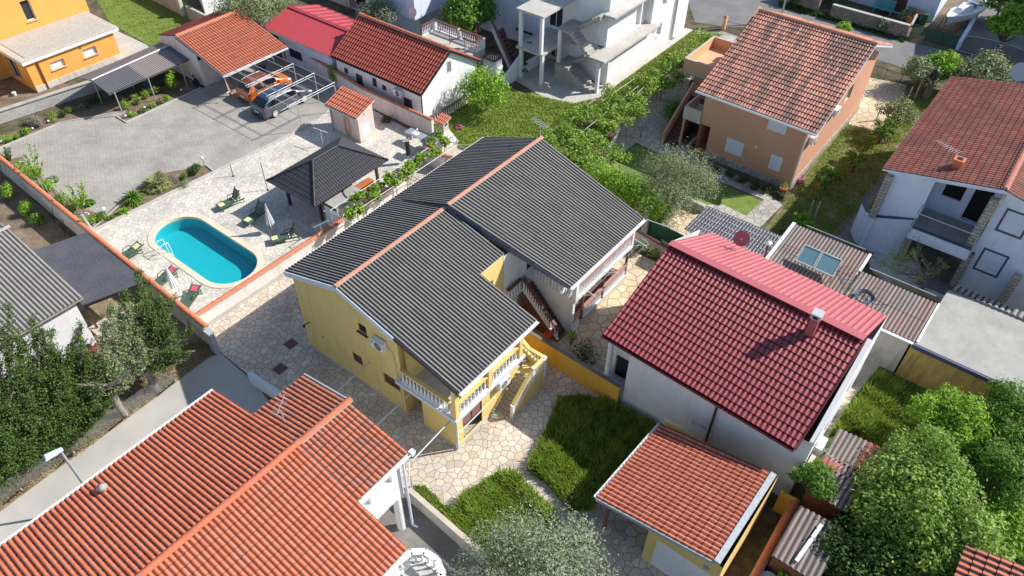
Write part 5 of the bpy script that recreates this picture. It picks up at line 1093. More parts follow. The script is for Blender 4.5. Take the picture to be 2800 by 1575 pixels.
c = uv(18.6, 65.6); t = thing('bucket', 'white bucket next to the wheelbarrow', 'bucket', c); part(MB().lathe(c, [(.12, 0), (.17, .3)], 12), 'pail', 'clean_white', t); part(MB().path([c+Z*.3+UD*.17, c+Z*.42, c+Z*.3-UD*.17], .008), 'handle', 'galv', t)
# garden globe lamps
for i, (x, y, lb) in enumerate(((559, 452, 'white globe lamp at the pointed end of the planting bed'), (292, 592, 'white globe lamp beside the shower post'), (497, 252, 'white globe lamp at the far corner of the herb bed'), (397, 300, 'white globe lamp in the middle of the herb bed'), (345, 323, 'white globe lamp at the front tip of the herb bed'), (135, 337, 'white globe lamp at the end of the border by the block wall'), (92, 357, 'white globe lamp third along the border from the image edge'), (50, 375, 'white globe lamp second along the border from the image edge'), (6, 393, 'white globe lamp first along the border at the image edge'))):
    c = P(x, y); t = thing('globe_lamp', lb, 'garden lamp', c, 'white globe lamps in the beds'); r_ = .13 if i < 2 else .09; hh = .5 if i < 2 else .12
    part(MB().tube(c, c+Z*hh, .02), 'post', 'black_metal', t); part(MB().lathe(c+Z*(hh+r_), [(r_*math.cos(a), r_*math.sin(a)) for a in [(-1.45+2.9*k/10) for k in range(11)]], 14), 'globe', 'lamp_glass', t)
for i, (x, y, lb) in enumerate(((550, 180, ''),)): pass
# outdoor shower tank near the pergola, barbecue
t = thing('solar_shower', 'black cylindrical solar shower on a thin pole between gazebo and barbecue', 'shower', P(1118, 446)); c = P(1118, 446)
part(MB().tube(c, c+Z*1.1, .035), 'pole', 'galv', t); part(MB().lathe(c+Z*.75+UD*.02, [(.17, 0), (.17, 1.15)], 16), 'tank', 'black_metal', t); part(MB().lathe(c+Z*1.902+UD*.02, [(.18, 0), (.18, .04)], 16), 'lid', 'galv', t)
t = thing('stone_barbecue', 'stone clad barbecue with chimney under a small tiled cap', 'barbecue', uv(34.2, 33.2))
m = MB().box(uv(33.5, 33.0, .45), .8, 2.0, .9).box(uv(33.45, 32.1, .9), .9, .2, 1.3)
part(MB().wallbar(uv(33.35, 32.05), uv(34.8, 32.05), 0, 1.05, .2).wallbar(uv(33.35, 33.95), uv(34.8, 33.95), 0, 1.05, .2).wallbar(uv(34.8, 32.0), uv(34.8, 34.0), 0, 1.05, .2), 'body', 'stucco_beige', t)
part(MB().box(uv(34.1, 33.0, .55), 1.3, 1.7, .08), 'grate_shelf', 'black_metal', t)
hd = MB(); b4 = [uv(33.2, 31.9, 1.06), uv(34.95, 31.9, 1.06), uv(34.95, 34.1, 1.06), uv(33.2, 34.1, 1.06)]; t4 = [uv(34.2, 32.6, 1.95), uv(34.8, 32.6, 1.95), uv(34.8, 33.2, 1.95), uv(34.2, 33.2, 1.95)]; b5 = [p+Z*.12 for p in b4]
hd.hexa(b4, b5); hd.hexa(b5, t4); part(hd, 'hood', 'bbq_stone', t); part(MB().box(uv(34.5, 32.9, 2.3), .55, .55, .75), 'chimney', 'stucco_beige', t); part(MB().box(uv(34.5, 32.61, 2.5), .25, .02, .2), 'flue', 'dark_void', t)
c0 = uv(34.5, 32.9, 2.72); roof(t, c0-UD*.45+VD*.45, c0-UD*.45-VD*.45, c0+UD*.45-VD*.45+Z*.25, c0+UD*.45+VD*.45+Z*.25, 'tile_garage', 'pan', .2, .3, .05, .03, .06, 'stucco_beige', 'chimney_cap')
t = thing('outdoor_sink', 'outdoor sink counter on legs left of the barbecue', 'sink', uv(34.1, 35.2)); part(MB().box(uv(34.0, 35.1, .9), .7, 2.0, .09), 'counter', 'galv', t)
for a_, b_ in ((33.75, 34.3), (33.75, 36.0), (34.25, 36.0)): part(MB().box(uv(a_, b_, .43), .12, .12, .85), 'leg', 'stucco_beige', t)
part(MB().box(uv(34.0, 35.3, .952), .4, .5, .02), 'basin', 'chrome', t); part(MB().path([uv(34.25, 35.3, .95), uv(34.25, 35.3, 1.2), uv(34.1, 35.3, 1.2)], .02), 'tap', 'chrome', t)
part(MB().box(uv(33.1, 34.3, .35), .5, .7, .06).box(uv(33.1, 34.3, .18), .1, .5, .3), 'bench', 'stucco_beige', t)
# T-shaped line pole
c = P(884, 400); t = thing('line_pole', 'white T shaped laundry pole rising behind the gazebo', 'pole', c); part(MB().tube(c, c+Z*1.4, .03), 'pole', 'galv_pole', t); part(MB().tube(c+Z*1.4-UD*.1+VD*.65, c+Z*1.4+UD*.1-VD*.65, .025), 'crossbar', 'clean_white', t)
# vine trellis along the main roof
t = thing('vine_trellis', 'white steel trellis between pool wall and black roof', 'trellis', uv(22.6, 30)); zt = 2.5; tr_ = MB()
for u_ in (22.4, 25.2, 28.0, 30.8, 33.0): part(MB().tube(uv(u_, 31.5, zt), uv(u_, 27.6, zt), .025), 'cross_bar', 'galv_pole', t)
for v_ in (31.5, 30.2, 28.6, 27.6): part(MB().tube(uv(22.4, v_, zt+.03), uv(33.0, v_, zt+.03), .025), 'long_bar', 'galv_pole', t)
for u_ in (22.4, 28.0, 33.0):
    for v_ in (31.45, 27.6): part(MB().tube(uv(u_, v_), uv(u_, v_, zt), .03), 'post', 'galv_pole', t)
# long poles from the yellow house to the orange roofed house
for i, (a, b, lb) in enumerate((((1027, 974), (917, 1075), 'grey pole from the yellow gable towards the orange roof, farthest from the balcony'), ((1135, 1064), (1026, 1167), 'grey pole ending under the balcony slab'), ((1243, 1138), (1125, 1262), 'light pole from the balcony corner to the wire post'))):
    za = (2.4, 2.5, 2.55)[i]; p0 = P(*a, za); p1 = P(*b, 2.3); t = thing('wire_pole', lb, 'pole', p1, 'long poles between the houses'); part(MB().tube(p0, p1, .04), 'pole', 'galv_pole', t); part(MB().lathe(p0, [(.07, -.04), (.07, .04)], 8, (p1-p0)), 'end_flange', 'galv', t)
c = P(1131, 1360); t = thing('wire_post', 'grey steel post with crossed wires next to the tiled roof corner', 'post', c); part(MB().tube(c, c+Z*2.3, .04), 'post', 'galv_pole', t); part(MB().tube(c+Z*2.3-UD*.4+VD*.4, c+Z*2.3+UD*.5-VD*.3, .015).tube(c+Z*2.3-UD*.4-VD*.4, c+Z*2.3+UD*.3+VD*.3, .015), 'cross_arms', 'clean_white', t)
# ================================================================ RED METAL ROOF BUILDING
t = thing('metal_roof_house', 'low bluish white building with crimson ribbed metal roof behind the tiled garage', 'house', uv(36.6, 47)); wl = Wall()
A, B = uv(36.5, 55.0), uv(36.5, 47.0); wl.panel(A, B, 0, 2.55, [op(A, B, (787, 129), (828, 170), kind='glass', frame='slate_trim', depth=.1), dict(s0=.3, s1=1.2, z0=0, z1=2.1, kind='door_panel', pane='slate_trim', frame='slate_trim', depth=.08)])
wl.panel(B, uv(42.3, 47.0), 0, 2.5); wl.panel(uv(36.5, 55), uv(42.3, 55), 0, 2.5, out=VD); wl.panel(uv(42.3, 47), uv(42.3, 55), 0, 2.5, out=UD); wl.done(t, 'blue_white_wall')
e0, e1, r1, r0 = uv(36.1, 55.2, 2.65), uv(36.1, 46.7, 2.65), uv(39.15, 46.9, 3.45), uv(39.15, 55.2, 3.45); bb0, bb1 = uv(42.4, 55.2, 2.6), uv(42.4, 47.0, 2.6)
KM = dict(kind='corr', cw=.21, rl=9, amp=.05, step=0, th=.06, trim='galv'); roof(t, e0, e1, r1, r0, 'red_metal', **KM); KM2 = dict(kind='rib', cw=.9, rl=9, amp=.045, step=0, th=.06, trim='galv'); roof(t, bb1, bb0, r0, r1, 'red_metal', **KM2)
part(MB().bar(r0+Z*.05, r1+Z*.05, .4, .03), 'ridge_cap', 'red_metal', t); gutter(t, e0-UD*.05-Z*.05, e1-UD*.05-Z*.05, 'galv')
# ================================================================ WHITE COTTAGE
t = thing('white_cottage', 'white cottage with steep red pantile roof, dark shutters and a wall mounted fan unit', 'house', uv(36.44, 36.85)); wl = Wall()
A, B = uv(36.44, 46.4), uv(36.44, 36.85); wk = dict(kind='slat', pane='brown_shutter', frame='brown_shutter', depth=.06)
wl.panel(A, B, 0, 2.65, [op(A, B, q('01', 870, 665), q('01', 915, 735), **wk), op(A, B, q('01', 985, 722), q('01', 1075, 930), kind='door_panel', pane='brown_shutter', frame='brown_shutter', depth=.06), op(A, B, q('01', 1148, 765), q('01', 1202, 870), **wk), op(A, B, q('01', 1245, 835), q('01', 1295, 905), **wk), op(A, B, q('01', 1458, 955), q('01', 1555, 1125), **wk)])
C_ = uv(43.0, 36.85); wl.panel(B, C_, 0, 2.65, [], [(0, 2.65), (1, 2.65), (.49, 4.78)]); wl.panel(C_, uv(43.0, 46.4), 0, 2.65, out=UD); wl.panel(A, uv(43, 46.4), 0, 2.65, (), [(0, 2.65), (1, 2.65), (.49, 4.78)], out=VD); wl.done(t, 'white_wall')
part(MB().box(uv(39.7, 36.82, 3.6), .42, .04, .95), 'vent', 'clean_white', t); vs = MB()
for i in range(7): vs.box(uv(39.7, 36.79, 3.22+.12*i), .34, .03, .07)
part(vs, 'vent_louvres', 'brown_shutter', t)
e0, e1, r1, r0 = uv(36.2, 46.6, 2.72), uv(36.2, 36.6, 2.72), uv(39.72, 36.6, 4.95), uv(39.72, 46.6, 4.95); KT = dict(kind='pan', cw=.26, rl=.40, amp=.06, step=.04, th=.1, trim='black_metal')
roof(t, e0, e1, r1, r0, 'tile_red', **KT); roof(t, uv(43.3, 36.6, 2.7), uv(43.3, 46.6, 2.7), r0, r1, 'tile_red', **KT); caps(t, r0+Z*.06, r1+Z*.06, .15, .42, 'tile_orange')
gutter(t, e0-UD*.06-Z*.06, e1-UD*.06-Z*.06, 'black_metal'); pipe(t, uv(36.38, 36.8), 2.6, .05, 'black_metal'); pipe(t, uv(43.0, 36.75), 2.6, .1, 'black_metal'); part(MB().bar(e1+Z*-.06, r1-Z*.06, .05, .16).bar(r1-Z*.06, uv(43.3, 36.6, 2.62), .05, .16), 'verge_board', 'black_metal', t)
ac_unit(t, uv(36.44, 39.2, 1.95), VD, -UD); part(MB().path([uv(36.4, 38.95, 1.8), uv(36.4, 38.9, 1.2), uv(36.4, 38.9, .2)], .015, 4), 'cable', 'galv', t)
t = thing('garden_balustrade', 'low white balustrade along the foot of the white cottage gable', 'balustrade', uv(36.8, 36.2)); balustrade(t, uv(36.5, 36.25), uv(41.0, 36.25), 0, 0, .75, .25, 'white_wall', 'brown_rail')
# roof terrace behind the cottage
t = thing('roof_terrace', 'raised concrete terrace with white balustrades and brown rails behind the cottage roof', 'terrace', uv(44.3, 40))
part(MB().prism([uv(43.4, 37.8), uv(45.2, 37.8), uv(45.2, 43.4), uv(43.4, 43.4)], 0, 2.7), 'terrace_base', 'stucco_beige', t); part(MB().prism([uv(43.45, 37.85), uv(45.15, 37.85), uv(45.15, 43.35), uv(43.45, 43.35)], 2.702, 2.72), 'terrace_floor', 'slab_concrete', t)
for a, b in (((43.45, 43.3), (45.1, 43.3)), ((45.1, 43.3), (45.1, 40.6)), ((45.1, 40.4), (45.1, 37.9)), ((45.1, 37.9), (44.0, 37.9)), ((44.0, 37.9), (44.0, 39.1))): balustrade(t, uv(*a), uv(*b), 2.72, 2.72, .9, .2, 'clean_white', 'brown_rail')
for a, b in ((45.1, 40.5), (45.1, 43.3), (45.1, 37.9)): part(MB().box(uv(a, b, 3.15), .25, .25, .85), 'terrace_post', 'clean_white', t)
part(MB().tube(uv(44.7, 38.3, 2.7), uv(44.7, 38.3, 4.4), .05), 'stove_pipe', 'rust', t); part(MB().lathe(uv(44.95, 38.3, 4.1), [(.16, 0), (.16, .75)], 12).lathe(uv(44.95, 38.3, 4.85), [(.17, 0), (.17, .04)], 12), 'tank', 'black_metal', t)
part(MB().tube(uv(43.9, 40.5, 2.7), uv(43.9, 40.5, 3.6), .04), 'vent_pipe', 'rust', t)
t = thing('lower_terrace', 'lower square balcony with white balustrade right of the cottage', 'terrace', uv(44.5, 36.3)); part(MB().prism([uv(44.0, 35.8), uv(45.1, 35.8), uv(45.1, 37.1), uv(44.0, 37.1)], 0, 1.75), 'terrace_base', 'white_wall', t)
for a, b in (((44.05, 37.05), (45.05, 37.05)), ((45.05, 37.05), (45.05, 35.85)), ((45.05, 35.85), (44.05, 35.85)), ((44.05, 35.85), (44.05, 37.05))): balustrade(t, uv(*a), uv(*b), 1.76, 1.76, .85, .2, 'clean_white', 'brown_rail')
t = thing('garden_stair', 'dark stair with white baluster handrail climbing towards the tree', 'stair', uv(47, 36)); stairs(t, uv(46.8, 36.2), uv(49.2, 40.0), 1.2, 0, 2.0, 10, 'brown_rail', UD); balustrade(t, uv(46.7, 36.0), uv(49.0, 40.1), 0.2, 2.2, .85, .3, 'clean_white', 'brown_rail'); part(MB().lathe(uv(46.65, 35.8), [(.12, 0), (.12, 1.1), (.16, 1.15), (.05, 1.35)], 8), 'newel_post', 'white_wall', t)
t = thing('white_garden_wall', 'curved white garden wall with baluster panel beside the porch columns', 'wall', uv(46.5, 35.2)); part(MB().hexa([uv(44.6, 35.4), uv(47.4, 35.5), uv(47.4, 35.65), uv(44.6, 35.55)], [uv(44.6, 35.4, .9), uv(47.4, 35.5, 2.2), uv(47.4, 35.65, 2.2), uv(44.6, 35.55, .9)]), 'wall_body', 'white_wall', t); balustrade(t, uv(44.5, 35.4), uv(43.2, 35.4), 0, 0, .8, .22, 'white_wall', 'white_wall')
# ================================================================ WHITE HOUSES BEHIND
t = thing('white_rear_house', 'white two storey house with overhanging upper floor behind the cottage ridge', 'house', uv(46, 46.2)); wl = Wall()
wl.panel(uv(45.7, 52.5), uv(45.7, 46.2), 2.6, 6.5, [dict(s0=3.6, s1=5.0, z0=4.2, z1=5.4, kind='glass', frame='brown_rail')]); wl.panel(uv(45.7, 46.2), uv(54, 46.2), 2.6, 6.5, [dict(s0=2.0, s1=3.3, z0=4.2, z1=5.4, kind='glass', frame='clean_white')]); wl.mb.prism([uv(45.7, 46.2), uv(54, 46.2), uv(54, 52.5), uv(45.7, 52.5)], 2.5, 2.6); wl.mb.prism([uv(47.5, 47.5), uv(53, 47.5), uv(53, 52), uv(47.5, 52)], 0, 2.5)
wl.mb.prism([uv(45.7, 46.2), uv(54, 46.2), uv(54, 52.5), uv(45.7, 52.5)], 6.5, 6.6); wl.done(t, 'blue_white_wall')
t = thing('white_tall_house', 'tall white house wall with dark shuttered windows left of the concrete stairs', 'house', uv(52.5, 36)); wl = Wall(); A, B = uv(52.4, 45.5), uv(52.4, 33.6)
wl.panel(A, B, 0, 8.5, [op(A, B, q('T', 1130, 5), q('T', 1230, 45), kind='slat', pane='brown_shutter', frame='brown_shutter'), op(A, B, q('T', 1125, 255), q('T', 1285, 340), kind='slat', pane='brown_shutter', frame='brown_shutter'), op(A, B, q('T', 860, 310), q('T', 915, 450), kind='void', depth=.3), dict(s0=9.0, s1=10.0, z0=4.0, z1=5.9, kind='void')]); wl.panel(uv(52.4, 33.6), uv(60, 33.6), 0, 8.5); wl.panel(A, uv(60, 45.5), 0, 8.5, out=VD); wl.mb.prism([uv(52.4, 33.6), uv(60, 33.6), uv(60, 45.5), uv(52.4, 45.5)], 8.5, 8.6); wl.done(t, 'blue_white_wall')
t = thing('pale_house', 'pale lilac house with dark open garage at the top edge behind the red metal roof', 'house', P(970, 48)); wl = Wall(); A, B = uv(47.6, 57.5), uv(47.6, 53.2); wl.panel(A, B, 0, 3.2, [dict(s0=.4, s1=2.8, z0=0, z1=2.4, kind='void', depth=1.0)]); wl.panel(B, uv(53, 53.2), 0, 3.2); wl.mb.prism([uv(47.6, 53.2), uv(53, 53.2), uv(53, 57.5), uv(47.6, 57.5)], 3.2, 3.3); wl.panel(uv(47.6, 65), uv(47.6, 57.6), 0, 2.2, [dict(s0=1, s1=5, z0=0.2, z1=1.9, kind='void', depth=.8)]); wl.done(t, 'pink_wall')
# ================================================================ CONCRETE APARTMENT HOUSE
t = thing('unfinished_apartments', 'white unfinished apartment house with raw concrete slabs, columns and zigzag stairs', 'apartment house', uv(48.6, 29.2)); wl = Wall()
A, B = uv(50.6, 29.2), uv(64.6, 29.2); wp = dict(kind='panel', pane='clean_white', frame='clean_white', depth=.28, nh=1, mull=False)
wl.panel(A, B, 0, 2.75, [op(A, B, (1680, 180), (1708, 161), **wp), op(A, B, (1732, 144), (1759, 126), **wp)]+[dict(s0=8.0, s1=9.2, z0=1.2, z1=2.3, **wp)])
A2, B2 = uv(51.3, 29.8), uv(57.6, 29.8); wl.panel(A2, B2, 2.9, 5.8, [op(A2, B2, (1691, 88), (1720, 70), **wp), dict(s0=4.3, s1=5.4, z0=3.0, z1=5.2, **wp)]); wl.panel(uv(57.6, 29.2), B, 2.75, 8.5, [dict(s0=1.3, s1=2.5, z0=3.9, z1=5.1, **wp), dict(s0=5.1, s1=6.4, z0=3.0, z1=5.4, **wp)]); wl.panel(uv(57.6, 29.8), uv(57.6, 29.2), 2.9, 8.5, out=-UD)
wl.panel(uv(51.3, 33.4), uv(51.3, 29.8), 0, 2.75); wl.panel(uv(51.3, 36.5), uv(51.3, 33.4), 0, 6.0, [dict(s0=1.1, s1=2.1, z0=.35, z1=2.3, kind='glass'), dict(s0=.8, s1=2.2, z0=3.1, z1=5.2, kind='glass')]); wl.panel(uv(51.3, 33.4), uv(51.3, 29.8), 2.9, 8.5)
wl.panel(uv(51.3, 29.8), uv(57.6, 29.8), 6.0, 8.5, [dict(s0=1.0, s1=2.2, z0=6.9, z1=8.1, **wp)]); wl.panel(uv(50.62, 33), uv(50.62, 29.2), 0, 2.6, out=-UD); wl.done(t, 'white_wall')
for n_, (L4, z0_, z1_) in enumerate((([(49.0, 28.45), (58.0, 28.45), (58.0, 29.9), (49.0, 29.9)], 2.74, 2.92), ([(50.6, 28.8), (57.6, 28.8), (57.6, 29.9), (50.6, 29.9)], 5.78, 5.94), ([(46.7, 33.0), (51.3, 33.0), (51.3, 35.7), (46.7, 35.7)], 2.8, 2.98), ([(46.8, 33.1), (51.3, 33.1), (51.3, 35.8), (46.8, 35.8)], 5.95, 6.12), ([(46.5, 32.7), (51.3, 32.7), (51.3, 35.4), (46.5, 35.4)], 0, .25))): part(MB().prism([uv(*a) for a in L4], z0_, z1_), 'floor_slab', 'slab_concrete', t)
for a, b, z0_, z1_ in ((46.95, 33.15, .25, 2.8), (46.95, 35.3, .25, 2.8), (46.95, 33.3, 2.98, 5.95), (46.95, 35.4, 2.98, 5.95), (49.0, 32.9, 1.5, 4.3), (49.1, 29.0, 0, 2.74), (50.3, 28.9, 0, 2.74)): part(MB().box(uv(a, b, (z0_+z1_)/2), .26, .26, z1_-z0_), 'column', 'white_wall', t)
part(MB().wallbar(uv(47.0, 35.4), uv(51.3, 35.4), .25, 1.2, .15), 'parapet', 'white_wall', t)
def flight(u0_, w_, va, vb, za, zb, n_=8, solid=False):
    m = MB()
    for i in range(n_):
        z1_ = za+(zb-za)*(i+1)/n_; a_ = va+(vb-va)*i/n_; b_ = va+(vb-va)*(i+1)/n_; lo = 0 if solid else z1_-.34; m.prism([uv(u0_, a_), uv(u0_+w_, a_), uv(u0_+w_, b_), uv(u0_, b_)], lo, z1_)
    part(m, 'stair_flight', 'concrete', t)
flight(48.6, 1.05, 29.2, 32.0, 0, 1.5, 8, True); flight(49.75, .9, 32.0, 29.9, 1.5, 2.9); flight(49.0, 1.0, 29.9, 32.0, 2.9, 4.4); flight(50.1, .95, 32.0, 29.9, 4.4, 5.9)
part(MB().prism([uv(48.6, 32.0), uv(50.8, 32.0), uv(50.8, 33.0), uv(48.6, 33.0)], 0, 1.5), 'landing', 'concrete', t); part(MB().prism([uv(49.0, 32.0), uv(51.2, 32.0), uv(51.2, 33.3), uv(49.0, 33.3)], 4.24, 4.4), 'landing', 'concrete', t)
for u_ in (61.8, 62.05): pipe(t, uv(u_, 29.1), 8.4, .08, 'galv', .06, 'downpipe', -VD*.25)
mt_ = MB()
for k in range(4): mt_.box(uv(58.2+.16*k, 29.18, 1.9), .08, .03, .16)
mt_.box(uv(59.0, 29.18, 1.4), .08, .03, .8); part(mt_, 'meter_box', 'grey_trim', t)
# ================================================================ PEACH HOUSE
t = thing('peach_house', 'large peach coloured house with weathered two tone tile roof and white shutters', 'house', uv(46.25, 10.87)); wl = Wall(); A, B = uv(46.25, 18.35), uv(46.25, 10.87); we = dict(kind='slat', pane='white_shutter', frame='white_shutter', depth=.05)
wl.panel(A, B, 0, 4.85, [dict(s0=0, s1=.85, z0=0, z1=2.5, kind='void', depth=3.2), op(A, B, q('E', 918, 772), q('E', 1078, 1010), **we), op(A, B, q('E', 1422, 552), q('E', 1605, 745), **we), op(A, B, q('E', 1450, 968), q('E', 1535, 1190), **we)])
C_ = uv(60.2, 10.87); wl.panel(B, C_, 0, 4.85, [dict(s0=3.0, s1=3.35, z0=2.0, z1=2.9, kind='glass', frame='terrace_peach'), dict(s0=8, s1=9.2, z0=3.2, z1=4.4, kind='glass')], [(0, 4.85), (1, 4.85), (1, 5.0), (.6, 7.9)]); wl.panel(uv(48.5, 18.35), A, 2.6, 4.85, out=VD); wl.panel(uv(48.5, 19.3), uv(48.5, 18.35), 2.6, 4.85); wl.panel(uv(48.5, 19.3), uv(60.2, 19.3), 0, 4.85, (), [(0, 4.85), (1, 4.85), (.6, 7.9)], out=VD); wl.panel(C_, uv(60.2, 19.3), 0, 4.85, out=UD); wl.done(t, 'peach_wall')
part(MB().wallbar(uv(46.22, 17.5), uv(46.22, 10.84), 0, .5, .1).wallbar(uv(46.3, 10.83), uv(60, 10.83), 0, .5, .1), 'stone_plinth', 'rubble', t)
part(MB().lathe(uv(46.25, 13.9, 2.3), [(.09, 0), (.1, .06), (.03, .12)], 10, -UD), 'wall_lamp', 'lamp_glass', t)
part(MB().prism([uv(46.1, 18.3), uv(48.5, 18.3), uv(48.5, 19.7), uv(46.1, 19.7)], 2.5, 2.66), 'balcony_slab', 'stucco_beige', t); part(MB().wallbar(uv(46.15, 18.36), uv(46.15, 19.65), 2.66, 3.5, .12).wallbar(uv(46.1, 19.66), uv(48.4, 19.66), 2.66, 3.5, .12), 'balcony_parapet', 'stucco_beige', t); part(MB().box(uv(46.25, 19.6, 1.25), .14, .14, 2.5), 'porch_post', 'peach_wall', t)
stairs(t, uv(46.0, 19.8), uv(49.6, 19.8), .95, 0, 2.6, 13, 'brown_shutter', VD); m = MB().hexa([uv(45.9, 20.8), uv(49.6, 20.8), uv(49.6, 20.95), uv(45.9, 20.95)], [uv(45.9, 20.8, .9), uv(49.6, 20.8, 3.5), uv(49.6, 20.95, 3.5), uv(45.9, 20.95, .9)]); part(m, 'stair_parapet', 'peach_wall', t)
part(MB().wallbar(uv(46.3, 18.9), uv(49.4, 18.9), 0, .5, .14), 'low_wall', 'stucco_beige', t)
# terrace
part(MB().prism([uv(52.9, 19.3), uv(58.0, 19.3), uv(58.0, 23.4), uv(52.9, 23.4)], 2.2, 2.5), 'terrace_slab', 'stucco_beige', t); part(MB().prism([uv(53.0, 19.3), uv(57.9, 19.3), uv(57.9, 23.3), uv(53.0, 23.3)], 2.502, 2.53), 'terrace_floor', 'terrace_peach', t)
part(MB().wallbar(uv(52.98, 19.3), uv(52.98, 23.4), 2.5, 3.35, .15).wallbar(uv(52.9, 23.33), uv(58, 23.33), 2.5, 3.35, .14).wallbar(uv(57.93, 19.4), uv(57.93, 23.26), 2.5, 3.35, .14).box(uv(57.2, 20.3, 3.2), .9, 1.4, 1.6), 'terrace_parapet', 'terrace_peach', t); part(MB().wallbar(uv(52.98, 19.3), uv(52.98, 23.42), 3.352, 3.4, .19).wallbar(uv(53.1, 23.33), uv(58, 23.33), 3.352, 3.4, .18).wallbar(uv(57.93, 19.4), uv(57.93, 23.2), 3.352, 3.4, .18), 'parapet_coping', 'stucco_beige', t)
part(MB().prism([uv(53.6, 19.3), uv(57.6, 19.3), uv(57.6, 22.6), uv(53.6, 22.6)], 0, 2.2), 'terrace_base', 'peach_wall', t)
K = dict(kind='pan', cw=.21, rl=.42, amp=.045, step=.05, th=.14, trim='light_trim', m=6); pz0, pz1 = 4.95, 7.98
e0, e1, r1, r0 = P(1904, 246, pz0), P(2235, 367, pz0), P(2398, 122, pz1), P(2075, 28, pz1); roof(t, e0, e1, r1, r0, 'tile_peach', **K); b1 = r1+UD*6.2-Z*2.4; b0 = r0+UD*6.2-Z*2.4; roof(t, b1, b0, r0, r1, 'tile_peach', **K); caps(t, r0+Z*.05, r1+Z*.05, .14, .4, 'terracotta')
gutter(t, e0-UD*.08-Z*.06, e1-UD*.08-Z*.06, 'clean_white', .14, .12); pipe(t, uv(46.2, 10.8), 4.8, .1, 'light_trim', .055)
for a, b, z_ in ((47.6, 10.86, 3.6), (51.6, 10.86, 3.9)): ac_unit(t, uv(a, b, z_), UD, -VD)
# ================================================================ BLUE-WHITE HOUSE ON THE RIGHT
t = thing('blue_white_house', 'bluish white house with red tile roof, stone pillars and slate framed windows', 'house', uv(43.4, -1)); wl = Wall(); bu = 43.4
A, B = uv(bu, -1.05), uv(bu, -9.0); wf = dict(kind='slat', pane='blue_white_wall', frame='white_shutter', depth=.06, surround='slate_trim', mull=True); wl.panel(A, B, 0, 5.9, [op(A, B, q('F', 1690, 310), q('F', 1775, 610), **wf), op(A, B, q('F', 1430, 755), q('F', 1525, 1045), **wf)], [(0, 5.9), (1, 5.9), (.02, 7.2)])
for jb in wl.jobs: jb[0]['s1'] = jb[0]['s0']+1.15
wl.jobs[0][0]['z0'] = wl.jobs[0][0]['z1']-1.35
wl.panel(uv(bu, 4.9), uv(bu, 2.4), 2.6, 5.9, (), [(0, 5.9), (1, 5.9), (1, 6.6)]); wl.panel(uv(bu, 2.4), uv(45.9, 2.4), 2.6, 5.9, out=-VD)
C_, D_ = uv(45.8, 2.4), uv(45.8, -1.0); wl.panel(C_, D_, 2.8, 6.6, [dict(s0=.5, s1=1.6, z0=4.0, z1=5.4, kind='glass', frame='dark_void', pane='dark_void', depth=.2), dict(s0=2.05, s1=3.05, z0=2.95, z1=5.5, kind='glass', frame='dark_void', pane='dark_void', depth=.3)]); wl.panel(uv(45.8, -1.0), uv(bu, -1.0), 0, 6.9, out=VD)
wl.panel(uv(46.5, 2.4), uv(46.5, -1), 0, 2.6, [dict(s0=2.0, s1=3.0, z0=.1, z1=2.0, kind='void', depth=.4)]); wl.panel(uv(bu, 4.9), uv(58, 4.9), 0, 5.9, out=VD); wl.panel(uv(bu, -9), uv(58, -9), 0, 5.9, out=-VD)
wl.mb.hexa([uv(bu-.03, 4.95, 5.6), uv(bu-.03, -1.1, 6.85), uv(bu+.1, -1.1, 6.85), uv(bu+.1, 4.95, 5.6)], [uv(bu-.03, 4.95, 6.05), uv(bu-.03, -1.1, 7.25), uv(bu+.1, -1.1, 7.25), uv(bu+.1, 4.95, 6.05)]); wl.done(t, 'blue_white_wall')
for a, b, z0_, z1_ in ((43.25, 4.75, 2.5, 5.6), (43.25, 2.3, 0, 2.6), (43.3, -1.05, 0, 2.65), (43.2, -.75, 2.7, 6.5), (42.9, -3.7, 0, 2.6)): part(MB().box(uv(a, b, (z0_+z1_)/2), .4, .42, z1_-z0_), 'stone_pillar', 'stone_blocks', t)
part(MB().prism([uv(42.55, 2.4), uv(45.9, 2.4), uv(45.9, -1.0), uv(42.55, -1.0)], 2.6, 2.8), 'balcony_floor', 'concrete', t); part(MB().wallbar(uv(42.5, 2.45), uv(42.5, -1.0), 2.55, 3.3, .14), 'balcony_parapet', 'blue_white_wall', t); part(MB().wallbar(uv(42.5, 2.45), uv(42.5, -1.0), 3.302, 3.38, .2).wallbar(uv(42.6, 2.45), uv(44.0, 2.45), 3.302, 3.38, .12), 'parapet_coping', 'slate_trim', t)
part(MB().path([uv(42.4, 2.4, 3.0), uv(42.4, 2.45, 4.4), uv(42.4, -.95, 4.4), uv(42.4, -1.0, 3.0)], .035).tube(uv(42.4, 2.45, 4.4), uv(45.5, 2.45, 4.5), .03).tube(uv(42.4, -.95, 4.4), uv(43.4, -.95, 4.5), .03), 'laundry_frame', 'galv_pole', t)
cw_ = MB(); pts = [(43.4, 2.5, 3.3), (43.3, 3.6, 2.9), (43.3, 4.5, 2.55), (43.7, 5.2, 2.4), (44.5, 5.7, 2.35), (45.6, 5.8, 2.4)]
cc_ = MB()
for p, n_ in zip(pts, pts[1:]):
    a, b = uv(p[0], p[1]), uv(n_[0], n_[1]); s_ = (b-a).normalized().cross(Z)*.08; cw_.hexa([a-s_, b-s_, b+s_, a+s_], [a-s_+Z*p[2], b-s_+Z*n_[2], b+s_+Z*n_[2], a+s_+Z*p[2]]); cc_.bar(a+Z*(p[2]+.04), b+Z*(n_[2]+.04), .22, .08)
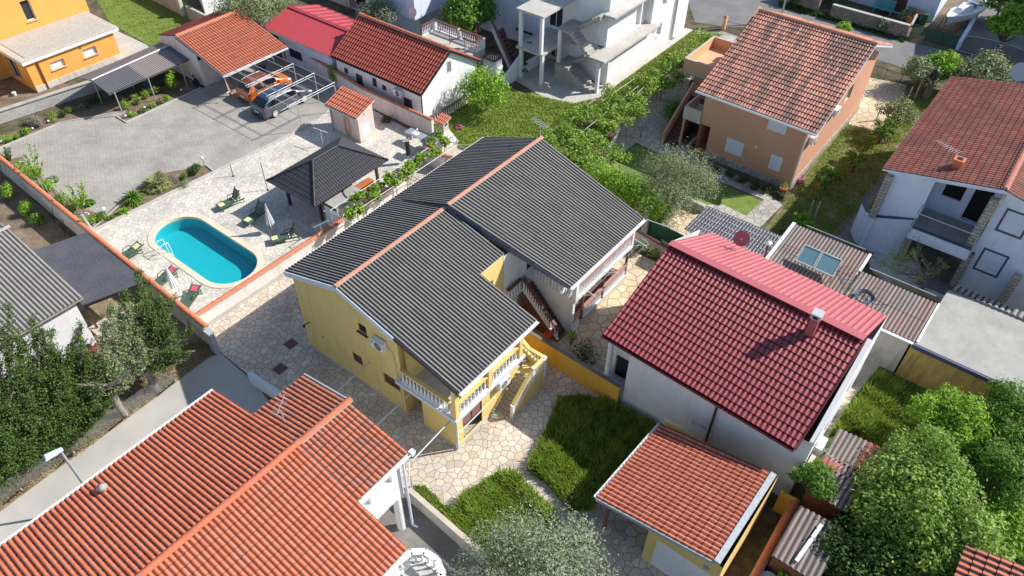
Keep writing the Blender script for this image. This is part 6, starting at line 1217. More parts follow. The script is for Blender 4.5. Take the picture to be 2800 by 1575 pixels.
part(cw_, 'stair_wall', 'blue_white_wall', t); part(cc_, 'stair_wall_coping', 'slate_trim', t); part(MB().lathe(uv(45.78, 2.2, 5.3), [(.13, 0), (.15, .08), (.05, .16)], 10, -UD), 'wall_lamp', 'lamp_glass', t); part(MB().lathe(uv(46.45, .9, 1.5), [(.1, -.25), (.12, .25)], 8), 'letter_box', 'slate_trim', t)
K = dict(kind='pan', cw=.25, rl=.36, amp=.055, step=.03, th=.12, trim='blue_white_wall', m=6); e0, e1, r1, r0 = P(2413, 461, 6.1), P(2601, 219, 6.1), P(2930, 330, 7.4), P(2746, 520, 7.4)
ee = uv(0, 0); ru = r0; ax_ = UD*14.5; e0c = e0; roof(t, e0c, e0c+ax_, r0+ax_, r0, 'tile_blue', **K); x0 = r0+(r0-e0c)*.95; x0.z = e0c.z; roof(t, x0+ax_, x0, r0, r0+ax_, 'tile_blue', **K); caps(t, r0+Z*.08, r0+ax_+Z*.08, .17, .4, 'tile_blue')
c = P(2608, 470, 6.5); part(MB().box(c+Z*.35, .5, .5, 1.0), 'chimney', 'terracotta', t); part(MB().box(c+Z*.87, .58, .58, .08), 'chimney_cap', 'terracotta', t); part(MB().box(c+Z*.92, .3, .3, .04), 'flue', 'dark_void', t)
def yagi(name, label, c, h_, d, n_=10, L_b=1.4, up=.0, mat='galv_pole', lean=Vector()):
    t_ = thing(name, label, 'antenna', c); c = Vector(c); top = c+Z*h_+lean; d = Vector(d).normalized(); s = d.cross(Z).normalized(); part(MB().tube(c, top, .02), 'mast', mat, t_); b = MB(); b.tube(top-d*L_b*.4, top+d*L_b*.6+Z*up, .014)
    for i in range(n_): p = (top-d*L_b*.4).lerp(top+d*L_b*.6+Z*up, i/(n_-1)); w_ = .28-.012*i; b.tube(p-s*w_, p+s*w_, .007, n=4)
    part(b, 'boom', mat, t_); return t_
yagi('tv_antenna', 'tv antenna on a mast beside the brick chimney of the bluish house', c-UD*.5+VD*.7, 1.6, VD+UD*.4, 10, 1.4)
def dish(label, c, r_, d, mat, h_=.5):
    t_ = thing('satellite_dish', label, 'satellite dish', c); c = Vector(c); d = Vector(d).normalized(); part(MB().tube(c, c+Z*h_, .03), 'mast', 'galv_pole', t_); cc = c+Z*(h_+r_*.4); part(MB().lathe(cc, [(r_, .12), (r_*.8, .06), (r_*.5, .02), (.03, 0), (r_*.5, .035), (r_*.8, .075), (r_, .135)], 20, d), 'reflector', mat, t_); part(MB().tube(cc-Z*r_*.9, cc+d*r_*1.1, .014).lathe(cc+d*r_*1.1, [(.04, -.05), (.04, .05)], 8, d), 'feed_arm', 'galv', t_); return t_
dish('grey satellite dish at the far corner of the bluish house roof', P(2772, 232, 6.3), .62, Vector((-.4, -.7, .5)), 'grey_trim', .7)
# flat concrete annex and beige strip
t = thing('flat_annex', 'low annex with bare concrete flat roof and stained ochre wall', 'annex', uv(33.8, -.45)); L4 = [uv(33.8, -.55), uv(33.8, -9), uv(39.4, -9), uv(39.2, -.9)]; part(MB().prism(L4, 0, 2.4), 'wall', 'ochre_wall', t); part(MB().prism([uv(33.9, -.6), uv(33.9, -9), uv(39.4, -9), uv(39.2, -.9)], 2.42, 2.52), 'roof', 'roof_screed', t); part(MB().wallbar(uv(33.76, -.6), uv(33.76, -9), 2.3, 2.55, .12), 'roof_edge', 'slate_trim', t)
roof(t, uv(39.9, -9, 2.55), uv(39.9, -1.1, 2.55), uv(39.25, -1.0, 2.6), uv(39.25, -9, 2.6), 'corr_beige', 'corr', .3, 2, .06, 0, .03, 'galv', 'sheet_strip')
# corrugated outbuilding
t = thing('corrugated_outbuilding', 'long outbuilding with weathered brown corrugated roof and white edge boards', 'outbuilding', uv(34, 0)); part(MB().prism([uv(33.9, -.45), uv(33.9, 8), uv(38.6, 7.9), uv(38.6, 3.7), uv(37.3, 3.6), uv(37.2, -.5)], 0, [2.35, 2.45, 2.6, 2.6, 2.45, 2.45]), 'wall', 'boundary_wall', t)
K = dict(kind='corr', cw=.21, rl=1.9, amp=.055, step=.02, th=.05, trim='galv'); roof(t, uv(34.3, 8.1, 2.55), uv(34.3, 3.65, 2.55), uv(38.95, 3.65, 2.85), uv(38.95, 8.1, 2.85), 'corr_old', **K); roof(t, uv(33.95, 3.6, 2.5), uv(33.95, -.65, 2.5), uv(37.5, -.75, 2.65), uv(37.5, 3.5, 2.65), 'corr_old', **K)
for a_, b_, w_, h_ in ((uv(34.4, 8.2, 2.6), uv(39.0, 8.2, 2.9), .2, .06), (uv(33.85, 3.0, 2.48), uv(33.85, -.6, 2.48), .2, .06), (uv(37.3, 3.55, 2.78), uv(39.0, 3.55, 2.92), .16, .08), (uv(34.0, -.72, 2.56), uv(37.5, -.8, 2.7), .1, .08)): part(MB().bar(a_, b_, w_, h_), 'edge_board', 'clean_white', t)
part(MB().tube(uv(39.1, 7.5, 3.0), uv(39.1, 3.9, 3.0), .03).tube(uv(37.9, 3.2, 2.8), uv(37.9, -.5, 2.8), .03), 'snow_rail', 'galv_pole', t)
for v_ in (7.6, 7.0): pass
t = thing('solar_collectors', 'two tilted glass solar water panels on a rusty frame on the old corrugated roof', 'solar panel', uv(36, 5.6))
for v0_, v1_ in ((6.7, 5.72), (5.62, 4.55)):
    a, b, c, d = uv(35.5, v0_, 3.1), uv(35.5, v1_, 3.1), uv(36.5, v1_, 3.6), uv(36.5, v0_, 3.6); o = part(MB().hexa([a-Z*.08, b-Z*.08, c-Z*.08, d-Z*.08], [a, b, c, d]), 'panel', 'solar', t); fm = MB()
    for p, q_ in ((a, b), (b, c), (c, d), (d, a)): fm.bar(p+Z*.005, q_+Z*.005, .05, .06)
    part(fm, 'panel_frame', 'galv_pole', o)
fr = MB()
for v_ in (6.7, 5.67, 4.55): fr.tube(uv(35.5, v_, 2.65), uv(35.5, v_, 3.05), .02).tube(uv(36.5, v_, 2.75), uv(36.5, v_, 3.55), .02)
part(fr, 'stand', 'rust', t)
rw = MB(); rw.tube(uv(36.6, 7.9, 3.0), uv(36.6, 4.4, 3.05), .02); part(rw, 'supply_pipe', 'rust', t)
t = thing('coiled_pipe', 'dark blue coil of plastic pipe lying on the corrugated roof', 'hose', uv(35.3, 2.6, 2.7)); hm = MB(); rd = random.Random(9)
for i in range(8):
    r_ = .40+.018*i; ph = rd.uniform(0, 6); hm.path([uv(35.3+math.cos(a)*r_*1.1, 2.6+math.sin(a)*r_, 2.76+.02*i+.015*math.sin(a*3+ph)) for a in [2*math.pi*k/22 for k in range(23)]], .018, 5)
part(hm, 'pipe_coil', 'hose_blue', t)
for k_, (cu, cv, ru_) in enumerate(((36.2, 3.2, .9), (35.8, 1.9, .7), (36.6, 3.9, .6))):
    m = MB(); m.path([uv(cu+math.cos(a)*ru_, cv+math.sin(a)*ru_*.9, 2.85+.1*math.sin(a*2)) for a in [2*math.pi*k/20 for k in range(17)]], .012, 4); o = m.build('loose_cable', 'black_metal'); tag(o, ['loop of black cable beside the dark blue pipe coil', 'black cable loop at the near edge of the corrugated roof', 'black cable loop next to the solar panels'][k_], 'cable', 'cable loops on the corrugated roof')
t = thing('flue_pipe', 'rusty flue pipe with a pale round cap standing by the corrugated roof', 'flue', uv(34.9, 8.4, 2)); part(MB().tube(uv(34.9, 8.3, 1.0), uv(34.9, 8.3, 3.9), .06), 'pipe', 'burgundy_trim', t); part(MB().lathe(uv(34.9, 8.3, 3.9), [(.16, 0), (.2, .06), (.02, .14)], 14), 'cap', 'lamp_glass', t)
# dark shed
t = thing('dark_shed', 'shed with dark grey corrugated sheet roof dotted with pale fixings', 'shed', uv(36, 11)); part(MB().prism([uv(35.1, 13.1), uv(35.1, 8.4), uv(37.2, 8.5), uv(37.2, 13.0)], 0, [2.2, 2.2, 2.5, 2.5]), 'wall', 'slate_trim', t)
e0, e1, r1, r0 = uv(34.8, 13.4, 2.45), uv(34.6, 8.3, 2.45), uv(37.4, 8.3, 2.8), uv(37.3, 13.2, 2.8); roof(t, e0, e1, r1, r0, 'felt_roof', 'corr', .2, 3, .045, 0, .05, 'clean_white'); m = MB()
for i in range(22):
    for j in range(6):
        a = e0.lerp(e1, (i+.5)/22.0).lerp(r0.lerp(r1, (i+.5)/22.0), (j+.5)/6); m.lathe(a+Z*.04, [(.035, 0), (.03, .03)], 6)
o = part(m, 'roof_fixings', 'clean_white', t); o['kind'] = 'stuff'
# ================================================================ MAROON ROOF HOUSE
t = thing('maroon_roof_house', 'white house with big burgundy metal tile roof and rounded porch column', 'house', uv(22.8, 10)); wl = Wall(); A, B = uv(22.8, 10.1), uv(22.8, 1.0)
wl.panel(A, B, 0, 4.5, [op(A, B, q('22', 1790, 1257), q('22', 1988, 1425), kind='slat', pane='white_shutter', frame='light_trim', depth=.08, mull=True)])
C_ = uv(32.0, 1.0); wl.panel(B, C_, 0, 4.5, [dict(s0=2.2, s1=3.4, z0=1.8, z1=3.0, kind='slat', pane='white_shutter', depth=.05), dict(s0=5.4, s1=6.4, z0=1.8, z1=3.0, kind='slat', pane='white_shutter', depth=.05)], [(0, 4.5), (1, 4.5), (1, 5.2), (.6, 6.65)]); wl.panel(uv(23.6, 11.4), uv(23.6, 10.1), 0, 4.5, [dict(s0=.2, s1=1.1, z0=.3, z1=2.4, kind='glass', frame='burgundy')]); wl.panel(uv(23.6, 11.4), uv(32, 11.4), 0, 4.5, (), [(0, 4.5), (1, 4.5), (1, 5.2), (.6, 6.65)], out=VD); wl.panel(A, uv(23.6, 10.1), 0, 4.5, out=VD); wl.panel(uv(32, 1), uv(32, 11.4), 0, 5, out=UD); wl.done(t, 'white_wall')
part(MB().prism([uv(22.7, 10.1), uv(23.6, 10.1), uv(23.6, 11.5), uv(22.7, 11.5)], 0, .9), 'porch_floor', 'grey_trim', t); part(MB().tube(uv(22.9, 11.25, .9), uv(22.9, 11.25, 4.5), .13, n=14), 'porch_column', 'clean_white', t); part(MB().bar(uv(22.9, 11.4, 4.1), uv(22.9, 10.1, 4.1), .2, .3), 'porch_beam', 'clean_white', t)
K = dict(kind='pan', cw=.235, rl=.37, amp=.05, step=.045, th=.1, trim='burgundy_trim'); e0, e1, r1, r0 = P(1647, 913, 4.6), P(2173, 1227, 4.6), P(2368, 921.5, 6.92), P(1836, 661, 6.92); roof(t, e0, e1, r1, r0, 'tile_burgundy', **K)
b1, b0 = P(2426, 863.5, 5.6), P(1944, 634.6, 5.6); roof(t, b1, b0, r0, r1, 'burgundy', 'rib', .27, 9, .03, 0, .1, 'burgundy_trim'); part(MB().bar(r0+Z*.06-UD*.15, r1+Z*.06-UD*.15, .42, .04), 'ridge_cap', 'burgundy', t)
gutter(t, e0-UD*.06-Z*.08, e1-UD*.06-Z*.08, 'burgundy_trim'); pipe(t, uv(22.72, 5.35), 4.5, .1, 'burgundy_trim', .06); part(MB().bar(e1-VD*.05-Z*.05, r1-VD*.05-Z*.05, .05, .16), 'verge_board', 'burgundy_trim', t)
part(MB().hexa([uv(22.9, .98, 4.25), uv(28.0, .98, 6.4), uv(28.0, 1.2, 6.4), uv(22.9, 1.2, 4.25)], [uv(22.9, .98, 4.5), uv(28.0, .98, 6.7), uv(28.0, 1.2, 6.7), uv(22.9, 1.2, 4.5)]), 'verge_soffit', 'clean_white', t)
c = uv(26.85, 3.4, 6.3); part(MB().box(c+Z*.6, .36, .36, 1.3), 'chimney', 'burgundy', t); part(MB().box(c+Z*1.4, .5, .46, .3), 'chimney_head', 'galv_pole', t); part(MB().box(c+Z*1.4-UD*.26, .02, .2, .14), 'flue', 'dark_void', t)
ac_unit(t, uv(24.6, 1.0, 2.5), UD, -VD)
dish('dark red satellite dish on the burgundy ridge', P(2022, 672, 6.0), .42, Vector((-.3, -.8, .5)), 'burgundy', .35)
yagi('tv_antenna', 'long tv antenna leaning out beside the burgundy roof near the rusty sheets', uv(23.6, .6, 3.2), .5, -VD*1-UD*.35, 12, 1.7, -.2)
# ================================================================ GARAGE WITH ORANGE ROOF
t = thing('yellow_garage', 'yellow garage with salmon orange pantile roof, white doors and open porch corner', 'garage', uv(16.1, 4.9)); wl = Wall(); A, B = uv(16.1, 4.88), uv(16.1, 1.62)
wl.panel(A, B, 0, 2.9, [dict(s0=.45, s1=3.1, z0=0, z1=2.15, kind='door_panel', pane='clean_white', depth=.06, nh=4, mull=True)], [(0, 2.9), (1, 2.9), (1, 3.2)]); wl.panel(uv(21.2, 4.88), A, 0, 2.9, out=VD); wl.panel(B, uv(21.3, 1.62), 0, 3.4); wl.panel(uv(21.3, 1.62), uv(21.3, 7.1), 0, 2.8, out=UD); wl.done(t, 'yellow_wall')
K = dict(kind='pan', cw=.22, rl=.35, amp=.055, step=.035, th=.12, trim='grey_trim'); e0, e1, r1, r0 = P(1630.5, 1360, 2.55), P(1807, 1158.8, 2.55), P(2108, 1292, 3.45), P(1952, 1534, 3.45); roof(t, e0, e1, r1, r0, 'tile_garage', **K)
part(MB().bar(r0-VD*.12+Z*.0, r1-VD*.12+Z*.0, .26, .16), 'parapet', 'galv', t); gutter(t, e0+VD*.06-Z*.04, e1+VD*.06-Z*.04, 'clean_white'); part(MB().bar(e0-UD*.04-Z*.1, r0-UD*.04-Z*.1, .06, .2), 'fascia', 'grey_trim', t)
part(MB().box(uv(16.3, 6.95, 1.2), .14, .14, 2.4), 'porch_post', 'lit_brown', t); s_ = MB(); c = uv(16.07, 2.2, 2.5)
for i in range(6): a = math.pi*i/6; s_.bar(c-(VD*math.cos(a)+Z*math.sin(a))*.13, c+(VD*math.cos(a)+Z*math.sin(a))*.13, .05, .08, UD)
s_.lathe(c, [(.07, 0), (.07, .08)], 8, -UD); part(s_, 'wall_lamp', 'galv_pole', t); sheet('garage_floor', 'flag_grey', [(1640, 1410), (1760, 1330), (1790, 1440), (1760, 1530)], .016)
t = thing('amber_side_wall', 'amber yard wall with red tile coping right of the yellow garage', 'wall', uv(21.9, 1)); part(MB().wallbar(uv(22.0, 1.3), uv(22.0, .6), 0, 1.5, .15), 'wall_body', 'amber_wall', t); part(MB().wallbar(uv(13, .45), uv(22.0, .6), 0, 1.35, .15), 'long_wall', 'amber_wall', t); caps(t, uv(13, .45, 1.36), uv(22.1, .6, 1.36), .17, .42, 'terracotta', 'coping_tiles')
# rusty corrugated lean-tos
t = thing('rusty_lean_to', 'patched corrugated lean-to roof with orange and grey sheets near the fig tree', 'lean-to', uv(24, -.5)); K = dict(kind='corr', cw=.24, rl=1.25, amp=.075, step=.03, th=.02, trim='rust'); A_, B_, C_, D_ = uv(26.2, .5, 2.35), uv(26.4, -1.7, 2.35), uv(22.0, -1.4, 2.6), uv(22.0, .5, 2.6)
X = lambda a, b: D_.lerp(A_, a).lerp(C_.lerp(B_, a), b)
roof(t, X(1, 0), X(1, .62), X(.55, .62), X(.55, 0), 'corr_rust', **K); roof(t, X(1, .62), X(1, 1), X(.55, 1), X(.55, .62), 'corr_red', label='reddish corrugated sheets', **K); roof(t, X(.57, 0)-Z*.05, X(.57, .45)-Z*.05, X(.4, .45)-Z*.05, X(.4, 0)-Z*.05, 'corr_red', **K); roof(t, X(.57, .45)-Z*.05, X(.57, 1)-Z*.05, X(.4, 1)-Z*.05, X(.4, .45)-Z*.05, 'corr_rust', **K); roof(t, X(.42, 0)-Z*.09, X(.42, 1)-Z*.09, X(0, 1)-Z*.09, X(0, 0)-Z*.09, 'corr_rust', **K)
part(MB().prism([uv(22.3, .4), uv(22.3, -1.2), uv(26, -1.5), uv(26, .4)], 0, 2.2), 'shed_wall', 'rust', t)
t = thing('rusty_shed', 'old corrugated shed roof with a white plank beside the red coping wall', 'shed', uv(20, 0)); roof(t, uv(21.3, .35, 2.2), uv(21.4, -1.6, 2.2), uv(18.3, -1.6, 2.35), uv(18.3, .35, 2.35), 'corr_rust', kind='corr', cw=.24, rl=1.6, amp=.075, step=.03, th=.02, trim='rust'); part(MB().prism([uv(18.5, .3), uv(18.5, -1.4), uv(21.2, -1.4), uv(21.2, .3)], 0, 2.05), 'shed_wall', 'rust', t)
o = MB().bar(uv(20.9, -.75, 2.42), uv(18.6, -.55, 2.52), .16, .05).build('plank', 'light_trim'); tag(o, 'white plank lying on the old corrugated shed roof', 'plank')
c = uv(17.9, .0); t = thing('water_barrel', 'grey lidded water barrel at the bottom edge beside the red coping', 'barrel', c); part(MB().lathe(c, [(.35, 0), (.42, .1), (.42, 1.1), (.38, 1.2)], 18), 'drum', 'galv', t); part(MB().lathe(c+Z*1.2, [(.42, 0), (.40, .06)], 18), 'lid', 'galv_pole', t)
# ================================================================ BIG ORANGE ROOF HOUSE BOTTOM LEFT
t = thing('orange_roof_house', 'big white house with bright orange barrel tile roofs filling the lower left corner', 'house', uv(8.2, 14)); wl = Wall(); zE, zR = 5.0, 6.6
wl.panel(uv(-9, 11.5), uv(8.1, 11.5), 0, 5.0); wl.panel(uv(8.1, 22.7), uv(8.1, 11.5), 0, 4.9, (), [(0, 4.9), (1, 4.9), (.53, 6.4)]); wl.panel(uv(-9, 22.7), uv(8.1, 22.7), 0, 5.0, out=VD)
A, B = uv(8.4, 14.0), uv(10.9, 14.0); wl.panel(A, B, 2.75, 5.7, [op(A, B, q('31', 1190, 578), q('31', 1350, 520), kind='panel', pane='clean_white', depth=.22, nh=1, mull=False), op(A, B, q('31', 1045, 750), q('31', 1148, 740), kind='panel', pane='clean_white', depth=.22, nh=1, mull=False)]); wl.panel(uv(10.9, 19.8), uv(10.9, 14.0), 2.75, 5.6, (), [(0, 5.6), (1, 5.6), (.5, 6.35)], out=UD); wl.panel(uv(8.4, 19.8), uv(10.9, 19.8), 0, 5.6, out=VD); wl.panel(uv(8.8, 17.5), uv(10.9, 17.5), 0, 2.75); wl.mb.prism([uv(8.1, 14.0), uv(10.9, 14.0), uv(10.9, 19.8), uv(8.1, 19.8)], 2.7, 2.75); wl.done(t, 'white_wall')
K = dict(kind='barrel', cw=.205, rl=.37, amp=.065, step=.022, th=.12, trim='clean_white', jit=.004); u0_ = -8.5
roof(t, uv(u0_, 11.15, zE), uv(8.42, 11.15, zE), uv(8.4, 16.87, zR), uv(u0_, 16.87, zR), 'tile_orange', **K); roof(t, uv(8.5, 23.06, zE), uv(u0_, 23.06, zE), uv(u0_, 16.87, zR), uv(8.4, 16.87, zR), 'tile_orange', **K)
q0, q1 = 5.72, 6.5; roof(t, uv(8.44, 13.7, q0), uv(11.2, 13.7, q0), uv(11.1, 16.9, q1), uv(8.44, 16.9, q1), 'tile_old', **K); roof(t, uv(11.2, 20.05, q0), uv(8.44, 20.05, q0), uv(8.44, 16.9, q1), uv(11.1, 16.9, q1), 'tile_old', **K)
caps(t, uv(u0_, 16.87, zR+.08), uv(8.5, 16.87, zR+.08), .15, .42, 'tile_orange', mortar=False); caps(t, uv(8.5, 16.9, q1+.1), uv(11.2, 16.9, q1+.1), .14, .42, 'tile_orange')
gutter(t, uv(8.5, 23.16, zE-.04), uv(u0_, 23.16, zE-.04)); gutter(t, uv(8.6, 13.6, q0-.05), uv(11.35, 13.6, q0-.05)); part(MB().bar(uv(11.28, 20.1, q0), uv(11.18, 16.9, q1), .06, .12), 'verge_board', 'grey_trim', t); part(MB().box(uv(11.3, 13.6, q0-.05), .22, .2, .2), 'rain_hopper', 'clean_white', t)
pipe(t, uv(10.95, 13.85), 5.3, .12, 'light_trim', .06, 'downpipe', UD*.05-VD*.3); part(MB().tube(uv(10.6, 14.2), uv(10.6, 14.2, 2.7), .2, n=16), 'porch_column', 'white_wall', t)
m = MB(); pts = [uv(8.15, 11.6), uv(8.8, 11.5), uv(9.15, 11.1), uv(9.2, 10.5), uv(8.9, 9.9), uv(8.1, 9.6)]; m.prism(pts, 2.7, 2.88); part(m, 'curved_balcony', 'slab_concrete', t)
for a, b in zip(pts, pts[1:]): balustrade(t, a, b, 2.88, 2.88, .85, .24, 'clean_white', 'clean_white', railw=.26)
part(MB().lathe(uv(2.7, 22.0, 5.25), [(.14, 0), (.14, .25), (.22, .3), (.05, .42)], 10), 'roof_vent', 'mortar', t)
yagi('tv_antenna', 'folded tv antenna standing on the orange barrel tiles', uv(8.9, 18.4, 6.05), .95, UD+VD*.3, 8, .7, .5)
# ================================================================ LEFT HOUSE AND CANOPY
t = thing('grey_roof_house', 'white house with weathered beige corrugated roof at the left edge', 'house', uv(8, 35)); wl = Wall(); wl.panel(uv(-4, 34.95), uv(8.0, 34.95), .35, 3.75); wl.panel(uv(8.0, 48), uv(8.0, 34.95), 0, 3.7, (), [(0, 3.7), (1, 3.7), (.5, 4.85)], out=UD); wl.done(t, 'white_wall'); part(MB().wallbar(uv(-4, 34.93), uv(8.02, 34.93), 0, .36, .1), 'plinth', 'burgundy', t)
K = dict(kind='corr', cw=.21, rl=1.6, amp=.06, step=.015, th=.12, trim='stucco_beige'); r_, b_ = 5.0, 3.8; roof(t, uv(-4, 34.6, b_), uv(8.4, 34.6, b_), uv(8.4, 41.4, r_), uv(-4, 41.4, r_), 'corr_beige', **K); roof(t, uv(8.4, 48, 3.8), uv(-4, 48, 3.8), uv(-4, 41.4, r_), uv(8.4, 41.4, r_), 'corr_beige', **K); caps(t, uv(-4, 41.4, r_+.04), uv(8.45, 41.4, r_+.04), .12, 1.0, 'mortar', 'ridge_cap', False)
yagi('tv_antenna', 'comb shaped tv antenna above the beige corrugated roof', uv(7.4, 41.0, 5.0), .8, UD-VD*.2, 11, 1.1, .3)
t = thing('flat_canopy', 'flat black felt canopy between boundary wall and beige corrugated roof', 'canopy', uv(10, 38)); L4 = [uv(8.42, 35.4), uv(11.55, 34.5), uv(11.75, 41.0), uv(8.6, 41.9)]
part(MB().prism(L4, 2.62, 2.7), 'roof', 'felt_roof', t); m = MB()
rd = random.Random(5)
for i in range(13):
    for j in range(20):
        c = L4[0].lerp(L4[1], (i+.5)/13).lerp(L4[3].lerp(L4[2], (i+.5)/13), (j+.5)/20); c.z = 2.702; m.lathe(c+UD*rd.uniform(-.08, .08)+VD*rd.uniform(-.08, .08), [(.008, 0), (.006, .01)], 5)
o = part(m, 'roof_nails', 'clean_white', t); o['kind'] = 'stuff'; part(MB().bar(L4[0]+Z*2.6, L4[1]+Z*2.6, .08, .16).bar(L4[1]+Z*2.6, L4[2]+Z*2.6, .08, .14), 'edge_beam', 'black_metal', t)
for p in (L4[0], L4[1], L4[2]): part(MB().box(p.lerp(uv(10, 38), .06)+Z*1.3, .1, .1, 2.6), 'post', 'dark_wood', t)
t = thing('timber_stack', 'stack of sawn planks under the black canopy edge', 'timber stack', uv(9.3, 34.9)); rd = random.Random(2)
for i in range(7): part(MB().box(uv(9.2+rd.uniform(-.1, .1), 35.2+.08*i, .15+.09*i), 1.9, .5, .07, UD+VD*rd.uniform(-.12, .12)), 'plank', 'stucco_beige', t)
sheet('ochre_path', 'ochre_wall', [(246, 880), (290, 868), (330, 900), (300, 940), (262, 935)], .01)
# bottom right corner roof
t = thing('corner_tiled_house', 'corner of a reddish barrel tile roof at the bottom right edge', 'house', uv(21, -6)); zc = 4.0; roof(t, uv(16, -5.5, zc), uv(22.5, -5.5, zc), uv(22.5, -11, zc+1.5), uv(16, -11, zc+1.5), 'tile_old', 'pan', .3, .42, .07, .035, .12, 'clean_white'); wl = Wall(); wl.panel(uv(16, -5.8), uv(22.2, -5.8), 0, 4.0, out=VD); wl.panel(uv(22.2, -5.8), uv(22.2, -11), 0, 4.0, (), [(0, 4), (1, 4), (1, 5.3)], out=UD); wl.done(t, 'white_wall')
# ================================================================ STREET SIDE, TOP RIGHT
t = thing('stone_wall', 'rubble stone garden wall with pale coping across the street', 'wall', uv(76, 15)); part(MB().wallbar(uv(76.0, 11.95), uv(76.0, 19.3), 0, 1.25, .35), 'wall_body', 'rubble_dark', t); part(MB().wallbar(uv(76, 11.95), uv(76, 19.3), 1.252, 1.32, .4).wallbar(uv(76.2, 11.9), uv(78.9, 12.2), 1.1, 1.32, .16), 'coping', 'kerb', t)
t = thing('stone_wall', 'short rubble stone wall with dark ivy further left across the street', 'wall', uv(76, 21)); part(MB().wallbar(uv(76.2, 20.6), uv(76.6, 25), 0, 1.5, .35), 'wall_body', 'rubble_dark', t); part(MB().wallbar(uv(76.2, 20.6), uv(76.6, 25), 1.502, 1.55, .4), 'coping', 'kerb', t)
t = thing('street_house', 'white house with dark brown doorway and shaded front across the street', 'house', uv(81, 14)); wl = Wall(); wl.panel(uv(81.2, 20), uv(81.2, 11.0), 0, 6, [dict(s0=4.6, s1=6.2, z0=0, z1=3.2, kind='door_panel', pane='brown_rail', frame='brown_rail', depth=.4)]); wl.panel(uv(81.2, 11.0), uv(92, 11.6), 0, 6); wl.done(t, 'blue_white_wall')
t = thing('garden_bench', 'turquoise slatted pallet bench against the white street house', 'bench', uv(80.5, 15.6)); m = MB()
for i in range(7): m.box(uv(80.7, 15.6, .45+.13*i), .04, 1.9, .09)
part(m, 'backrest', 'turquoise_paint', t); m = MB()
for i in range(5): m.box(uv(80.1+.13*i, 15.6, .42), .1, 1.9, .04)
part(m, 'seat', 'turquoise_paint', t)
for v_ in (14.8, 16.4): part(MB().box(uv(80.3, v_, .21), .5, .08, .42), 'leg', 'turquoise_paint', t)
for i, (a, b, cl, lb) in enumerate(((80.2, 12.35, 'orange_plastic', 'dark green wheelie bin with orange red lid'), (80.1, 11.6, 'green_bin', 'dark green wheelie bin with green lid by the white corner'))):
    c = uv(a, b); t = thing('wheelie_bin', lb, 'bin', c, 'wheelie bins by the street house'); part(MB().hexa([c+UD*x+VD*y for x, y in ((-.25, -.22), (.25, -.22), (.25, .22), (-.25, .22))], [c+UD*x+VD*y+Z*1.0 for x, y in ((-.33, -.3), (.33, -.3), (.33, .3), (-.33, .3))]), 'body', 'green_bin', t); part(MB().hexa([c+UD*x+VD*y+Z*1.01 for x, y in ((-.37, -.32), (.36, -.32), (.36, .32), (-.37, .32))], [c+UD*x+VD*y+Z*1.1 for x, y in ((-.3, -.28), (.34, -.3), (.34, .3), (-.3, .28))]), 'lid', cl, t)
    for s_ in (-.22, .22): part(MB().lathe(c+UD*.28+VD*s_+Z*.12, [(.12, -.03), (.12, .03)], 10, VD), 'wheel', 'tyre', t)
c = uv(78.2, 12.6); t = thing('garden_chair', 'orange wooden garden chair behind the stone wall end', 'chair', c); part(MB().box(c+Z*.42, .5, .5, .05), 'seat', 'orange_wood', t); part(MB().box(c+Z*.75+UD*.24, .05, .5, .6), 'backrest', 'orange_wood', t)
for sx in (-.22, .22):
    for sy in (-.22, .22): part(MB().box(c+UD*sx+VD*sy+Z*.2, .05, .05, .4), 'leg', 'orange_wood', t)
# boat
bo = uv(79.3, 9.6); t = thing('sailing_boat', 'small white cabin boat on a rusty cradle beside the white street house', 'boat', bo); L = 6.2; bd = (UD*.97-VD*.22).normalized(); bs_ = bd.cross(Z)
def hull(x, k):
    f = x/L; w_ = 1.1*math.sin(min(1, f*1.35+.02)*math.pi/2)**.8*(1 if f < .75 else 1-(f-.75)*.5); sh = 1.75-.35*math.sin(f*math.pi*.6); ky = .75-.35*math.sin(min(1, f*1.6)*math.pi/2)+.0; prof = [(0, ky), (.45*w_, ky+.12), (.85*w_, ky+.5), (w_, sh-.1), (w_*.98, sh)]
    return prof[k]
m = MB()
for s_ in (1, -1): m.grid([[bo+bd*(x*L/16-.25*(1-x/16)*(k/4))+bs_*s_*hull(x*L/16, k)[0]+Z*hull(x*L/16, k)[1] for k in range(5)] for x in range(17)], True)
m.poly([bo+bd*L+bs_*hull(L, k)[0]+Z*hull(L, k)[1] for k in range(5)]+[bo+bd*L-bs_*hull(L, k)[0]+Z*hull(L, k)[1] for k in (4, 3, 2, 1)]); part(m, 'hull', 'boat_white', t)
m = MB(); m.grid([[bo+bd*(x*L/16-.24*(1-x/16))+bs_*y*hull(x*L/16, 4)[0]*.98+Z*(hull(x*L/16, 4)[1]-.03) for y in (-1, -.5, 0, .5, 1)] for x in range(17)], True); part(m, 'deck', 'boat_white', t)
part(MB().hexa([bo+bd*x+bs_*y+Z*1.4 for x, y in ((1.6, -.35), (3.8, -.6), (3.8, .6), (1.6, .35))], [bo+bd*x+bs_*y+Z*1.95 for x, y in ((2.0, -.22), (3.7, -.5), (3.7, .5), (2.0, .22))]), 'cabin', 'clean_white', t)
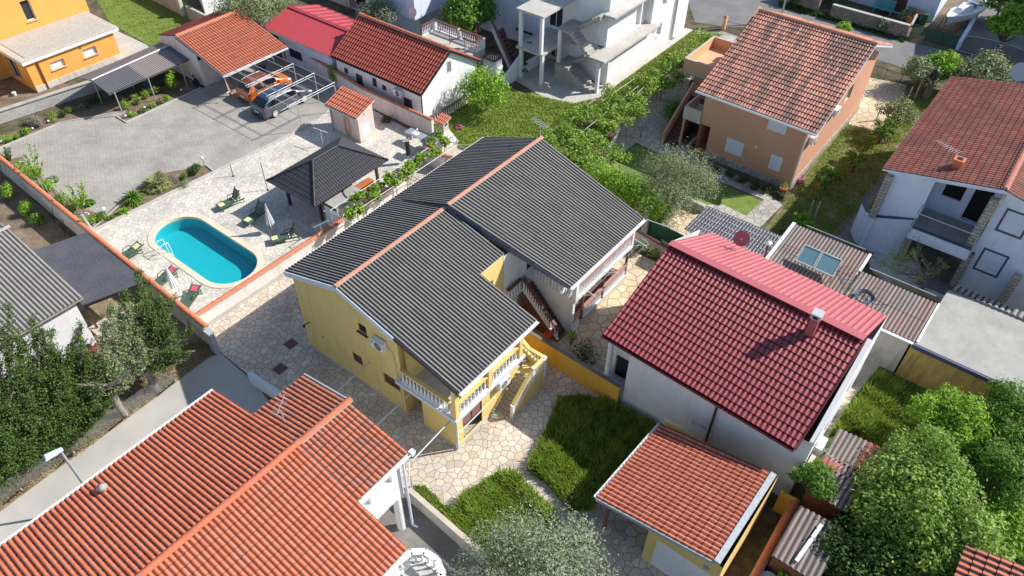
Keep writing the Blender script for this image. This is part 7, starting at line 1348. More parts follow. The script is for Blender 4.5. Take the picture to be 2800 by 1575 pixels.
part(MB().path([bo+bd*.1+Z*2.0, bo+bd*1.1+bs_*.5+Z*2.05, bo+bd*1.1+bs_*.5+Z*1.5], .02).path([bo+bd*.1+Z*2.0, bo+bd*1.1-bs_*.5+Z*2.05, bo+bd*1.1-bs_*.5+Z*1.5], .02), 'pulpit_rail', 'chrome', t); part(MB().box(bo+bd*4.5+Z*1.52, 1.3, .8, .06, bd), 'cockpit_cover', 'navy', t); part(MB().bar(bo+bd*.75+bs_*-.55+Z*1.35, bo+bd*1.1+bs_*-.68+Z*1.33, .05, .12), 'name_board', 'orange_wood', t)
m = MB()
for x in (1.0, 3.0, 5.0): m.bar(bo+bd*x-bs_*.9, bo+bd*x+bs_*.9, .08, .08).bar(bo+bd*x-bs_*.9, bo+bd*x-bs_*.7+Z*1.0, .06, .06).bar(bo+bd*x+bs_*.9, bo+bd*x+bs_*.7+Z*1.0, .06, .06)
m.bar(bo+bd*.2-bs_*.6, bo+bd*5.4-bs_*.6, .08, .08).bar(bo+bd*.2+bs_*.6, bo+bd*5.4+bs_*.6, .08, .08); part(m, 'cradle', 'rust', t)
t = thing('white_wall', 'low white wall between boat yard and dark asphalt drive', 'wall', uv(76.6, 7.5)); part(MB().wallbar(uv(76.6, 7.5), uv(90, 8.2), 0, .8, .3), 'wall_body', 'blue_white_wall', t)
t = thing('net_fence', 'green netted fence in front of the boat yard', 'fence', uv(76.6, 9.6)); part(MB().wallbar(uv(76.6, 7.7), uv(76.6, 11.8), 0, 1.3, .02), 'netting', 'mesh_net', t); m = MB()
for v_ in (7.7, 9.05, 10.4, 11.8): part(MB().tube(uv(76.6, v_), uv(76.6, v_, 1.4), .03), 'post', 'green_bin', t)
t = thing('sliding_gate', 'dark arched sliding gate with pale top rail at the right end of the street', 'gate', uv(76.5, 4.5)); arc = [uv(76.5, 7.3-5.5*i/12, 1.5+.25*math.sin(math.pi*i/12)) for i in range(13)]; part(MB().path(arc, .03).tube(uv(76.4, 7.3, .12), uv(76.4, -4, .12), .04), 'frame', 'galv_pole', t); m = MB()
for i in range(44): a = uv(76.5, 7.25-.125*i); m.tube(a+Z*.15, a+Z*(1.45+.25*math.sin(math.pi*i/44)), .012, n=4)
part(m, 'bars', 'black_metal', t); arc = [uv(76.5, 1.7-5.5*i/12, 1.5+.25*math.sin(math.pi*i/12)) for i in range(13)]
t = thing('railing_fence', 'dark railing with pale curved top continuing right of the sliding gate', 'fence', uv(76.5, 1)); part(MB().path(arc, .03), 'top_rail', 'galv_pole', t); m = MB()
for i in range(44): a = uv(76.5, 1.65-.125*i); m.tube(a+Z*.15, a+Z*(1.45+.25*math.sin(math.pi*i/44)), .012, n=4)
part(m, 'bars', 'black_metal', t)
sheet('asphalt_drive', 'asphalt', [(2600, 130), (2700, -40), (2900, -60), (3200, 330), (2800, 180)], .008)
t = thing('white_rail_terrace', 'white baluster terrace at the right edge beyond the gate', 'terrace', uv(79, -.5)); part(MB().prism([uv(78.2, .6), uv(82, .6), uv(82, -5), uv(78.2, -5)], 0, .6), 'terrace_base', 'boundary_wall', t); balustrade(t, uv(78.4, .4), uv(78.4, -4), .6, .6, .9, .25); balustrade(t, uv(78.4, .45), uv(82, .45), .6, .6, .9, .25)
# railings of the peach garden, gate and lamps
t = thing('iron_railing', 'brown iron railing between the peach house and the street hedge', 'fence', uv(66.8, 11)); m = MB(); m.tube(uv(66.8, 12.2, .9), uv(66.8, 8.2, .9), .02).tube(uv(66.8, 12.2, .1), uv(66.8, 8.2, .1), .02)
for i in range(34): m.tube(uv(66.8, 12.15-.115*i, .1), uv(66.8, 12.15-.115*i, .9), .01, n=4)
part(m, 'bars', 'dark_wood', t)
for v_ in (12.2, 10.9, 9.6, 8.2): part(MB().box(uv(66.8, v_, .5), .05, .05, 1.0), 'post', 'dark_wood', t)
t = thing('gate_pillar', 'orange painted gate pillar at the end of the vine garden', 'pillar', P(1978, 80)); c = P(1978, 80); part(MB().box(c+Z*.6, .3, .3, 1.2), 'shaft', 'terrace_peach', t); part(MB().hexa([c+UD*x+VD*y+Z*1.2 for x, y in ((-.2, -.2), (.2, -.2), (.2, .2), (-.2, .2))], [c+UD*x*.3+VD*y*.3+Z*1.36 for x, y in ((-.2, -.2), (.2, -.2), (.2, .2), (-.2, .2))]), 'cap', 'terracotta', t)
a, b = P(1985, 82), P(2045, 100); t = thing('iron_gate', 'low dark iron gate beside the orange pillar', 'gate', a); m = MB(); m.tube(a+Z*.9, b+Z*.9, .02).tube(a+Z*.1, b+Z*.1, .02)
for i in range(18): p = a.lerp(b, i/17); m.tube(p+Z*.1, p+Z*.9, .01, n=4)
part(m, 'bars', 'dark_wood', t)
c = P(1970, 90); d_ = P(1905, 78); t = thing('vine_arch', 'white pipe frame standing at the street end of the vine bed', 'frame', c); part(MB().path([P(1962, 90), P(1962, 90, 2.5), uv(59.2, 25.6, 2.5), P(1905, 105)], .03), 'pipe', 'galv_pole', t)
c = P(2132, 60); t = thing('street_pole', 'grey utility pole rising from behind the peach roof ridge', 'pole', c); part(MB().tube(c, c+Z*7.5, .1, .08), 'shaft', 'galv', t); part(MB().box(c+Z*7.3, .6, .08, .08), 'bracket', 'galv', t)
# street lamp lower left
c = P(232, 1345); t = thing('street_lamp', 'pale street lamp leaning over the concrete lane beside the orange roof', 'street lamp', c); top = P(165, 1234, 4.6); base = Vector((top.x, top.y, 0)); BASE[t.name] = base; t.location = base
part(MB().tube(base, base+Z*4.6, .075, .055, 10), 'post', 'galv_pole', t); hd = base+Z*4.62; dd = (-UD+VD*.2).normalized(); part(MB().hexa([hd+dd*x+dd.cross(Z)*y for x, y in ((-.12, -.08), (.62, -.17), (.62, .17), (-.12, .08))], [hd+dd*x+dd.cross(Z)*y+Z*.13 for x, y in ((-.1, -.05), (.55, -.12), (.55, .12), (-.1, .05))]), 'lamp_head', 'light_trim', t); part(MB().box(hd+dd*.35-Z*.02, .4, .22, .03, dd), 'lens', 'lamp_glass', t)
# chain link fence along the verge
t = thing('chain_fence', 'chain link fence with grey posts along the dry verge', 'fence', P(230, 1220)); line = [(480, 1040), (348, 1135), (203, 1237), (58, 1337), (-90, 1440)]
for i, p in enumerate(line): part(MB().tube(P(*p), P(*p, 1.0), .035), 'post', 'galv_pole', t)
for i in range(len(line)-1): part(MB().wallbar(P(*line[i]), P(*line[i+1]), .05, .95, .01), 'mesh', 'chain_net', t)
yagi('tv_antenna', 'tv antenna with comb boom on the orange ridge tiles of the black roof', uv(31.0, 21.8, 7.5), .9, VD+UD*.2, 9, 1.2)
yagi('tv_antenna', 'tv antenna on the pool wall beside the vine trellis', uv(21.4, 31.4, 1.2), .9, UD-VD*.2, 9, 1.1)
dish('pale pink satellite dish on a mast behind the cottage ridge', uv(43.2, 43.8, 4.0), .4, Vector((-.5, -.8, .3)), 'pale_pink_wall', .6)
# orange storage crate near the yellow wall
c = P(1498, 928); t = thing('storage_box', 'bright orange plastic chair on the paving behind the yellow wall', 'chair', c); part(MB().box(c+Z*.42, .5, .5, .05), 'seat', 'orange_plastic', t); part(MB().box(c+Z*.7-VD*.25, .5, .05, .5), 'backrest', 'orange_plastic', t)
for sx in (-.22, .22):
    for sy in (-.22, .22): part(MB().box(c+UD*sx+VD*sy+Z*.2, .05, .05, .4), 'leg', 'orange_plastic', t)
# white wall block of the neighbouring plot at the very top
t = thing('garden_wall', 'stepped grey block wall bordering the lawn at the top edge', 'wall', P(500, 60)); m = MB()
for i, (a, b, hh) in enumerate((((400, -10), (500, 42), 1.6), ((520, 52), (600, 92), 1.3))): m.wallbar(P(*a), P(*b), 0, hh, .25)
part(m, 'wall_body', 'block_wall', t); part(MB().box(P(502, 44)+Z*.95, .35, .35, 1.9), 'pier', 'boundary_wall', t)
t = thing('small_white_house', 'tiny white outbuilding with red roof peeking in at the top edge', 'outbuilding', P(590, 50)); a, b, c, d = P(566, 52), P(600, 40), P(600, -30), P(540, -10); part(MB().prism([a, b, c, d], 0, 2.3), 'wall', 'clean_white', t); part(MB().prism([p+(p-(a+b+c+d)/4)*.12 for p in (a, b, c, d)], 2.3, 2.42), 'roof', 'tile_red', t); part(MB().prism([P(600, 40), P(618, 32), P(618, 5), P(600, 10)], 0, .9), 'white_block', 'clean_white', t)
o = MB().box(P(628, 30, .25), 1.2, .8, .5).build('blue_tarpaulin', 'cushion_blue'); tag(o, 'blue tarpaulin covered box behind the tiled garage ridge', 'tarpaulin')

t = thing('terrace_house', 'tall white house beyond the right edge whose shade falls over the street', 'house', uv(81, 0)); wl = Wall(); wl.panel(uv(80.8, .6), uv(80.8, -22), 0, 11, [dict(s0=2, s1=3.2, z0=3.5, z1=5, kind='slat', pane='brown_shutter'), dict(s0=6, s1=7.2, z0=3.5, z1=5, kind='slat', pane='brown_shutter')]); wl.panel(uv(80.8, .6), uv(93, .6), 0, 11, out=VD); wl.panel(uv(93, .6), uv(93, -22), 0, 11, out=UD); wl.panel(uv(80.8, -22), uv(93, -22), 0, 11, out=-VD); wl.done(t, 'white_wall')
roof(t, uv(80.2, 1.2, 10.9), uv(80.2, -22.6, 10.9), uv(87, -22.6, 12.6), uv(87, 1.2, 12.6), 'tile_red', 'pan', .3, .42, .05, .03, .15, 'clean_white'); roof(t, uv(93.8, -22.6, 10.9), uv(93.8, 1.2, 10.9), uv(87, 1.2, 12.6), uv(87, -22.6, 12.6), 'tile_red', 'pan', .3, .42, .05, .03, .15, 'clean_white')
# ================================================================ TREES AND PLANTS
def sp(base, L): # spires given by the picked position of each tip
    b = P(*base); out = []
    for x, y, h_, r_ in L: t_ = P(x, y, h_); out.append((t_.x-b.x, t_.y-b.y, h_, r_))
    return b, out
CY = 'cypress trees on the dry verge'
for i, (base, L, lb, mt, n_, dead, bo_) in enumerate((
 ((428, 1066), [(378, 735, 5.4, .62), (441, 808, 4.6, .85), (340, 800, 4.8, .8), (475, 890, 3.6, .85), (490, 960, 2.7, .75), (400, 840, 4.4, .9)], 'dark cypress with dead grey branches and thick pale trunk nearest the tiled boundary wall', 'leaf_cypress', 11000, 34, 1.2),
 ((342, 1132), [(304, 828, 4.9, .8), (355, 835, 4.6, .75), (390, 900, 3.6, .7), (285, 950, 3.6, .8), (400, 960, 3.0, .6)], 'sparse yellowish green cypress with bare lower branches, second along the verge', 'leaf_olive', 9000, 26, 1.3),
 ((190, 1200), [(221, 883, 4.9, .5), (190, 960, 4.2, .9), (245, 985, 3.6, .9), (275, 1060, 2.9, .95), (150, 960, 4.2, .9), (285, 1000, 3.1, .8)], 'bushy green cypress with one thin leader, third along the verge', 'leaf_cypress', 13000, 0, .5),
 ((146, 1246), [(88, 861, 5.8, .7), (130, 905, 5.0, 1.0), (62, 930, 5.0, .9), (180, 1020, 3.7, 1.1), (105, 1010, 4.1, 1.1), (225, 1110, 2.4, 1.0), (160, 1110, 2.6, 1.1)], 'dense green cypress with several pointed tops beside the white gable', 'leaf_cypress', 15000, 0, .4),
 ((50, 1295), [(23, 839, 6.4, .8), (5, 900, 5.6, .9), (45, 990, 4.6, 1.1), (90, 1085, 3.4, 1.2), (20, 1100, 3.4, 1.2), (130, 1160, 2.2, 1.1), (70, 1190, 2.0, 1.1)], 'tallest cypress with a curved pointed top at the left edge', 'leaf_cypress', 15000, 0, .4),
 ((-60, 1365), [(-30, 950, 5.2, 1.1), (-20, 1050, 4.2, 1.2), (15, 1180, 2.8, 1.3), (-60, 1150, 3.4, 1.2), (70, 1225, 1.9, 1.1), (10, 1250, 1.7, 1.1)], 'cypress cut off by the left edge nearest the street lamp', 'leaf_cypress', 12000, 0, .4))):
    b, S_ = sp(base, L); conifer(lb, b, 5, S_, mt, seed=i+3, n=int(n_*2.9), size=.125, bole=bo_+(.4 if i < 2 else 0), trunk_r=.24 if i < 2 else .15, dead=dead, group=CY)
def treeP(name, label, cx, cy, zc, r, mat, base=None, **k):
    c = P(cx, cy, zc); b = Vector((c.x, c.y, 0)) if base is None else P(*base); h_ = zc+r*k.pop('top', .85); k.setdefault('bole', max(.15, (zc-r*.8)/h_)); return tree(name, label, 'tree', b, h_, r, mat, lean=(c.x-b.x, c.y-b.y), **k)
treeP('olive_tree', 'large grey green olive tree behind the tiled garage roof', 690, 22, 3.0, 3.3, 'leaf_olive', n=13000, size=.2, nc=26, aspect=.4, seed=1)
treeP('olive_tree', 'small grey olive tree behind the cottage ridge', 1035, 35, 3.0, 1.7, 'leaf_silver', n=6000, size=.16, nc=16, aspect=.4, seed=2)
treeP('fig_tree', 'dense dark green tree between roof terrace and tall white house', 1285, 34, 3.2, 2.3, 'leaf_green', n=11000, size=.22, nc=26, aspect=.8, seed=3)
treeP('magnolia_tree', 'loose bright green young tree by the white cottage gable', 1330, 245, 1.9, 2.1, 'leaf_bright', n=4200, size=.2, nc=20, aspect=.6, seed=4, cl=.36, sq=1.0)
treeP('olive_tree', 'round olive tree on the shaded lawn below the peach house', 1855, 492, 2.5, 2.6, 'leaf_olive', base=(1815, 602), n=20000, size=.13, nc=30, aspect=.36, seed=5, trunk_r=.2, sq=.95)
treeP('olive_tree', 'silvery olive tree cut off by the bottom edge of the picture', 1475, 1590, 2.3, 2.95, 'leaf_silver', n=22000, size=.14, nc=36, aspect=.34, seed=6, sq=.9)
treeP('fig_tree', 'broad fig tree with pale shiny leaves filling the lower right', 2530, 1430, 2.8, 2.9, 'leaf_fig', n=26000, size=.18, nc=40, aspect=.6, seed=7, cl=.36)
treeP('fig_tree', 'narrow fig tree behind the broad one, beside the rusty sheets', 2530, 1262, 3.2, 1.9, 'leaf_fig', n=11000, size=.14, nc=26, aspect=.6, seed=8, sq=1.1, cl=.32)
treeP('walnut_tree', 'bright yellow green tree below the ochre stained wall', 2600, 1135, 2.6, 1.9, 'leaf_bright', n=6500, size=.16, nc=26, aspect=.6, seed=9, cl=.3)
treeP('laurel_tree', 'dark green tree at the right edge under the concrete roof corner', 2770, 1130, 2.4, 1.9, 'leaf_green', n=10000, size=.14, nc=24, aspect=.5, seed=10, cl=.32)
treeP('plum_tree', 'mid green tree at the right edge between dark tree and lower fig', 2750, 1290, 2.6, 2.0, 'leaf_green', n=10000, size=.14, nc=26, aspect=.6, seed=11, cl=.3)
treeP('lemon_tree', 'yellow green tree at the right edge above the tiled corner roof', 2760, 1440, 2.0, 1.5, 'leaf_bright', n=5000, size=.16, nc=14, aspect=.6, seed=12)
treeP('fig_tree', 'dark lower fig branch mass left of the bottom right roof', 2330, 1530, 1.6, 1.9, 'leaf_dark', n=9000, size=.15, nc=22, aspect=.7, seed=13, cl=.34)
treeP('fig_tree', 'fig foliage between the broad fig and the corner roof', 2560, 1570, 2.0, 1.7, 'leaf_fig', n=9000, size=.15, nc=20, aspect=.7, seed=31, cl=.34)
treeP('peach_tree', 'small green tree leaning over the rusty corrugated shed', 2200, 1310, 2.9, 1.0, 'leaf_green', base=(2225, 1400), n=3600, size=.14, nc=12, aspect=.5, seed=14)
treeP('mulberry_sapling', 'yellow green sapling beside the lidded water barrel', 2165, 1565, 1.2, .8, 'leaf_bright', n=2000, size=.16, nc=8, aspect=.7, seed=15)
treeP('oleander_tree', 'tall shrubby tree at the street railing left of the black pillar', 2520, 195, 1.8, 1.6, 'leaf_olive', n=4500, size=.2, nc=14, aspect=.5, seed=16)
treeP('loquat_tree', 'yellow green tree at the street railing right of the black pillar', 2580, 180, 1.9, 1.6, 'leaf_bright', n=3500, size=.26, nc=14, aspect=.5, seed=17)
treeP('privet_tree', 'round dense dark green tree beside the far end of the red tiled roof', 2690, 208, 2.2, 2.2, 'leaf_olive', n=8000, size=.2, nc=18, aspect=.6, seed=18)
treeP('young_tree', 'yellow green young tree in the shaded drive at the top right', 2765, 62, 3.0, 2.0, 'leaf_bright', n=3500, size=.3, nc=12, aspect=.6, seed=19, trunk_r=.16)
treeP('garden_tree', 'dark tree mass at the very top right corner', 2760, -30, 3.0, 2.6, 'leaf_green', n=5000, size=.3, nc=14, seed=20)
treeP('apple_tree', 'small thin fruit tree on the grass strip right of the peach house', 2268, 482, 1.2, 1.0, 'leaf_green', n=1500, size=.16, nc=9, seed=21, cl=.34)
treeP('apple_tree', 'small thin fruit tree by the corner of the yellow stone path', 2418, 352, 1.3, .95, 'leaf_green', n=1300, size=.16, nc=9, seed=22, cl=.34)
treeP('pear_tree', 'leaning bushy fruit tree next to the red tiled roof eave', 2345, 430, 1.3, .9, 'leaf_vine', n=1300, size=.16, nc=8, seed=23, cl=.34)
treeP('persimmon_tree', 'brownish sparse tree along the red tiled roof edge', 2455, 310, 1.6, 1.5, 'leaf_olive', n=2500, size=.16, nc=12, seed=24, cl=.36)
treeP('persimmon_tree', 'small bright sapling beside the concrete posts above the old corrugated roof', 2195, 600, 1.0, .7, 'leaf_bright', n=900, size=.16, nc=6, seed=25)
# nearly bare tree in front of the blue-white house
t = thing('bare_tree', 'nearly bare pruned tree with a few young leaves in front of the bluish house', 'tree', P(2515, 800)); b = P(2515, 800); rd = random.Random(5); mb = MB(); tips = []; fk = b+Z*1.0; limb(mb, b, fk, .14, .11, 3, .05, rd)
for i, (x, y, z_) in enumerate(((2415, 722, 2.2), (2440, 700, 2.6), (2495, 690, 3.2), (2480, 735, 2.4), (2540, 725, 2.6), (2565, 740, 2.2), (2520, 760, 2.4), (2455, 740, 2.0), (2500, 705, 3.0))):
    e = P(x, y, z_); limb(mb, fk, e, .06, .02, 4, .08, rd); tips.append(e)
    for j in range(5): e2 = e+Vector((rd.uniform(-.6, .6), rd.uniform(-.6, .6), rd.uniform(-.1, .6))); limb(mb, fk.lerp(e, rd.uniform(.5, 1)), e2, .02, .006, 3, .1, rd); tips.append(e2)
part(mb, 'trunk', 'grey_bark', t); V = np.vstack([cards(ball(c, .18, 14, RN)[0], .12, .6)[0] for c in tips]); raw('crown', V, np.arange(len(V)).reshape(-1, 4), 'leaf_vine', t)
# hedge behind the black roof
t = thing('laurel_hedge', 'bright green dense hedge along the back edge of the black roof', 'hedge', P(1700, 590)); Vs = []; rg = np.random.default_rng(8); mb = MB()
for i in range(20):
    f = i/19; c = P(1640+155*f, 478+88*f, 1.9)+Vector((rg.uniform(-.3, .3), rg.uniform(-.4, .4), rg.uniform(-.2, .25))); p, d = ball(c, rg.uniform(.6, .95), 620, rg, 1.1, .6); Vs.append(cards(p, .15, .6, .4, d, rg)[0]); mb.tube(Vector((c.x, c.y, 0)), c, .04, .02)
V = np.vstack(Vs); raw('foliage', V, np.arange(len(V)).reshape(-1, 4), 'leaf_bright', t); part(mb, 'stem', 'bark', t)
p, d = ball(P(1760, 560, 2.5), .55, 60, rg); V, Fc = cards(p, .1, .9, .6); raw('flowers', V, Fc, 'straw', t)['kind'] = 'stuff'
spiky('fan_palm', 'ragged fan palm with pale dead fronds behind the black roof', 'palm', P(1597, 470), 1.3, 1.2, 'leaf_palm', 34, 1.6, .12, True, seed=3); spiky('fan_palm', 'green fan palm with bluish fronds in the planting bed by the driveway', 'palm', P(433, 512), 1.15, .7, 'leaf_palm', 56, .3, .07, True, seed=4)
spiky('cycad', 'dark cycad with arching fronds in the planting bed', 'cycad', P(367, 552), 1.05, 1.0, 'leaf_green', 80, .3, .08, seed=5); spiky('agave', 'small bright green agave rosette near the pool shower', 'agave', P(339, 583), .62, .45, 'leaf_bright', 60, .05, .06, seed=6); spiky('yucca', 'pale spiky yucca in the border below the orange house', 'yucca', P(224, 297), .5, .4, 'leaf_silver', 40, .1, .04, seed=7)
B_ = bush
B_('rounded_shrub', 'dark green rounded shrub next to the bed tip lamp', 'shrub', P(534, 476), .55, .7, 'leaf_dark', 1600, .1, seed=1); B_('lavender', 'purple flowering lavender beside the fan palm', 'shrub', P(476, 497), .45, .5, 'leaf_olive', 500, .08, seed=2, flowers=('flower_violet', 160)); B_('silver_groundcover', 'silvery grey ground cover along the kerb of the bed', 'ground cover', P(505, 508), .55, .25, 'leaf_silver', 900, .07, seed=3); B_('cycad_shrub', 'small spiky green shrub between lavender and dark shrub', 'shrub', P(503, 488), .35, .45, 'leaf_green', 500, .1, seed=4)
B_('groundcover_plant', 'low green plant right of the bed globe lamp', 'shrub', P(306, 597), .3, .3, 'leaf_green', 260, .08, seed=5); B_('creeper_shrub', 'dark creeping shrub behind the pool shower column', 'shrub', P(276, 598), .5, .45, 'leaf_green', 800, .09, seed=6)
def sapling(label, c, h_, seed, n_=7, mat='leaf_bright'):
    h_ = h_*1.15; n_ = n_+4
    t_ = thing('fruit_sapling', label, 'tree', c, 'young fruit trees in the planting bed'); rd = random.Random(seed); mb = MB(); c = Vector(c); Vs = []; fk = c+Z*h_*.2; limb(mb, c, fk, .04, .035, 2, .03, rd)
    for i in range(n_):
        a = 2.4*i+rd.uniform(-.3, .3); e = c+Vector((math.cos(a)*.3*h_, math.sin(a)*.3*h_, h_*rd.uniform(.6, 1.05)))*1.0; m_ = fk.lerp(e, .5)+Vector((math.cos(a), math.sin(a), 0))*.1; mb.path([fk, m_, e], .012, 5)
        for k in range(40):
            f = rd.uniform(.15, 1); p = fk.lerp(e, f)+Vector((rd.gauss(0, .05), rd.gauss(0, .05), rd.gauss(0, .05))); Vs.append(p)
    part(mb, 'trunk', 'bark', t_); V, Fc = cards(np.array([tuple(v) for v in Vs]), .17, .6, .4); raw('crown', V, Fc, mat, t_)
sapling('tallest sapling with upright branches near the left wall corner', P(112, 515), 2.7, 1, 8); sapling('second upright sapling in front of the driveway bed', P(232, 585), 2.1, 2, 9); sapling('small dark twiggy sapling at the left edge of the bed', P(30, 452), 1.2, 3, 5, 'leaf_dark')
for i, (x, y, r_, h_, mt, lb) in enumerate(((255, 605, .5, .35, 'leaf_vine', 'yellow low plant left of the shower column'), (190, 600, .5, .5, 'leaf_olive', 'grey low bush in the middle of the bed'), (85, 485, .8, .8, 'leaf_bright', 'bright bush under the tallest sapling'), (60, 462, .5, .6, 'leaf_olive', 'greyish bush left of the tallest sapling'), (130, 525, .6, .8, 'leaf_bright', 'bright tomato like bush among the white stakes'), (165, 552, .55, .6, 'leaf_green', 'green bush at the foot of the white stakes'), (205, 572, .6, .6, 'leaf_vine', 'yellowish bush below the second sapling'), (235, 612, .45, .45, 'leaf_vine', 'yellow green low bush beside the wall coping'), (150, 500, .45, .5, 'leaf_olive', 'grey green bush behind the stakes'), (250, 560, .4, .4, 'leaf_green', 'small bush at the driveway edge of the bed'), (28, 545, .6, 1.2, 'leaf_bright', 'bright bush outside the tiled boundary wall, first from the left edge'), (78, 590, .6, 1.0, 'leaf_bright', 'bright bush outside the tiled boundary wall, second from the left edge'), (112, 610, .5, .8, 'leaf_green', 'darker bush outside the tiled boundary wall, third from the left edge'))):
    B_('garden_bush', lb, 'bush', P(x, y), r_, h_, mt, 1100, .13, seed=10+i, group='bushes around the tiled boundary wall')
t = thing('plant_stakes', 'row of thin white plant stakes between the two saplings', 'stakes', P(160, 540)); rd = random.Random(3)
for i in range(11): a = P(105+12*i+rd.uniform(-3, 3), 522+7*i+rd.uniform(-8, 8)); part(MB().tube(a, a+Z*rd.uniform(1.1, 1.5)+Vector((rd.uniform(-.1, .1), 0, 0)), .014, n=5), 'stake', 'galv_pole', t)
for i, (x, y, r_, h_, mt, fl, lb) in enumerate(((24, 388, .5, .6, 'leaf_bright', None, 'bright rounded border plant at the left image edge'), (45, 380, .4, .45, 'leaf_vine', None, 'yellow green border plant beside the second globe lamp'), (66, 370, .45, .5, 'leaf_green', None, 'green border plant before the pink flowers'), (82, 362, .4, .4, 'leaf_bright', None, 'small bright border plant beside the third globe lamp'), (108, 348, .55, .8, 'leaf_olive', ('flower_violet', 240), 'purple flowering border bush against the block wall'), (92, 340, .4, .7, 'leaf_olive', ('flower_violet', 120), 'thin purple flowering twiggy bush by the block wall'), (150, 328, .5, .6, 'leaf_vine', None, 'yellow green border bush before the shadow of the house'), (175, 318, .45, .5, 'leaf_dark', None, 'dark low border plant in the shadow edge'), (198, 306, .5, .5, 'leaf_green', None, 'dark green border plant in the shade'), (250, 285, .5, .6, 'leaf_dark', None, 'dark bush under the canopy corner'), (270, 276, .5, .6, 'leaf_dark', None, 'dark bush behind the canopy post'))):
    B_('border_plant', lb, 'shrub', P(x, y), r_, h_, mt, 500, .1, seed=30+i, group='plants along the block wall', flowers=fl)
for i, (x, y, r_, h_, mt, fl, lb) in enumerate(((349, 300, .55, 1.0, 'leaf_vine', None, 'trained vine at the front tip of the herb bed'), (375, 285, .45, .9, 'leaf_vine', None, 'trained vine second in the herb bed'), (398, 270, .5, .9, 'leaf_bright', None, 'trained vine in the middle of the herb bed'), (425, 258, .5, .8, 'leaf_vine', None, 'trained vine before the tall bright shrub'), (360, 318, .35, .3, 'leaf_bright', None, 'low herb at the bed tip'), (394, 305, .35, .3, 'leaf_green', ('flower_violet', 30), 'low herb beside the bed lamp'), (418, 292, .4, .35, 'leaf_vine', None, 'low green herb near the pale stones'), (440, 282, .35, .35, 'leaf_green', ('flower_pink', 40), 'pink flowering herb in the bed'), (455, 272, .4, .4, 'leaf_bright', None, 'low bright herb at the wide end of the bed'))):
    B_('bed_plant', lb, 'shrub', P(x, y), r_, h_, mt, 360, .12, seed=50+i, group='plants in the herb bed', flowers=fl)
B_('tall_shrub', 'tall bright green shrub at the far end of the herb bed', 'shrub', P(474, 250), .5, 1.9, 'leaf_bright', 1500, .12, seed=70, nc=9); B_('golden_shrub', 'golden green shrub between red metal roof and white cottage', 'shrub', uv(36.1, 46.7), .6, 2.0, 'leaf_vine', 1500, .12, seed=71, nc=9)
B_('corner_shrub', 'dark flowering shrub behind the pink pump shed', 'shrub', P(1060, 335), .6, .5, 'leaf_dark', 600, .1, seed=72, flowers=('flower_pink', 12)); B_('stair_shrub', 'tall dark shrub left of the peach house stair', 'shrub', P(1838, 340), 1.1, 2.4, 'leaf_green', 3800, .14, seed=73, nc=12)
rd = random.Random(6)
for i in range(7): f = i/6; B_('foundation_shrub', 'low dark shrub along the stone plinth of the peach house', 'shrub', P(1925+205*f, 455+85*f), .5, .45, 'leaf_dark', 420, .11, seed=80+i, group='shrubs along the stone plinth')
B_('oleander_shrub', 'grey green oleander beside the side balcony of the white porch', 'shrub', P(1752, 690), .6, 1.2, 'leaf_silver', 900, .12, seed=90, nc=7); B_('rose_bush', 'small yellowish bush right of the grey oleander', 'shrub', P(1785, 705), .4, .9, 'leaf_vine', 300, .12, seed=91)
B_('fig_shrub', 'thin shrub with yellow leaf tips behind the yellow garden wall', 'shrub', P(1600, 985), 1.0, 1.5, 'leaf_dark', 900, .11, seed=92, nc=10); B_('fig_shrub', 'small shrub with bright yellow tips beside the dark stair', 'shrub', P(1560, 945), .5, 1.5, 'leaf_vine', 220, .12, seed=93)
for i, (x, y, r_, h_, mt, lb) in enumerate(((2304, 88, .9, 1.0, 'leaf_bright', 'bright bush behind the peach roof ridge'), (2409, 88, .8, 1.3, 'leaf_silver', 'variegated shrub in front of the rubble wall'), (2474, 60, 1.0, 1.4, 'leaf_silver', 'silvery shrub behind the rubble wall'), (2350, 60, .9, .9, 'leaf_dark', 'dark ivy clump on the rubble wall'), (2180, 18, 1.6, 2.0, 'leaf_dark', 'dark conifer like bush at the top edge left of the ivy wall'), (2265, 20, 1.8, 2.0, 'leaf_dark', 'dark round bush covering the gap between the rubble walls'), (2300, 10, 1.8, 2.2, 'leaf_olive', 'brownish green bush left of the turquoise bench'))):
    B_('street_shrub', lb, 'shrub', P(x, y), r_, h_, mt, 1300, .2, seed=100+i, nc=7)
for i, (x, y, lb) in enumerate(((1255, 352, 'pink flower clump on the back lawn'), (1638, 278, 'pink flower clump at the path corner'), (1872, 72, 'pink flower clump by the far end of the apartments'), (2190, 500, 'pink flowering clump at the peach house corner'))): B_('flower_clump', lb, 'flowers', P(x, y), .35, .3, 'leaf_green', 160, .1, seed=120+i, flowers=('flower_pink', 70, .12))
t = thing('plant_pot', 'terracotta pot with a leafy plant at the peach house corner', 'plant pot', P(2139, 530)); c = P(2139, 530); part(MB().lathe(c, [(.2, 0), (.28, .45), (.3, .5)], 12), 'pot', 'terracotta', t); p, d = ball(c+Z*.65, .3, 160); V, Fc = cards(p, .12, .6, .4); raw('foliage', V, Fc, 'leaf_vine', t)
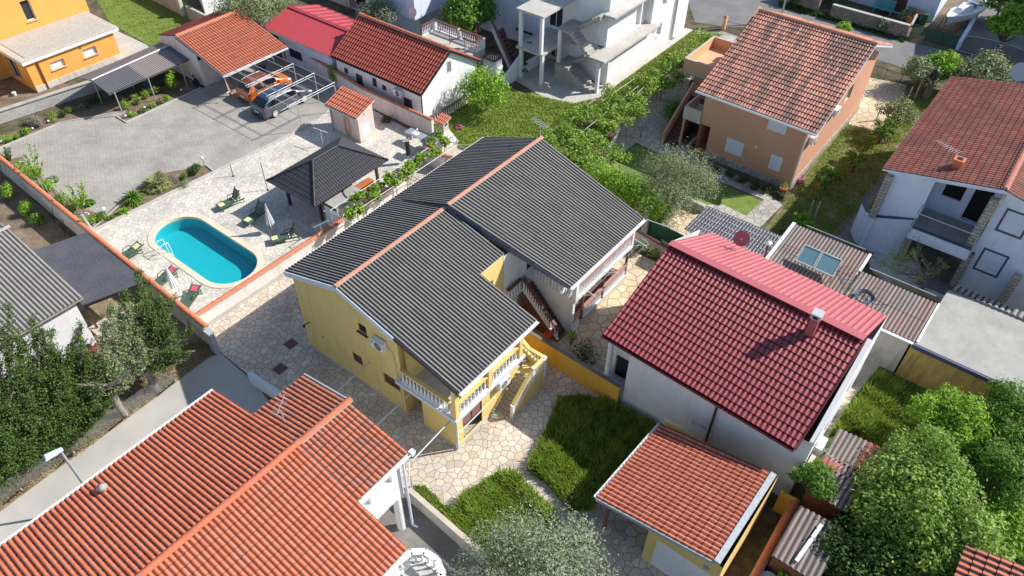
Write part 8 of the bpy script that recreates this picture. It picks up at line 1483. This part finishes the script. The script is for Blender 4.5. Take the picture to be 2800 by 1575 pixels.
# grape vines
vine('grape_vine', 'grape vine spreading over the white trellis beside the black roof', [uv(22.8, 30.6, 2.45), uv(25.5, 30.9, 2.5), uv(28.2, 31.0, 2.5), uv(30.5, 31.2, 2.5), uv(33.2, 31.4, 2.6)], 1.1, 2.4, 6500, seed=1, stems=6, clumps=34, size=.17)
t = thing('vine_pergola', 'pipe pergola carrying vines beside the concrete path', 'pergola', P(1600, 400)); pp = ((1462, 392), (1640, 262)), ((1520, 420), (1745, 235)), ((1610, 300), (1735, 215)), ((1660, 350), (1760, 238))
for a, b in pp: part(MB().tube(P(*a, 2.15), P(*b, 2.15), .018), 'pipe', 'galv_pole', t)
for x, y in ((1500, 470), (1660, 470), (1640, 320), (1745, 320), (1770, 300)): part(MB().tube(P(x, y), P(x, y, 2.3), .03), 'post', 'bark', t)
vine('pergola_vine', 'wide grape vine canopy on the pipe pergola behind the black roof', [P(1500, 400, 2.1), P(1560, 370, 2.2), P(1620, 340, 2.2), P(1680, 300, 2.2), P(1725, 262, 2.1)], 3.8, 2.2, 12000, seed=2, stems=12, clumps=80, thick=.45); vine('pergola_vine', 'vine clump around the fan palm behind the black roof', [P(1540, 430, 1.8), P(1620, 440, 1.6), P(1690, 400, 1.8)], 2.2, 2, 3200, seed=3, stems=8, clumps=24, thick=.6)
vine('vine_row', 'long row of grape vines along the white apartment path', [P(1740, 258, 1.5), P(1800, 215, 1.5), P(1860, 172, 1.5), P(1915, 135, 1.5), P(1955, 105, 1.4)], 2.6, 1.5, 11000, seed=4, stems=14, clumps=80, thick=.55, size=.17); vine('porch_ivy', 'ivy creeping round the slab corner of the white apartment porch', [P(1435, 205, .6), P(1430, 160, 1.6), P(1420, 125, 2.8), P(1450, 118, 3.0)], .4, 2, 700, seed=5, stems=2, clumps=10, mat='leaf_green')
# concrete vineyard posts on the garden strip
for i, (x, y, h_) in enumerate(((2418, 392, 1.5), (2395, 330, 1.4), (2500, 270, 2.0), (2480, 275, 1.3), (2225, 600, 1.5), (2210, 590, 1.3), (2345, 440, 1.2))): t = thing('concrete_post', 'grey concrete vineyard post on the garden strip between peach and bluish house', 'post', P(x, y), 'concrete vineyard posts'); part(MB().box(P(x, y)+Z*h_/2, .11, .09, h_), 'post', 'kerb', t)
c = P(2530, 268); t = thing('stove_pillar', 'black domed stove on a grey brick pillar among the street trees', 'stove', c); part(MB().box(c+Z*.9, .5, .5, 1.8), 'brick_pillar', 'concrete_dark', t); part(MB().lathe(c+Z*1.8-UD*.1, [(.3, 0), (.32, .5), (.25, .75), (.05, .85)], 14), 'drum', 'black_metal', t)
# low stone enclosure under the olive tree, wall with green netting
t = thing('stone_bed_wall', 'low rubble walls enclosing the sandy corner under the olive tree', 'wall', P(1860, 560)); part(MB().wallbar(P(1800, 640), P(1868, 552), 0, .5, .3), 'wall_body', 'rubble', t); part(MB().wallbar(P(1872, 556), P(1925, 582), 0, .6, .3), 'side_wall', 'kerb', t)
t = thing('screened_fence', 'dark green screened fence with block pillars between the white porch and the shed', 'fence', P(1800, 640)); a, b = P(1745, 620), P(1870, 685); part(MB().wallbar(a, b, 0, 1.1, .06), 'screen', 'green_bin', t)
for f, hh in ((0, 1.3), (.22, 1.9)): c = a.lerp(b, f)+VD*.2; part(MB().box(c+Z*hh/2, .5, .4, hh), 'pillar', 'block_wall', t); part(MB().box(c+Z*(hh+.03), .56, .46, .06), 'pillar_cap', 'kerb', t)
tiled_wall('low_pink_wall', 'low pink wall with dark red coping beside the white porch paving', [P(1735, 655), P(1830, 710)], .8, 'pink_wall', .18, 'brown_rail')
t = thing('round_patio', 'round stone patio edging before the bluish house terrace', 'patio edge', P(2430, 730)); c = P(2445, 735); part(MB().lathe(c, [(1.5, 0), (1.5, .25), (1.2, .26)], 28), 'edging', 'boundary_wall', t); part(MB().lathe(c, [(1.19, 0), (1.19, .22)], 28), 'paving', 'concrete', t)
t = thing('terrace_step', 'long low concrete ledge in front of the bluish house terrace', 'ledge', P(2550, 800)); part(MB().wallbar(P(2440, 770), P(2640, 850), 0, .35, .4), 'ledge', 'boundary_wall', t)
sheet('garden_path', 'concrete_dark', [(2410, 480), (2425, 490), (2330, 640), (2300, 700), (2260, 660), (2300, 610)], .013)
c = P(1575, 505); wl_ = thing('laundry_line', 'wires stretched over the dark lawn behind the hedge', 'line', P(1690, 440)); part(MB().tube(P(1640, 430, 1.6), P(1760, 475, 1.6), .012).tube(P(1640, 440, 1.6), P(1750, 485, 1.6), .012).tube(P(1635, 452, 1.6), P(1745, 495, 1.6), .012), 'wires', 'galv', wl_); part(MB().tube(P(1660, 465), P(1660, 440, 1.6)*1.0, .03), 'post', 'galv_pole', wl_)
o = MB().tube(P(1768, 600, 4.9), P(1905, 648, 5.2), .022).build('overhead_cable', 'clean_white'); tag(o, 'white overhead cable from the black roof corner to the burgundy ridge', 'cable')
# ---------------- grass
grass('tall_grass', 'tall dark weeds in the shade below the burgundy house', [(1530, 1090), (1600, 1085), (1690, 1115), (1790, 1170), (1650, 1340), (1620, 1395), (1560, 1400), (1500, 1330), (1440, 1285), (1485, 1190)], 22000, .5, 'grass_tall', 1, .028, .35, .35)
grass('tall_grass', 'tall sunlit grass patch between flagstone paths', [(1365, 1298), (1420, 1312), (1490, 1385), (1530, 1440), (1500, 1560), (1300, 1530), (1215, 1430), (1270, 1360)], 19000, .55, 'grass_tall', 2, .028, .4, .35)
grass('lawn_grass', 'bright lawn behind the white cottage', [(1170, 345), (1230, 262), (1350, 222), (1420, 255), (1560, 280), (1630, 300), (1560, 355), (1460, 392), (1330, 395), (1200, 392)], 16000, .16, 'grass_short', 3, .03, .6, .3)
grass('tall_grass', 'bright overgrown grass behind the rusty roofs', [(2340, 1100), (2400, 1020), (2480, 1060), (2600, 1120), (2650, 1250), (2520, 1330), (2420, 1260), (2340, 1180), (2270, 1190)], 17000, .5, 'grass_tall', 4, .035, .5, .4)
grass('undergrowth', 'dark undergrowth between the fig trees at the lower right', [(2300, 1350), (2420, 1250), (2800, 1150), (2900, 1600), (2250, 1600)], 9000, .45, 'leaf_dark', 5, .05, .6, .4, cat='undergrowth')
grass('dry_grass_blades', 'dry straw coloured grass on the verge', [(571, 930), (596, 962), (430, 1083), (280, 1193), (100, 1323), (-20, 1410), (-40, 1250), (230, 900), (400, 960)], 16000, .14, 'straw', 6, .02, .7, .3)
grass('garden_grass', 'patchy green grass on the garden strip', [(2170, 525), (2320, 340), (2400, 360), (2480, 270), (2560, 260), (2400, 500), (2300, 640), (2100, 640)], 12000, .14, 'grass_short', 7, .03, .6, .5)
grass('vine_bed_grass', 'weeds under the grape vines', [(1560, 290), (1640, 270), (1895, 86), (1980, 95), (1790, 195), (1720, 290), (1560, 400), (1450, 400)], 9000, .2, 'grass_short', 8, .03, .6, .4)
grass('lawn_grass', 'sunny lawn behind the orange house', [(250, -20), (420, -40), (620, 95), (600, 135), (470, 135), (400, 115), (300, 55)], 9000, .1, 'grass_short', 9, .03, .6, .3)
grass('edge_weeds', 'weeds along the low grey wall and paving edge', [(1128, 1330), (1165, 1330), (1260, 1430), (1225, 1440), (1150, 1370)], 1600, .25, 'grass_tall', 10, .025, .4, .4)
grass('edge_weeds', 'weeds along the street verge below the rubble wall', [(2130, 5), (2300, 50), (2480, 105), (2470, 118), (2300, 66), (2130, 20)], 2500, .3, 'leaf_dark', 11, .05, .5, .4)
# ---------------- person crouching by the garage door
def person(label, c, fdir):
    t_ = thing('person', label, 'person', c); f = Vector(fdir).normalized(); s = f.cross(Z); o = Vector(c)
    def pt(a, b, h_): return o+f*a+s*b+Z*h_
    def skin(name, pts, edges, mat, sub=1):
        me = bpy.data.meshes.new(name); base = BASE[t_.name]; me.from_pydata([tuple(p-base) for p, r in pts], edges, []); ob = bpy.data.objects.new(name, me); COL.objects.link(ob); ob.parent = t_
        m_ = ob.modifiers.new('skin', 'SKIN')
        for i, (p, r) in enumerate(pts): me.skin_vertices[0].data[i].radius = (r, r)
        me.skin_vertices[0].data[0].use_root = True; sb = ob.modifiers.new('sub', 'SUBSURF'); sb.levels = sub; sb.render_levels = sub; me.materials.append(MT[mat]); return ob
    hip = (pt(-.22, 0, .34), .15); B = [hip, (pt(-.12, 0, .52), .13), (pt(-.02, 0, .70), .15), (pt(.04, 0, .80), .09), (pt(.07, 0, .87), .055)]; E_ = [(0, 1), (1, 2), (2, 3), (3, 4)]
    for sg in (-1, 1):
        k = len(B); B += [(pt(-.18, .1*sg, .33), .10), (pt(.16, .17*sg, .50), .075), (pt(.02, .15*sg, .26), .055), (pt(-.02, .14*sg, .08), .04), (pt(.1, .15*sg, .04), .04)]; E_ += [(0, k), (k, k+1), (k+1, k+2), (k+2, k+3), (k+3, k+4)]
        k = len(B); B += [(pt(.0, .19*sg, .73), .06), (pt(.14, .22*sg, .54), .045), (pt(.33, .10*sg, .56), .033)]; E_ += [(2, k), (k, k+1), (k+1, k+2)]
    body = skin('body', B, E_, 'black_cloth', 2)
    hd = skin('head', [(pt(.09, 0, .90), .05), (pt(.12, 0, .98), .085), (pt(.11, 0, 1.06), .085), (pt(.15, 0, .93), .05)], [(0, 1), (1, 2), (1, 3)], 'skin', 2)
    hc = pt(.12, 0, 1.0); part(MB().lathe(pt(.085, 0, 1.02), [(.09, -.06), (.102, .0), (.1, .05), (.07, .1), (.01, .125)], 14), 'hair', 'hair', t_)
    for sg in (-1, 1):
        part(MB().lathe(hc+f*.088+s*.032*sg+Z*0, [(.012, -.006), (.012, .006)], 8, f), 'eye', 'black_metal', t_); part(MB().lathe(hc+s*.088*sg, [(.008, -.02), (.02, 0), (.008, .02)], 8, f), 'ear', 'skin', t_)
        w_ = pt(.33, .10*sg, .56); part(MB().box(w_+f*.05, .08, .07, .028, f), 'palm', 'skin', t_)
        for k in range(4): a = w_+f*.085+s*(-.026+.0175*k); part(MB().tube(a, a+f*(.032+.004*(k in (1, 2)))-Z*.006, .0085, .008, 6).tube(a+f*.034-Z*.006, a+f*.05-Z*.03, .008, .006, 6), 'finger', 'skin', t_)
        th = w_+f*.03-s*.035*sg; part(MB().tube(th, th+f*.04-s*.02*sg-Z*.012, .010, .007, 6), 'thumb', 'skin', t_)
    part(MB().hexa([hc+f*.085+s*x+Z*y for x, y in ((-.012, -.035), (.012, -.035), (.008, .0), (-.008, .0))], [hc+f*.108+s*x+Z*y for x, y in ((-.008, -.03), (.008, -.03), (.004, -.01), (-.004, -.01))]), 'nose', 'skin', t_); part(MB().box(hc+f*.088-Z*.058, .006, .04, .01, f), 'mouth', 'burgundy', t_)
    for sg in (-1, 1): part(MB().box(pt(.06, .15*sg, .03), .26, .09, .055, f), 'shoe', 'black_metal', t_)
    return t_
person('person in black clothes crouching by the pink garage wall with hands held forward', uv(28.75, 55.3), -UD+VD*.9)
# ================================================================ END
